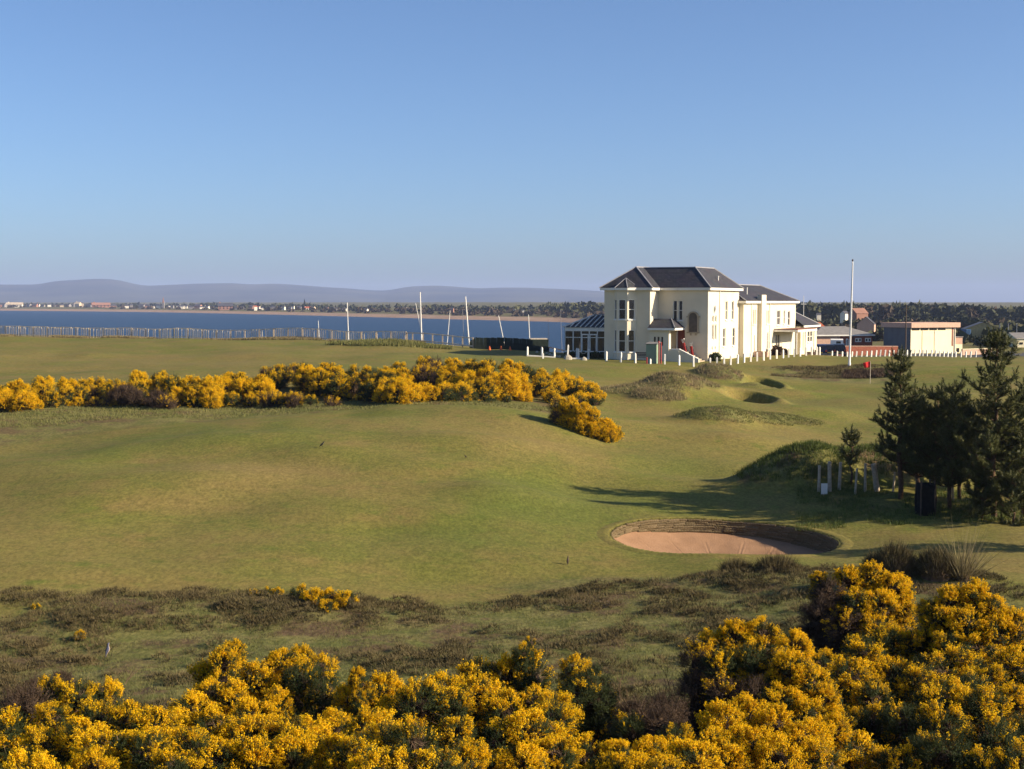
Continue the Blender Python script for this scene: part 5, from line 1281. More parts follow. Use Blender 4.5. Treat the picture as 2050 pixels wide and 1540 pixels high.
for (px, w, ty, wm, rm, lab) in sorted(town, key=lambda q: q[0]):
    fd_ = float(np.interp(th_of(px), f_t, f_d)); Y = fd_ * rt.uniform(1.10, 1.16)
    W = w * Y / FPX; g = gz(PX(px, Y), Y); top = at(px, ty, Y).z - g; top = max(top, 4.0)
    rh = min(top * 0.4, W * 0.4, 4.0)
    kd = {WH: 'white', CR: 'cream', PK: 'sandstone', GR: 'grey'}[wm]
    if not lab: cnt_[kd] = cnt_.get(kd, -1) + 1
    gen = ORD[cnt_.get(kd, 0)] + ' small ' + kd + ' house from the left along the far shore' 
    gable_house(px, Y, W, min(W, 12), top - rh, rh, wm, rm or M['slate_far'], lab or gen, R(rt.uniform(-25, 25)), group=None if lab else kd + ' houses along the far shore', chim=w > 8, win=int(w / 6) if w > 11 else 0)
fd_ = float(np.interp(th_of(328), f_t, f_d)) * 1.13
ch = empty('church_spire', (PX(328, fd_), fd_, gz(PX(328, fd_), fd_))); t = at(328, 594, fd_).z - ch.location.z
mb = MB(); mb.box(-1.6, 1.6, -1.6, 1.6, -1, t * 0.5); mb.build('tower', GR, ch); mb = MB(); mb.add([(-1.4, -1.4, t * 0.5), (1.4, -1.4, t * 0.5), (1.4, 1.4, t * 0.5), (-1.4, 1.4, t * 0.5), (0, 0, t)], [(0, 1, 4), (1, 2, 4), (2, 3, 4), (3, 0, 4)]); mb.build('spire', PK, ch)
tag(ch, 'slim dark church spire rising above the far town', 'church')

# ------------------------------------------------------------------ far woods (read as one mass)
def leaf_mass(name, trees, m, label, q=40, seed=0, leaf=0.36):
    """trees: rows of x,y,z,w,h"""
    r_ = np.random.default_rng(seed); T = np.array(trees); n_ = len(T)
    d = r_.normal(size=(n_, q, 3)); d /= np.linalg.norm(d, axis=2, keepdims=True)
    lump = 0.75 + 0.25 * np.sin(d[:, :, 0] * 4 + r_.uniform(0, 6, (n_, 1))) * np.sin(d[:, :, 2] * 5 + r_.uniform(0, 6, (n_, 1)))
    rad = r_.uniform(0.55, 1.0, (n_, q, 1)) * lump[..., None]
    C = d * rad * np.stack([T[:, 3] / 2, T[:, 3] / 2, T[:, 4] * 0.46], 1)[:, None, :]
    C = C + T[:, None, :3] + np.stack([0 * T[:, 4], 0 * T[:, 4], T[:, 4] * 0.52], 1)[:, None, :]
    A_ = r_.normal(size=(n_, q, 3)) * (T[:, 3] * leaf / 2)[:, None, None]; B_ = r_.normal(size=(n_, q, 3)) * (T[:, 3] * leaf / 2)[:, None, None]
    V = np.stack([C - A_, C + B_, C + A_, C - B_], 2).reshape(-1, 3); F = np.arange(len(V)).reshape(-1, 4)
    tag(link(name, np_mesh(name, V, F, m)), label, kind='stuff')
rw = np.random.default_rng(5)
def scatter(n_, px0, px1, y0, y1, h0, h1, ratio=0.9, top=None):
    out = []
    for i in range(n_):
        px = rw.uniform(px0, px1); Y = rw.uniform(y0, y1); h = rw.uniform(h0, h1); x = PX(px, Y); out.append((x, Y, 0, h * ratio * rw.uniform(0.8, 1.3), h))
    a = np.array(out); a[:, 2] = height(a[:, 0], a[:, 1]) - 0.3
    return a
def wood_right():
    a = scatter(520, 1540, 2300, 760, 1000, 8, 13); b = scatter(260, 1540, 2300, 680, 780, 5, 10)
    a = np.vstack([a, b])
    # tree tops follow the photograph's skyline
    px = 1025 + a[:, 0] / a[:, 1] * FPX; lim = np.interp(px, [1540, 1600, 1700, 1860, 1905, 1960, 2000, 2050, 2300], [600, 604, 606, 606, 610, 612, 616, 611, 606]) + 1.5 * np.sin(px / 7) + rw.uniform(0, 7, len(px))
    hmax = CAMZ - (lim - 605) / FPX * a[:, 1] - a[:, 2]; a[:, 4] = np.where(a[:, 1] > 740, np.clip(hmax, 6, 18), a[:, 4])
    k = rw.random(len(a)) < 0.82
    leaf_mass('wood', a[k], M['wood_far'], 'dark wood along the low ridge right of the clubhouse', 90, 1, 0.22); leaf_mass('bare_wood', a[~k], M['wood_bare'], 'brownish bare trees in the wood right of the clubhouse', 90, 2, 0.22)
wood_right()
s1 = scatter(240, 1590, 2200, 255, 640, 1.0, 2.6, 1.9); leaf_mass('scrub', s1, M['wood_far'], 'dark scrub over the rough ground beyond the yard', 36, 3, 0.3)
s2 = scatter(160, 1590, 2200, 300, 680, 0.8, 1.8, 2.6); leaf_mass('brown_scrub', s2, M['wood_bare'], 'brown scrub over the rough ground beyond the yard', 30, 4, 0.3)
def far_shore():
    out = []; br = []
    for i in range(900):
        px = rw.uniform(-250, 1330); fd_ = float(np.interp(th_of(px), f_t, f_d)); Y = fd_ * rw.uniform(1.16, 1.5); x = PX(px, Y)
        h = rw.uniform(3.5, 7.5) * (1.0 if px < 640 else 0.85)
        if 1090 < px < 1330: h *= 1.45
        out.append((x, Y, 0, h * rw.uniform(0.8, 1.5), h))
    for i in range(420):
        px = rw.uniform(-100, 1300); fd_ = float(np.interp(th_of(px), f_t, f_d)); Y = fd_ * rw.uniform(1.07, 1.2); x = PX(px, Y); h = rw.uniform(1.2, 3.2); br.append((x, Y, 0, h * rw.uniform(1.5, 3.5), h))
    a = np.array(out); a[:, 2] = height(a[:, 0], a[:, 1]) - 0.3; b = np.array(br); b[:, 2] = height(b[:, 0], b[:, 1]) - 0.3
    leaf_mass('shore_wood', a, M['wood_far'], 'belt of dark trees behind the far beach', 30, 6); leaf_mass('dune_scrub', b, M['wood_bare'], 'brown dune scrub behind the far beach', 24, 7)
far_shore()

# ------------------------------------------------------------------ putting green flag
p = hit(1742, 768, 90, 135); fg = empty('flagstick', p)
mb = MB(); mb.tube([(0, 0, -0.2), (0, 0, 1.85)], 0.02, 6); mb.build('stick', M['paling'], fg)
V = []; F = []
for i in range(9):
    for j in range(5):
        u = i / 8; V.append((-0.62 * u * (1 - 0.05 * j), 0.07 * math.sin(u * 7) * u, 1.85 - 0.5 * j / 4 * (1 - 0.12 * u) - 0.12 * u))
for i in range(8):
    for j in range(4): F.append((i * 5 + j, (i + 1) * 5 + j, (i + 1) * 5 + j + 1, i * 5 + j + 1))
fl = link('flag', np_mesh('flag', np.array(V), np.array(F), M['redflag'], True), fg); sm = fl.modifiers.new('thickness', 'SOLIDIFY'); sm.thickness = 0.006
tag(fg, 'red flag on a slim stick at the putting green', 'flag')

# ------------------------------------------------------------------ stakes, netting, notice by the pines
for i, (px, y0, y1, rad, lean, lab) in enumerate(((1639, 932, 985, 0.065, 0.02, 'leftmost weathered stake beside the small white notice'), (1661, 924, 984, 0.085, -0.02, 'tall pale stake just right of the small white notice'), (1680, 925, 981, 0.07, 0.04, 'weathered stake third from the left before the mound'), (1732, 928, 985, 0.06, 0.0, 'thin stake right of the sapling'), (1756, 928, 984, 0.125, -0.14, 'thick leaning stake nearest the pines'), (1788, 945, 985, 0.045, 0.08, 'small pale stake against the left pine'), (1712, 938, 990, 0.05, 0.06, 'pale stake tied to the sapling trunk'), (1902, 955, 1003, 0.05, 0.03, 'pale stake standing right of the black netting screen'), (1908, 958, 1003, 0.045, -0.04, 'second pale stake right of the black netting screen'))):
    p = hit(px, y1, 50, 66); h = at(px, y0, p.y).z - p.z
    mb = MB(); mb.lathe([(rad, -0.3), (rad * 1.02, 0.1), (rad * 0.93, h * 0.7), (rad * 0.95, h - 0.02), (rad * 0.6, h)], 9); o = mb.build('stake', M['wood'], loc=p, smooth=False); o.rotation_euler = (0, lean, i); o.rotation_euler = (0, lean, 0)
    tag(o, lab, 'stake', 'timber stakes by the pines')
p = hit(1650, 992, 50, 66); nt = empty('notice_board', p)
mb = MB(); mb.box(-0.13, 0.13, -0.015, 0.015, 0.05, 0.5); mb.build('board', M['white'], nt); mb = MB(); mb.box(-0.03, 0.03, 0.016, 0.05, -0.2, 0.45); mb.build('post', M['wood'], nt)
tag(nt, 'small blank white notice standing in front of the stakes', 'sign')
def screen(px, Y, w, d, h, label, rz=0.0):
    r = empty('windbreak_screen', on(px, Y), rz)
    for (x, y) in ((-w / 2, -d / 2), (w / 2, -d / 2), (w / 2, d / 2), (-w / 2, d / 2)):
        mb = MB(); mb.lathe([(0.04, -0.2), (0.035, h + 0.1), (0.02, h + 0.12)], 7); mb.build('stake', M['darkwood'], r, loc=(x, y, 0))
    def cloth(a, b):
        V = []; F = []; n_ = 14; k_ = 8
        for i in range(n_ + 1):
            for j in range(k_ + 1):
                u, v = i / n_, j / k_; c = Vector(a).lerp(Vector(b), u); nrm = Vector((b[1] - a[1], a[0] - b[0], 0)).normalized()
                V.append(tuple(c + nrm * (0.04 + 0.03 * math.sin(u * 9 + v * 4)) + Vector((0, 0, h * v - 0.02 * math.sin(u * math.pi)))))
        for i in range(n_):
            for j in range(k_): F.append((i * (k_ + 1) + j, (i + 1) * (k_ + 1) + j, (i + 1) * (k_ + 1) + j + 1, i * (k_ + 1) + j + 1))
        o = link('netting', np_mesh('netting', np.array(V), np.array(F), M['netting'], True), r); s_ = o.modifiers.new('thickness', 'SOLIDIFY'); s_.thickness = 0.01
    cs = [(-w / 2, -d / 2), (w / 2, -d / 2), (w / 2, d / 2), (-w / 2, d / 2)]
    for i in range(4): cloth((*cs[i], 0), (*cs[(i + 1) % 4], 0))
    tag(r, label, 'windbreak')
screen(1858, 55.4, 0.55, 0.5, 1.25, 'narrow black netting screen between the two tall pines', 0.1)
p = on(1815, 66.5); mb = MB(); mb.box(-0.06, 0.06, -0.06, 0.06, -0.2, 0.75); o = mb.build('white_post', M['wood'], loc=p); o.name = 'marker_post'; tag(o, 'short square marker post beyond the mound left of the pines', 'post')

# ------------------------------------------------------------------ pines
def brush(P0, T, n_, ln, w, r_):
    """needle brush: triangles set round a shoot from P0 along T"""
    s = r_.uniform(0.0, 1.0, n_); ang = r_.uniform(0, 2 * math.pi, n_)
    t = T / (np.linalg.norm(T) + 1e-9)
    a = np.cross(t, [0.31, 0.2, 0.93]); a /= np.linalg.norm(a) + 1e-9; b = np.cross(t, a)
    rad = np.cos(ang)[:, None] * a + np.sin(ang)[:, None] * b
    base = P0 + s[:, None] * T
    d = rad * 0.75 + t * 0.75; d /= np.linalg.norm(d, axis=1, keepdims=True)
    tip = base + d * (ln * r_.uniform(0.7, 1.15, n_))[:, None]
    side = np.cross(d, rad + 0.01); side /= np.linalg.norm(side, axis=1, keepdims=True) + 1e-9
    return np.stack([base - side * w / 2, base + side * w / 2, tip], 1).reshape(-1, 3)

def pine(px, Y, H, cb, rmax, seed, label, lean=0.0, dens=1.0, name='pine_tree', z=None):
    r_ = np.random.default_rng(seed); p = on(px, Y); root = empty(name, p)
    tr = MB(); n_ = 9; trunk = [Vector((lean * H * (i / n_) ** 1.5 + 0.05 * math.sin(i * 1.3 + seed), 0.05 * math.cos(i * 1.7 + seed), H * i / n_)) for i in range(n_ + 1)]
    trunk[0].z = -0.3; tr.tube(trunk, [0.017 * H * (1 - i / n_) ** 0.8 + 0.010 for i in range(n_ + 1)], 8)
    def tp(h):
        k = min(h / H * n_, n_ - 1e-3); i = int(k); return trunk[i].lerp(trunk[i + 1], k - i)
    ND = []; h = cb
    while h < H - 0.1:
        f = (h - cb) / (H - cb); L_ = rmax * (1 - f) ** 0.75 * (0.55 + 0.45 * min(1, f * 4 + 0.45)) + 0.16
        nb = int(r_.integers(4, 7)); a0 = r_.uniform(0, 6.28)
        for k in range(nb):
            a = a0 + 2 * math.pi * k / nb + r_.uniform(-0.35, 0.35); l = L_ * r_.uniform(0.45, 1.25); o = tp(h + r_.uniform(-0.1, 0.1))
            up0 = 0.15 + 0.55 * f; dirh = Vector((math.cos(a), math.sin(a), 0)); pts = []
            for s in np.linspace(0, 1, 5): pts.append(o + dirh * l * s * (1 - 0.12 * s) + Vector((r_.normal() * 0.03, r_.normal() * 0.03, l * (up0 * s * 0.5 + 0.36 * s * s))))
            tr.tube(pts, [0.024 * (1 - 0.8 * s) * (0.4 + 0.6 * (1 - f)) + 0.004 for s in np.linspace(0, 1, 5)], 5, False)
            # shoots
            m_ = max(6, int(l * 24 * dens))
            for q in range(m_):
                s = r_.uniform(0.25, 1.0); i = min(int(s * 4), 3); b = pts[i].lerp(pts[i + 1], s * 4 - i)
                sd = Vector((r_.normal(), r_.normal(), 0)).normalized() * 0.8 + dirh * 0.4; tl = r_.uniform(0.18, 0.46) * (1 - 0.25 * f)
                T = np.array((sd * 0.8 + Vector((0, 0, r_.uniform(0.2, 0.9)))) * tl)
                ND.append(brush(np.array(b), T, int(34 * dens), 0.14, 0.022, r_))
            ND.append(brush(np.array(pts[-1]), np.array((dirh * 0.25 + Vector((0, 0, 1))) * 0.32), int(60 * dens), 0.14, 0.021, r_))
        h += r_.uniform(0.26, 0.40) * (1 + 0.5 * f)
    ND.append(brush(np.array(tp(H - 0.35)), np.array((0.02, 0, 0.5)), 80, 0.13, 0.02, r_))
    for k in range(4):
        a = k * 1.57 + seed; ND.append(brush(np.array(tp(H - 0.4)), np.array((0.18 * math.cos(a), 0.18 * math.sin(a), 0.36)), 60, 0.12, 0.02, r_))
    tr.build('trunk', M['bark'], root, True)
    V = np.concatenate(ND); link('crown', np_mesh('crown', V, np.arange(len(V)).reshape(-1, 3), M['needle']), root)
    tag(root, label, 'pine tree', 'pines at the right')
    return root
pine(1806, 58.0, 6.15, 1.5, 1.15, 1, 'tall slim pine on the left of the group, top before the cream hall')
pine(1995, 54.8, 7.1, 1.2, 1.75, 2, 'tallest broad pine at the right of the photograph')
pine(1878, 57.2, 4.55, 1.0, 1.75, 3, 'dense dark bushy pine between the two tall pines', dens=1.1)
pine(1928, 58.6, 4.3, 0.9, 1.4, 4, 'shorter pine just left of the tallest pine', dens=1.0)
pine(2058, 55.5, 5.2, 0.9, 1.7, 5, 'dark pine cut by the right edge of the photograph', dens=1.1)
pine(1707, 60.6, 2.35, 0.9, 0.42, 6, 'small sapling pine standing among the stakes', dens=0.8)
pine(1842, 59.3, 3.9, 0.8, 1.25, 21, 'dark pine filling the gap right of the slim left pine', dens=1.0)
pine(1908, 56.2, 4.9, 0.9, 1.45, 22, 'broad dark pine in front of the bushy middle pine', dens=1.0)
pine(1842, 60.5, 2.6, 0.6, 0.9, 7, 'low bushy pine behind the left pine trunk', dens=1.0)
pine(1975, 54.6, 1.75, 0.1, 0.95, 11, 'dense dark pine bush round the foot of the tallest pine', dens=1.2)
pine(2035, 53.6, 1.9, 0.1, 1.0, 12, 'dark low pine bush at the right edge under the cut pine', dens=1.1)
pine(1958, 61.0, 3.0, 0.6, 1.2, 8, 'low pine half hidden behind the tallest pine trunk', dens=1.0)
pine(2260, 47.5, 5.4, 1.0, 1.5, 9, 'pine standing just outside the right edge, throwing a long shadow', dens=0.9)
pine(2140, 57.0, 5.6, 1.0, 1.8, 10, 'second pine outside the right edge behind the cut pine', dens=0.9)

# ------------------------------------------------------------------ gorse: lobes of spiny shoots with blossom
def gorse_lobe(seed, flower, brown=False, n_=1000):
    """ball of shoots, radius about 0.5 m; returns foliage mesh and blossom mesh"""
    r_ = np.random.default_rng(seed)
    ns = 46; sd_ = r_.normal(size=(ns, 3)); sd_ /= np.linalg.norm(sd_, axis=1, keepdims=True); sd_ = sd_[sd_[:, 2] > -0.6]; ns = len(sd_)
    which = r_.integers(0, ns, n_); d = sd_[which] + r_.normal(size=(n_, 3)) * 0.15; d /= np.linalg.norm(d, axis=1, keepdims=True); m_ = n_
    ph = r_.uniform(0, 6, 6); srad = r_.uniform(0.78, 1.22, ns)
    cosang = np.clip((d * sd_[which]).sum(1), -1, 1); lump = srad[which] * (1 - 0.9 * (1 - cosang) * 3)
    L_ = r_.uniform(0.13, 0.27, m_) * (1.25 if brown else 1)
    t = d * 0.8 + np.array([0, 0, 0.5]) + r_.normal(size=(m_, 3)) * 0.28; t /= np.linalg.norm(t, axis=1, keepdims=True)
    base = d * (0.5 * lump * r_.uniform(0.62, 0.80, m_))[:, None]
    a = np.cross(t, r_.normal(size=(m_, 3))); a /= np.linalg.norm(a, axis=1, keepdims=True); b = np.cross(t, a)
    # stems
    tip = base + t * L_[:, None]
    st = np.stack([base - a * 0.004, base + a * 0.004, tip], 1).reshape(-1, 3)
    k = 13
    s = r_.uniform(0.12, 1.0, (m_, k)); an = r_.uniform(0, 2 * math.pi, (m_, k))
    rad = np.cos(an)[..., None] * a[:, None] + np.sin(an)[..., None] * b[:, None]
    pb = base[:, None] + t[:, None] * (s * L_[:, None])[..., None]
    sd = rad * 0.85 + t[:, None] * 0.6
    tp_ = pb + sd * r_.uniform(0.022, 0.045, (m_, k))[..., None]
    w = np.cross(sd, t[:, None] + 0.01); w /= np.linalg.norm(w, axis=2, keepdims=True) + 1e-9
    sp = np.stack([pb - w * 0.0045, pb + w * 0.0045, tp_], 2).reshape(-1, 3)
    # inner dead twigs
    q = 260; i0 = r_.normal(size=(q, 3)) * 0.12; dd = r_.normal(size=(q, 3)); dd /= np.linalg.norm(dd, axis=1, keepdims=True); i1 = i0 + dd * r_.uniform(0.15, 0.32, (q, 1)); wv = np.cross(dd, [0.2, 0.3, 0.9]) * 0.012
    tw = np.stack([i0 - wv, i0 + wv, i1], 1).reshape(-1, 3)
    V = np.concatenate([st, sp, tw]); F = np.arange(len(V)).reshape(-1, 3)
    mi = np.concatenate([np.zeros(m_ + m_ * k, int), np.ones(q, int)])
    fm = np_mesh('foliage', V, F, [M['gorsebrown'] if brown else M['gorse'], M['twig']], mi=mi)
    # a solid dark core, added per lobe later, keeps the gaps shade-black
    bmesh_ = None
    if flower > 0:
        # blossom in patches
        nz = np.sin(d[:, 0] * 4.2 + ph[5]) * np.sin(d[:, 1] * 4.7 + ph[1]) + 0.8 * np.sin(d[:, 2] * 5 + ph[0]) * np.sin(d[:, 0] * 3.1 + ph[3]) + r_.normal(size=m_) * 0.25 + r_.normal(size=ns)[which] * 0.75 + 0.45 * d[:, 2]
        thr = np.quantile(nz, 1 - flower); sel = nz > thr
        B, T_, A_, BB, LL = base[sel], t[sel], a[sel], b[sel], L_[sel]; ms = len(B); kf = 15
        s = 1.04 - 0.62 * r_.random((ms, kf)) ** 1.3; an = r_.uniform(0, 2 * math.pi, (ms, kf))
        rad = np.cos(an)[..., None] * A_[:, None] + np.sin(an)[..., None] * BB[:, None]
        c = B[:, None] + T_[:, None] * (s * LL[:, None])[..., None] + rad * r_.uniform(0.010, 0.024, (ms, kf))[..., None]
        sz = r_.uniform(0.008, 0.013, (ms, kf))[..., None]
        nrm = rad + T_[:, None] * 0.5 + r_.normal(size=(ms, kf, 3)) * 0.35; nrm /= np.linalg.norm(nrm, axis=2, keepdims=True)
        u = np.cross(nrm, T_[:, None] + 0.013); u /= np.linalg.norm(u, axis=2, keepdims=True) + 1e-9; v = np.cross(nrm, u)
        # two petals folded along v
        p0, p1 = c - v * sz, c + v * sz * 1.2
        e0, e1 = c + u * sz * 1.1 + nrm * sz * 0.7, c - u * sz * 1.1 + nrm * sz * 0.7
        V2 = np.stack([p0, e0, p1, e1], 2).reshape(-1, 3); base_i = np.arange(len(V2) // 4) * 4
        F2 = np.concatenate([np.stack([base_i, base_i + 1, base_i + 2], 1), np.stack([base_i, base_i + 2, base_i + 3], 1)])
        bmesh_ = np_mesh('blossom', V2, F2, M['bloom'])
    return fm, bmesh_
LOBES = {'B': [gorse_lobe(161, 0.93), gorse_lobe(162, 0.86)], 'b': [gorse_lobe(101, 0.60), gorse_lobe(102, 0.52), gorse_lobe(103, 0.72)], 'm': [gorse_lobe(111, 0.28), gorse_lobe(112, 0.38)],
         's': [gorse_lobe(121, 0.12), gorse_lobe(122, 0.20)], 'g': [gorse_lobe(131, 0.04)], 'd': [gorse_lobe(141, 0.0, True, 900)], 'e': [gorse_lobe(151, 0.12, True, 900)]}
core_m = MB(); core_m.lathe([(0.08, -0.22), (0.17, -0.12), (0.20, 0.0), (0.16, 0.12), (0.06, 0.19)], 9); core_mesh = core_m.mesh('dark_core', mat('dark_gorse_core', (0.05, 0.034, 0.022), 0.95, 0.1, 0.3, 12.0, bump=1.0, bscale=25))  # solid dark lump standing for dead inner twigs, added to blacken the gaps
rgz = random.Random(77)
def gorse_bush(lobes, label, group, name='gorse_bush'):
    """lobes: (px, py, depth, radius m, kind): visible centre of each lobe; each is carried down to the ground"""
    L3 = [(at(px, py, Y), rr, k) for (px, py, Y, rr, k) in lobes]
    zs = height(np.array([q[0].x for q in L3]), np.array([q[0].y for q in L3]))
    cx = sum(q[0].x for q in L3) / len(L3); cy = sum(q[0].y for q in L3) / len(L3); g = gz(cx, cy)
    root = empty(name, (cx, cy, g)); O = Vector(root.location); full = []
    for (p, rr, k), gg in zip(L3, zs):
        full.append((p, rr, k)); z = p.z; low = {'B': 'Bbm', 'b': 'bms', 'm': 'ms', 's': 'sg', 'g': 'g', 'd': 'd', 'e': 'ed'}[k]; n_ = 0
        while z - 0.75 * rr > gg + 0.02 and n_ < 4:
            z -= rr * 1.15; n_ += 1; full.append((Vector((p.x + rgz.uniform(-0.2, 0.2) * rr, p.y - 0.12 * rr * n_ + rgz.uniform(-0.1, 0.1), max(z, gg + 0.35 * rr))), rr * rgz.uniform(0.95, 1.15), low[min(n_ - 1, len(low) - 1)]))
        b0 = Vector((p.x, p.y, gg - 0.15)) - O; mb = MB()
        mb.tube([b0, b0.lerp(p - O, 0.5) + Vector((rgz.uniform(-0.1, 0.1), rgz.uniform(-0.1, 0.1), 0)), p - O], [0.035, 0.028, 0.012], 5); mb.build('stem', M['twig'], root, True)
    for (p, rr, k) in full:
        fm, bl = LOBES[k][rgz.randrange(len(LOBES[k]))]
        s = rr / 0.54; rot = (rgz.uniform(-0.35, 0.35), rgz.uniform(-0.35, 0.35), rgz.uniform(0, 6.28)); sc_ = (s * rgz.uniform(0.9, 1.12), s * rgz.uniform(0.9, 1.12), s * rgz.uniform(0.85, 1.08))
        f_ = link('foliage', fm, root, p - O, rot, sc_)
        if bl: link('blossom', bl, f_)
        link('dark_core', core_mesh, f_)
    tag(root, label, 'gorse bush', group)
    return root
def auto_lobes(x0, x1, y0, y1, Y, rr, kinds, n_, seed, dY=0.8, shape=None):
    """fill a picture window with lobes, nearer ones lower down"""
    r_ = random.Random(seed); out = []; tries = 0
    while len(out) < n_ and tries < 4000:
        tries += 1
        px = r_.uniform(x0, x1); py = r_.uniform(y0, y1)
        if shape and not shape((px - x0) / (x1 - x0), (py - y0) / (y1 - y0)): continue
        rpx = rr * FPX / Y
        if any(math.hypot(px - q[0], (py - q[1])) < rpx * 0.98 for q in out): continue
        f = (py - y0) / max(1, (y1 - y0)); out.append((px, py, Y + dY * (0.5 - f) * 2 + r_.uniform(-0.2, 0.2), rr * r_.uniform(0.8, 1.15), r_.choice(kinds)))
    return out
dome = lambda u, v: v > 0.9 * (2 * u - 1) ** 2 - 0.05
NG = 'gorse in the foreground'
gorse_bush(auto_lobes(40, 330, 1385, 1520, 20.5, 0.36, 'bbmm', 13, 1, 2.0, dome) + [(60, 1420, 21.5, 0.36, 'd'), (20, 1470, 20.5, 0.4, 's'), (100, 1395, 22, 0.3, 's')], 'broad gorse bush in bloom at the bottom left corner', NG)
gorse_bush([(20, 1440, 22.5, 0.45, 'd'), (70, 1395, 23, 0.38, 'd'), (120, 1372, 23.3, 0.3, 'd')], 'dark unflowering gorse at the left edge of the photograph', NG)
gorse_bush([(60, 1560, 16.0, 0.32, 'B'), (190, 1545, 15.8, 0.28, 'B'), (120, 1580, 15.6, 0.34, 'B'), (20, 1600, 15.6, 0.35, 'm')], 'golden gorse top cut by the bottom edge near the left corner', NG)
gorse_bush(auto_lobes(320, 600, 1345, 1500, 22.0, 0.36, 'bbmb', 13, 3, 2.0, dome) + [(470, 1305, 23.5, 0.20, 'm'), (450, 1330, 23.3, 0.28, 'b')], 'gorse bush in full bloom right of the perched bird', NG)
gorse_bush([(300, 1510, 18.0, 0.35, 'm'), (380, 1500, 18.3, 0.32, 's'), (440, 1530, 17.6, 0.34, 'm'), (350, 1550, 17.3, 0.34, 'b'), (510, 1535, 17.6, 0.36, 'b'), (580, 1520, 17.8, 0.34, 'b')], 'lower gorse bush with dark gaps along the bottom edge, left of centre', NG)
gorse_bush([(565, 1330, 24, 0.28, 'b'), (605, 1322, 24.2, 0.26, 'b'), (640, 1345, 23.8, 0.30, 'm'), (600, 1365, 23.4, 0.34, 's'), (650, 1385, 23, 0.32, 'g')], 'small gorse bush with a dark shaded left side near the middle left', NG)
gorse_bush(auto_lobes(610, 850, 1385, 1520, 20.8, 0.37, 'bbm', 11, 5, 2.0, dome) + [(715, 1352, 22, 0.13, 'b'), (720, 1368, 22, 0.18, 'm')], 'gorse bush with one upright flowering shoot, left of centre', NG)
gorse_bush(auto_lobes(840, 1130, 1335, 1430, 22.6, 0.38, 'mbmsb', 10, 6, 1.6, dome) + [(1062, 1290, 23.5, 0.12, 's'), (1045, 1312, 23.3, 0.2, 's')], 'greenish gorse bush with scattered bloom at the bottom centre', NG)
gorse_bush([(1150, 1345, 23, 0.30, 'm'), (1180, 1375, 22.6, 0.34, 'g'), (1195, 1410, 22.2, 0.32, 'g'), (1160, 1400, 22.3, 0.34, 'g')], 'dark green gorse clump right of bottom centre', NG)
gorse_bush(auto_lobes(700, 960, 1460, 1560, 17.6, 0.36, 'bmmsb', 10, 8, 1.2) , 'gorse bush along the bottom edge below the upright shoot', NG)
gorse_bush(auto_lobes(950, 1190, 1430, 1555, 18.6, 0.37, 'bbm', 11, 9, 1.6, dome), 'golden gorse bush at the bottom centre', NG)
gorse_bush([(1240, 1515, 18, 0.22, 'b'), (1300, 1508, 18.2, 0.26, 'b'), (1350, 1490, 18.6, 0.28, 'm'), (1210, 1550, 17.4, 0.25, 'm'), (1270, 1550, 17.2, 0.3, 'b'), (1390, 1530, 17.6, 0.34, 'b'), (1330, 1555, 17.0, 0.3, 'm')], 'low golden gorse along the bottom edge right of centre', NG)
gorse_bush([(1280, 1440, 20.5, 0.36, 'd'), (1330, 1425, 20.8, 0.34, 'd'), (1260, 1470, 20, 0.3, 'g'), (1330, 1460, 20.0, 0.34, 'd')], 'dark dead gorse thicket below the bare twiggy shrub', NG)
gorse_bush([(1470, 1275, 22.6, 0.30, 'b'), (1525, 1270, 22.6, 0.30, 'b'), (1420, 1295, 22.6, 0.30, 'm'), (1400, 1330, 22.4, 0.34, 'e'), (1445, 1340, 22, 0.36, 'm'), (1500, 1330, 22, 0.36, 's'), (1395, 1385, 22, 0.36, 'd'), (1450, 1395, 21.6, 0.36, 'e'), (1510, 1395, 21.4, 0.34, 'd'),
            (1590, 1300, 22, 0.28, 'b'), (1585, 1350, 21.6, 0.36, 'b'), (1625, 1375, 21.4, 0.36, 'b'), (1650, 1400, 21.2, 0.26, 'b'), (1560, 1410, 21, 0.34, 'b'), (1615, 1440, 20.8, 0.34, 'b'), (1550, 1380, 21.6, 0.3, 'm')], 'large gorse bush with a golden right flank and a brown twiggy left side', NG)
gorse_bush([(1500, 1435, 20, 0.34, 'B'), (1450, 1460, 19.4, 0.34, 'B'), (1550, 1460, 19.4, 0.34, 'B'), (1610, 1490, 19, 0.34, 'B'), (1500, 1500, 18.6, 0.36, 'B'), (1560, 1530, 18.2, 0.36, 'B'), (1640, 1530, 18.4, 0.34, 'm'), (1450, 1530, 18.2, 0.34, 'B'), (1665, 1470, 19.4, 0.26, 'B'), (1430, 1500, 18.6, 0.3, 'm')], 'brightest golden gorse bush at the bottom right of centre', NG)
gorse_bush([(1700, 1165, 27.2, 0.32, 'b'), (1745, 1160, 27.2, 0.34, 'b'), (1790, 1185, 27, 0.34, 'b'), (1810, 1225, 26.8, 0.28, 'b'), (1760, 1215, 26.6, 0.38, 'b'), (1715, 1215, 26.6, 0.38, 'm'), (1660, 1190, 27, 0.34, 'd'), (1640, 1160, 27.3, 0.18, 'm'), (1640, 1230, 26.8, 0.36, 'd'), (1690, 1255, 26.4, 0.38, 'e'), (1750, 1265, 26.2, 0.36, 'm'), (1625, 1255, 26.8, 0.3, 'd')], 'golden-topped gorse bush with a dark left flank nearest the bunker', NG)
gorse_bush(auto_lobes(1650, 1860, 1290, 1400, 23.5, 0.38, 'smsm', 9, 13, 1.4), 'dark green gorse with sparse bloom below the golden-topped bush', NG)
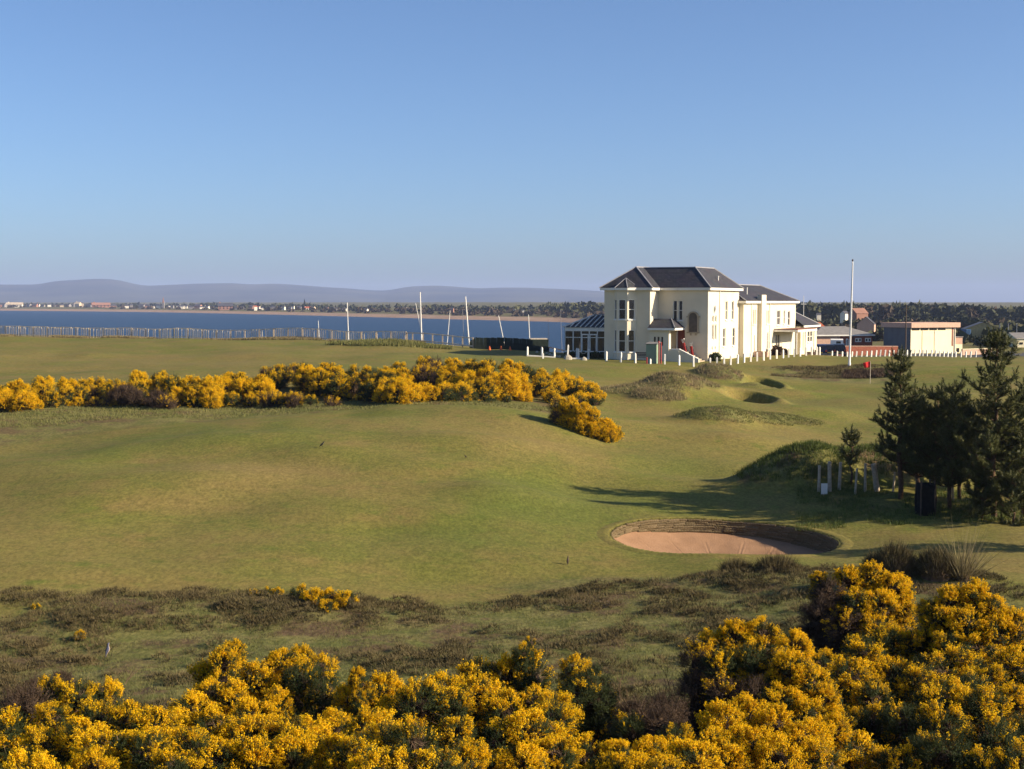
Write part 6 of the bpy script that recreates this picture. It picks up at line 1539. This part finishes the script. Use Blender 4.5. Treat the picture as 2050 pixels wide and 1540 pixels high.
gorse_bush(auto_lobes(1690, 1860, 1420, 1560, 20.0, 0.38, 'sgmgs', 9, 14, 1.6), 'very dark gorse with few flowers near the bottom right', NG)
gorse_bush([(1905, 1205, 25, 0.30, 'b'), (1950, 1200, 25, 0.34, 'b'), (1985, 1225, 24.8, 0.30, 'b'), (1880, 1245, 24.8, 0.30, 'b'), (1935, 1255, 24.5, 0.38, 'b'), (1990, 1275, 24.3, 0.36, 'b'), (1900, 1295, 24.2, 0.34, 'm'), (1955, 1310, 24, 0.36, 'b'), (2035, 1260, 24.4, 0.34, 'b'), (1860, 1225, 25, 0.22, 'm')], 'golden gorse bush rising at the right edge', NG)
gorse_bush(auto_lobes(1870, 2060, 1335, 1440, 22.0, 0.38, 'mmbs', 9, 16, 1.4), 'mottled gorse below the golden bush at the right edge', NG)
gorse_bush(auto_lobes(1860, 2070, 1460, 1570, 19.0, 0.38, 'sgsm', 9, 17, 1.4), 'dark gorse filling the bottom right corner', NG)
gorse_bush([(600, 1196, 41.5, 0.35, 's'), (630, 1203, 41, 0.40, 'b'), (665, 1203, 41, 0.42, 'b'), (695, 1207, 40.8, 0.36, 'b'), (655, 1220, 40.4, 0.36, 'm')], 'small round gorse bush alone among the heather', NG)
gorse_bush([(505, 1192, 42.2, 0.2, 'm'), (535, 1191, 42.2, 0.22, 's'), (555, 1190, 42.2, 0.2, 'm')], 'tiny gorse tufts on the heather crest left of the round bush', NG)
gorse_bush([(160, 1272, 37.5, 0.16, 'm'), (72, 1222, 40.2, 0.18, 's')], 'tiny yellow gorse seedlings in the grass at the left', NG)
gorse_bush(auto_lobes(2110, 2330, 1260, 1400, 23.5, 0.40, 'bbm', 10, 41, 1.4, dome), 'gorse bush just outside the right edge of the photograph', NG)
gorse_bush(auto_lobes(-260, -40, 1390, 1500, 21.5, 0.40, 'bmm', 9, 42, 1.4, dome), 'gorse bush just outside the left edge of the photograph', NG)
# the gorse ridge in the middle distance
MG = 'gorse along the middle ridge'
def ridge(spec, label):
    gorse_bush(spec, label, MG)
def band(pts, r_, kinds, seed, depth0, rows_=3):
    """lobes laid along a crest line (px, top, base), several rows deep"""
    q = random.Random(seed); out = []
    for (x, top, base) in pts:
        n_ = rows_; depth0 = hit(x, base - 2, 64, 100).y + 0.9
        for j in range(n_):
            f = (j + 0.25) / n_; rr = r_ * q.uniform(0.85, 1.2); Y = depth0 + 3.0 * (1 - f) - 1.0
            rpx = rr * FPX / Y; py = top + rpx * 0.9 + (base - top - rpx * 1.5) * f
            out.append((x + q.uniform(-10, 10), py, Y, rr, q.choice(kinds)))
    return out
ridge(band([(10, 765, 830), (50, 758, 828), (95, 754, 820), (135, 754, 815), (165, 762, 815)], 0.62, 'BBm', 1, 78), 'golden gorse at the left end of the middle ridge')
ridge(band([(40, 795, 832), (75, 800, 832)], 0.5, 'B', 2, 76, 1), 'small low gorse in front of the left end of the ridge')
ridge(band([(195, 757, 815), (235, 757, 818), (265, 762, 820)], 0.72, 'des', 3, 78), 'greyish brown leafless gorse right of the left golden clump')
ridge(band([(285, 742, 800), (320, 742, 805), (350, 750, 815), (390, 752, 820), (425, 750, 822)], 0.66, 'BBmB', 4, 78.5), 'golden gorse clump in the left half of the middle ridge')
ridge(band([(310, 785, 822), (330, 795, 825)], 0.62, 'de', 5, 77, 2), 'brown twiggy gorse low in front of the left golden clump')
ridge(band([(455, 744, 805), (490, 743, 808), (525, 748, 812)], 0.68, 'BBBm', 6, 79.5), 'golden gorse clump next right along the ridge')
ridge(band([(470, 785, 818), (505, 790, 818), (550, 785, 820), (590, 785, 820)], 0.6, 'mesm', 7, 78.3, 2), 'mixed brown and yellow gorse low before the ridge centre')
ridge(band([(545, 730, 770), (575, 728, 772), (560, 745, 785)], 0.7, 'es', 8, 82, 2), 'brown crest of gorse left of the ridge centre')
ridge(band([(610, 722, 790), (645, 722, 800), (680, 728, 805)], 0.72, 'mmBb', 9, 80.5), 'yellow-green gorse on the crest left of centre')
ridge(band([(715, 732, 800), (745, 733, 808), (770, 740, 810)], 0.72, 'smsm', 10, 80.5), 'dull brown-green gorse in the middle of the ridge')
ridge(band([(770, 768, 812), (800, 755, 812), (825, 775, 812)], 0.72, 'B', 11, 79.8, 3), 'brilliant golden gorse low in the middle of the ridge')
ridge(band([(795, 722, 775), (770, 735, 780), (815, 735, 790)], 0.62, 'Bm', 12, 82, 2), 'golden tuft on the crest in the middle of the ridge')
ridge(band([(845, 715, 770), (875, 713, 775), (860, 730, 790)], 0.72, 'des', 13, 83, 3), 'dark brown gorse on the highest part of the crest')
ridge(band([(905, 714, 795), (940, 714, 800), (975, 715, 805), (1010, 717, 805)], 0.74, 'BBmb', 14, 82), 'golden gorse along the highest part of the ridge')
ridge(band([(860, 768, 808), (890, 765, 808), (925, 765, 808)], 0.66, 'msB', 15, 80.5, 3), 'green-gold gorse below the dark brown crest')
ridge(band([(1045, 725, 800), (1080, 735, 800), (1010, 750, 805)], 0.74, 'Bsm', 16, 81), 'gorse with dark hollows towards the right of the ridge')
ridge(band([(1115, 742, 795), (1145, 754, 795), (1170, 765, 800)], 0.66, 'BBm', 17, 80.5), 'golden gorse near the right end of the ridge')
ridge(band([(1190, 778, 808), (1180, 785, 815)], 0.5, 'eb', 18, 80, 2), 'thin gorse at the very right end of the ridge')
def slope_bush():
    spec = []
    for (x, top, base, k) in ((1118, 802, 850, 'e'), (1140, 798, 858, 'B'), (1165, 808, 868, 'B'), (1188, 822, 876, 'b'), (1210, 838, 882, 'B'), (1230, 854, 887, 'm'), (1128, 830, 855, 'e'), (1150, 838, 862, 'b')):
        Y = hit(x, base, 58, 84).y + 0.4; rr = 0.5; rpx = rr * FPX / Y
        spec.append((x, top + rpx * 0.85, Y, rr, k))
        if base - top > rpx * 2.2: spec.append((x + 4, base - rpx * 0.8, Y - 0.3, rr, k))
    return spec
ridge(slope_bush(), 'separate gorse bush sloping down in front of the right end of the ridge')

ridge(band([(1115, 775, 815), (1155, 786, 818), (1190, 792, 818)], 0.55, 'bms', 31, 80, 2), 'olive and gold gorse joining the ridge to the separate sloping bush')
for i, (x0, lab) in enumerate(((10, 'low olive gorse fringe under the left end of the ridge'), (240, 'low olive gorse fringe under the second golden clump'), (470, 'low olive gorse fringe left of the ridge centre'), (690, 'low olive gorse fringe at the ridge centre'), (900, 'low olive gorse fringe under the highest part of the ridge'))):
    ridge(band([(x0 + k * 38, 786 + (8 if x0 < 300 else 0) + (k * 7) % 9, 824 if x0 < 600 else 812) for k in range(6)], 0.48, 'smsBe', 40 + i, 78, 1), lab)
# bare twiggy shrub
def bare_shrub(px, py, Y, h, seed, label):
    p = on(px, Y); r_ = random.Random(seed); mb = MB()
    def grow(b, d, l, rad, k):
        e = b + d * l; m_ = b.lerp(e, 0.5) + Vector((r_.uniform(-1, 1), r_.uniform(-1, 1), 0)) * l * 0.08
        mb.tube([b, m_, e], [rad, rad * 0.85, rad * 0.65], 5, False)
        if k > 0:
            for i in range(r_.randint(2, 3)):
                nd = (d + Vector((r_.uniform(-0.7, 0.7), r_.uniform(-0.7, 0.7), r_.uniform(-0.1, 0.5)))).normalized(); grow(m_.lerp(e, r_.uniform(0.2, 1)), nd, l * r_.uniform(0.5, 0.8), rad * 0.62, k - 1)
    for i in range(6): grow(Vector((r_.uniform(-0.2, 0.2), r_.uniform(-0.2, 0.2), -0.1)), Vector((r_.uniform(-0.6, 0.6), r_.uniform(-0.6, 0.6), 1)).normalized(), h * r_.uniform(0.4, 0.6), 0.016, 3)
    root = empty('bare_shrub', p); mb.build('twigs', M['twig'], root, True); mb2 = MB(); mb2.lathe([(0.06, -0.2), (0.05, 0.15), (0.03, 0.2)], 7); mb2.build('stem', M['twig'], root)
    tag(root, label, 'shrub')
bare_shrub(1345, 1400, 23.5, 1.7, 1, 'leafless twiggy shrub left of the large brown and gold gorse')
bare_shrub(1425, 1300, 22.9, 2.0, 2, 'dead twigs sticking up from the top of the large gorse')
bare_shrub(1480, 1400, 20.9, 1.5, 4, 'pale dead branches showing on the brown side of the large gorse')
bare_shrub(220, 1330, 24.0, 1.75, 3, 'thin twiggy shrub under the perched bird')

# ------------------------------------------------------------------ ground cover: heather, rough grass, straw
def tuft_mesh(name, P_, h, w, n_b, spread, m, label, seed, lean=0.35):
    """P_: (n,3) base points; n_b blades each"""
    r_ = np.random.default_rng(seed); n_ = len(P_)
    ang = r_.uniform(0, 2 * math.pi, (n_, n_b)); rad = spread * np.sqrt(r_.random((n_, n_b))); hh = (h if np.ndim(h) else np.full(n_, h))[:, None] * r_.uniform(0.55, 1.15, (n_, n_b))
    b = P_[:, None, :] + np.stack([np.cos(ang) * rad, np.sin(ang) * rad, np.full_like(rad, -0.02)], 2)
    ln = lean * r_.uniform(0.2, 1.3, (n_, n_b)); tip = b + np.stack([np.cos(ang) * ln * hh, np.sin(ang) * ln * hh, hh], 2)
    pa = r_.uniform(0, math.pi, (n_, n_b)); sd = np.stack([np.cos(pa), np.sin(pa), np.zeros_like(pa)], 2) * w / 2
    V = np.stack([b - sd, b + sd, tip], 2).reshape(-1, 3)
    return tag(link(name, np_mesh(name, V, np.arange(len(V)).reshape(-1, 3), m)), label, kind='stuff')
def pts_in(n_, px0, px1, d0, d1, keep, seed):
    r_ = np.random.default_rng(seed); px = r_.uniform(px0, px1, n_); d = np.exp(r_.uniform(math.log(d0), math.log(d1), n_)); x = (px - 1025) / FPX * d
    k = keep(px, d, x, r_); x, d = x[k], d[k]
    return np.column_stack([x, d, height(x, d)])
def k_heather(px, d, x, r_):
    nse = fbm(x / 1.9, d / 1.5, 61, 3) + 0.35 * np.exp(-((px - 450) / 300) ** 2) * (d > 38.5) + 0.30 * (px > 950) * (d > 41)
    return (d < heather_edge(px) - 0.1 + 0.3 * fbm(x / 0.7, d / 0.7, 41, 2)) & (nse + 0.22 * sstep(2.6, 0.6, heather_edge(px) - d) + 0.25 * r_.normal(size=len(px)) > 0.12)
hp_ = pts_in(25800, -350, 2450, 27, 46.5, k_heather, 1)
hedge_ = heather_edge(1025 + hp_[:, 0] / hp_[:, 1] * FPX) - hp_[:, 1]
tuft_mesh('heather', hp_, 0.05 + 0.05 * sstep(2.4, 0.5, hedge_) + 0.14 * np.clip(fbm(hp_[:, 0] / 0.45, hp_[:, 1] / 0.45, 62, 2) + 0.25, 0, 1), 0.018, 13, 0.12, M['heather'], 'brown heather patches between the gorse and the mown turf', 2, 1.0)
def heather_domes():
    c = pts_in(3400, -350, 2450, 29, 46, k_heather, 31); r_ = np.random.default_rng(32); c = c[r_.permutation(len(c))[:560]]
    out = []
    for (x, y, z) in c:
        rr = r_.uniform(0.22, 0.62); hh = r_.uniform(0.08, 0.26); n_ = int(70 * rr)
        a = r_.uniform(0, 6.283, n_); q = np.sqrt(r_.random(n_)); out.append(np.column_stack([x + np.cos(a) * q * rr, y + np.sin(a) * q * rr, hh * (1 - q ** 2) + 0 * q]))
    P_ = np.concatenate(out); P_[:, 2] += height(P_[:, 0], P_[:, 1])
    tuft_mesh('heather_clumps', P_, 0.11, 0.016, 11, 0.07, M['heather'], 'lumpy heather clumps along the edge of the mown turf', 33, 1.0)
heather_domes()
def k_rough(px, d, x, r_):
    return (d < heather_edge(px) - 0.1 + 0.4 * fbm(x / 0.9, d / 0.9, 41, 2)) & (fbm(x / 1.9, d / 1.5, 61, 3) < 0.40)
rp_ = pts_in(54000, -350, 2450, 24, 46.5, k_rough, 3)
tuft_mesh('rough_grass', rp_, 0.075 + 0.06 * np.clip(fbm(rp_[:, 0] / 0.6, rp_[:, 1] / 0.6, 63, 2), -0.5, 1), 0.012, 7, 0.11, M['rough'], 'rough tussocky grass between the gorse and the mown turf', 4, 0.7)
# marram and straw on the far mounds, fence foot, bank
def mound_pts(i, n_, seed, k=1.1):
    mpx, md, hw, hd, h, tn, ro = MOUNDS[i]; r_ = np.random.default_rng(seed); a = r_.uniform(0, 6.283, n_); q = np.sqrt(r_.random(n_)) * k
    dx, dy = np.cos(a) * q * hw, np.sin(a) * q * hd; c, s = math.cos(tn), math.sin(tn); x = PX(mpx, md) + dx * c - dy * s; y = md + dx * s + dy * c
    return np.column_stack([x, y, height(x, y)])
mp_ = np.vstack([mound_pts(i, 700, i) for i in (0, 1, 2)]); tuft_mesh('mound_grass', mp_, 0.22, 0.022, 8, 0.12, M['lush'], 'long grass on the mound behind the stakes', 5, 0.5)
mp_ = np.vstack([mound_pts(i, 420, i) for i in (3, 4, 5, 6, 7)]); tuft_mesh('marram_grass', mp_, 0.22, 0.03, 7, 0.15, M['straw'], 'pale marram grass on the hillocks before the clubhouse', 6, 0.6)
mp_ = np.vstack([mound_pts(i, 700, i, 1.2) for i in (9, 10, 11)]); tuft_mesh('bank_grass', mp_, 0.12, 0.03, 7, 0.15, M['rough'], 'rough grass on the long bank before the green', 7, 0.6)
def k_bank(px, d, x, r_): return (fbm(x / 2.0, d / 2.0, 83, 3) > -0.1 - 0.6 * sstep(1560, 1640, px)) & (d < 129.5 + fbm(x / 2, x * 0, 84, 2) * 2)
bk = pts_in(3600, 1545, 1790, 121.8, 130.5, k_bank, 8); tuft_mesh('bank_heather', bk, 0.10 + 0.22 * np.clip(fbm(bk[:, 0] / 1.2, bk[:, 1] / 1.2, 81, 2) + 0.4, 0, 1), 0.04, 6, 0.2, M['bank'], 'brown heather bank behind the putting green', 9, 0.5)
bk2 = pts_in(900, 1690, 1785, 122.0, 126.5, k_bank, 18); tuft_mesh('dark_bank_heather', bk2, 0.32, 0.05, 8, 0.2, M['gorsebrown'], 'darker heather at the right end of the bank', 19, 0.4)
def k_fence(px, d, x, r_):
    Yf = np.interp(px, [-70, 0, 500, 850], [179, 177, 171, 162]); return (np.abs(d - Yf + 1.2) < 1.6) & (fbm(x / 3, d * 0, 71, 2) > -0.15)
fk = pts_in(60000, -70, 850, 158, 180, k_fence, 10); tuft_mesh('fence_grass', fk, 0.35, 0.05, 5, 0.2, M['straw'], 'dry grass along the foot of the paling fence', 11, 0.4)
mp_ = mound_pts(next(i for i, m_ in enumerate(MOUNDS) if m_[0] == 780), 1200, 12, 1.1); tuft_mesh('dune_grass', mp_, 0.45, 0.06, 7, 0.2, M['rough'], 'dune grass on the hump before the rail fence', 12, 0.4)
def k_gr(px, d, x, r_):
    gl = np.interp(px, [-400, 0, 300, 600, 800, 1120], [75, 75, 77, 78, 79.8, 80]); return (d > gl - 0.5 + fbm(x / 2, d / 2, 14, 2)) & (d < 84)
gk = pts_in(6500, -60, 1110, 74, 84, k_gr, 13); tuft_mesh('ridge_grass', gk, 0.13, 0.03, 6, 0.2, M['rough'], 'longer green grass round the foot of the gorse ridge', 14, 0.6)
def k_tree(px, d, x, r_): return fbm(x / 1.5, d / 1.5, 19, 2) > -0.25
tk = pts_in(2600, 1600, 2110, 53.8, 61, k_tree, 15); tuft_mesh('pine_foot_grass', tk, 0.20, 0.016, 9, 0.12, M['lush'], 'lush long grass under the pines', 16, 0.5)
def k_fair(px, d, x, r_):
    q = np.hypot((x - BX) / (BAX + 0.5), (d - BY) / (BAY + 0.5)); return (d > heather_edge(px)) & (q > 1.0) & (fbm(x / 2.5, d / 2.5, 91, 3) + 0.3 * r_.normal(size=len(px)) > -0.05)
fw_ = pts_in(72000, -300, 2400, 43, 72, k_fair, 22); tuft_mesh('turf_tufts', fw_, 0.035, 0.022, 3, 0.05, M['lawn'], 'short uneven blades standing in the mown turf', 23, 1.2)
# fringe over the bunker wall
ang = np.random.default_rng(20).uniform(R(-25), R(205), 1500); bx_ = BX + BAX * 0.995 * np.cos(ang); by_ = BY + BAY * 0.995 * np.sin(ang)
tuft_mesh('bunker_fringe', np.column_stack([bx_, by_, height(bx_, by_)]), 0.075, 0.012, 6, 0.06, M['rough'], 'ragged grass fringe along the bunker lip', 21, 0.9)
# heather hummock and tussock right of the bunker
def hummock(px, Y, w, h, m, label, n_, seed, name='heather_hummock', bl=0.22, sp=0.05, wb=0.014):
    p = on(px, Y); r_ = np.random.default_rng(seed); root = empty(name, p)
    d = r_.normal(size=(n_, 3)); d[:, 2] = np.abs(d[:, 2]); d /= np.linalg.norm(d, axis=1, keepdims=True)
    c = d * np.array([w / 2, w / 2, h]) * r_.uniform(0.6, 0.95, (n_, 1)); t = d * 0.7 + np.array([0, 0, 0.6]) + r_.normal(size=(n_, 3)) * 0.25; tip = c + t * bl * r_.uniform(0.5, 1.2, (n_, 1)); sd = np.cross(t, r_.normal(size=(n_, 3))); sd = sd / np.linalg.norm(sd, axis=1, keepdims=True) * wb / 2
    V = np.stack([c - sd, c + sd, tip], 1).reshape(-1, 3); link('shoots', np_mesh('shoots', V, np.arange(len(V)).reshape(-1, 3), M[m]), root)
    mb = MB(); mb.lathe([(w * 0.36, -0.25), (w * 0.38, 0.05), (w * 0.30, h * 0.45), (w * 0.12, h * 0.66)], 9); mb.build('core', M['twig'], root)
    tag(root, label, 'heather' if m == 'heather' else 'grass')
hummock(1800, 41.2, 1.35, 0.85, 'heather', 'rounded brown heather hummock right of the bunker', 4200, 1)
hummock(1880, 40.8, 1.2, 0.75, 'heather', 'heather hummock beside the pale grass tussock', 3600, 2)
hummock(1760, 41.8, 0.8, 0.55, 'heather', 'small heather hummock left of the rounded one', 2000, 3)
hummock(1935, 40.6, 0.55, 0.35, 'straw', 'pale straw tussock with long seed stalks right of the heather', 420, 4, 'grass_tussock', 1.0, 0.1, 0.016)
hummock(1560, 45.0, 1.5, 0.42, 'heather', 'low heather hummock just below the bunker', 3000, 5); hummock(1480, 45.4, 1.2, 0.32, 'heather', 'flat heather hummock left of the low one below the bunker', 2200, 6)

# ------------------------------------------------------------------ birds
def bird(p, s, rz, up, back, belly, label):
    """one continuous body lofted from tail to beak"""
    root = empty('bird', p, rz); root.scale = (s, s, s)
    sec = [(-0.62, 0.02, 0.03, -0.05), (-0.45, 0.05, 0.04, 0.0), (-0.28, 0.10, 0.10, 0.06), (-0.05, 0.15, 0.17, 0.10), (0.15, 0.145, 0.17, 0.14), (0.28, 0.10, 0.12, 0.22), (0.36, 0.085, 0.095, 0.29), (0.45, 0.09, 0.09, 0.32), (0.53, 0.06, 0.06, 0.32), (0.57, 0.018, 0.018, 0.31), (0.66, 0.004, 0.004, 0.295)]
    n_ = 12; V = []; F = []; mi = []
    c_, s_ = math.cos(up), math.sin(up)
    for (x, ry, rz_, z) in sec:
        for k in range(n_):
            a = 2 * math.pi * k / n_; yy = ry * math.cos(a); zz = z + rz_ * math.sin(a); V.append((x * c_ - zz * s_, yy, x * s_ + zz * c_ + 0.42))
    for i in range(len(sec) - 1):
        for k in range(n_):
            F.append((i * n_ + k, (i + 1) * n_ + k, (i + 1) * n_ + (k + 1) % n_, i * n_ + (k + 1) % n_)); mi.append(1 if (n_ * 0.55 < k < n_ * 0.95) else 0)
    link('body', np_mesh('body', np.array(V), np.array(F), [M[back], M[belly]], True, np.array(mi)), root)
    for sy in (-1, 1):
        mb = MB(); mb.tube([(-0.02, 0.06 * sy, 0.38), (0.0, 0.07 * sy, 0.15), (0.0, 0.07 * sy, 0.0)], [0.022, 0.012, 0.012], 5); mb.bar((-0.03, 0.07 * sy, 0.008), (0.08, 0.07 * sy, 0.008), 0.02, 0.012); mb.build('leg', M['bird_dark'], root)
        mb = MB(); mb.add([(0.18 * c_ - 0.14 * s_, 0.150 * sy, 0.18 * s_ + 0.14 * c_ + 0.44), (-0.1 * c_ - 0.1 * s_, 0.165 * sy, -0.1 * s_ + 0.1 * c_ + 0.42), (-0.45 * c_ - 0.05 * s_, 0.075 * sy, -0.45 * s_ + 0.05 * c_ + 0.42), (-0.1 * c_ - 0.22 * s_, 0.125 * sy, -0.1 * s_ + 0.22 * c_ + 0.42)], [(0, 1, 2, 3)]); mb.build('wing', M[back], root)
    tag(root, label, 'bird', None)
bird(hit(1137, 1130, 40, 60), 0.26, R(75), R(45), 'bird_back', 'bird_belly', 'brown bird standing upright on the turf left of the bunker')
bird(hit(645, 896, 55, 80), 0.26, R(20), R(25), 'bird_dark', 'bird_dark', 'dark bird on the fairway below the gorse ridge')
bird(hit(932, 918, 55, 80), 0.17, R(160), R(25), 'bird_back', 'bird_back', 'tiny brown bird on the fairway right of the dark bird')
bird(at(218, 1312, 24.0), 0.20, R(30), R(58), 'bird_blue', 'bird_belly', 'grey-backed bird with a pale breast perched above the gorse')
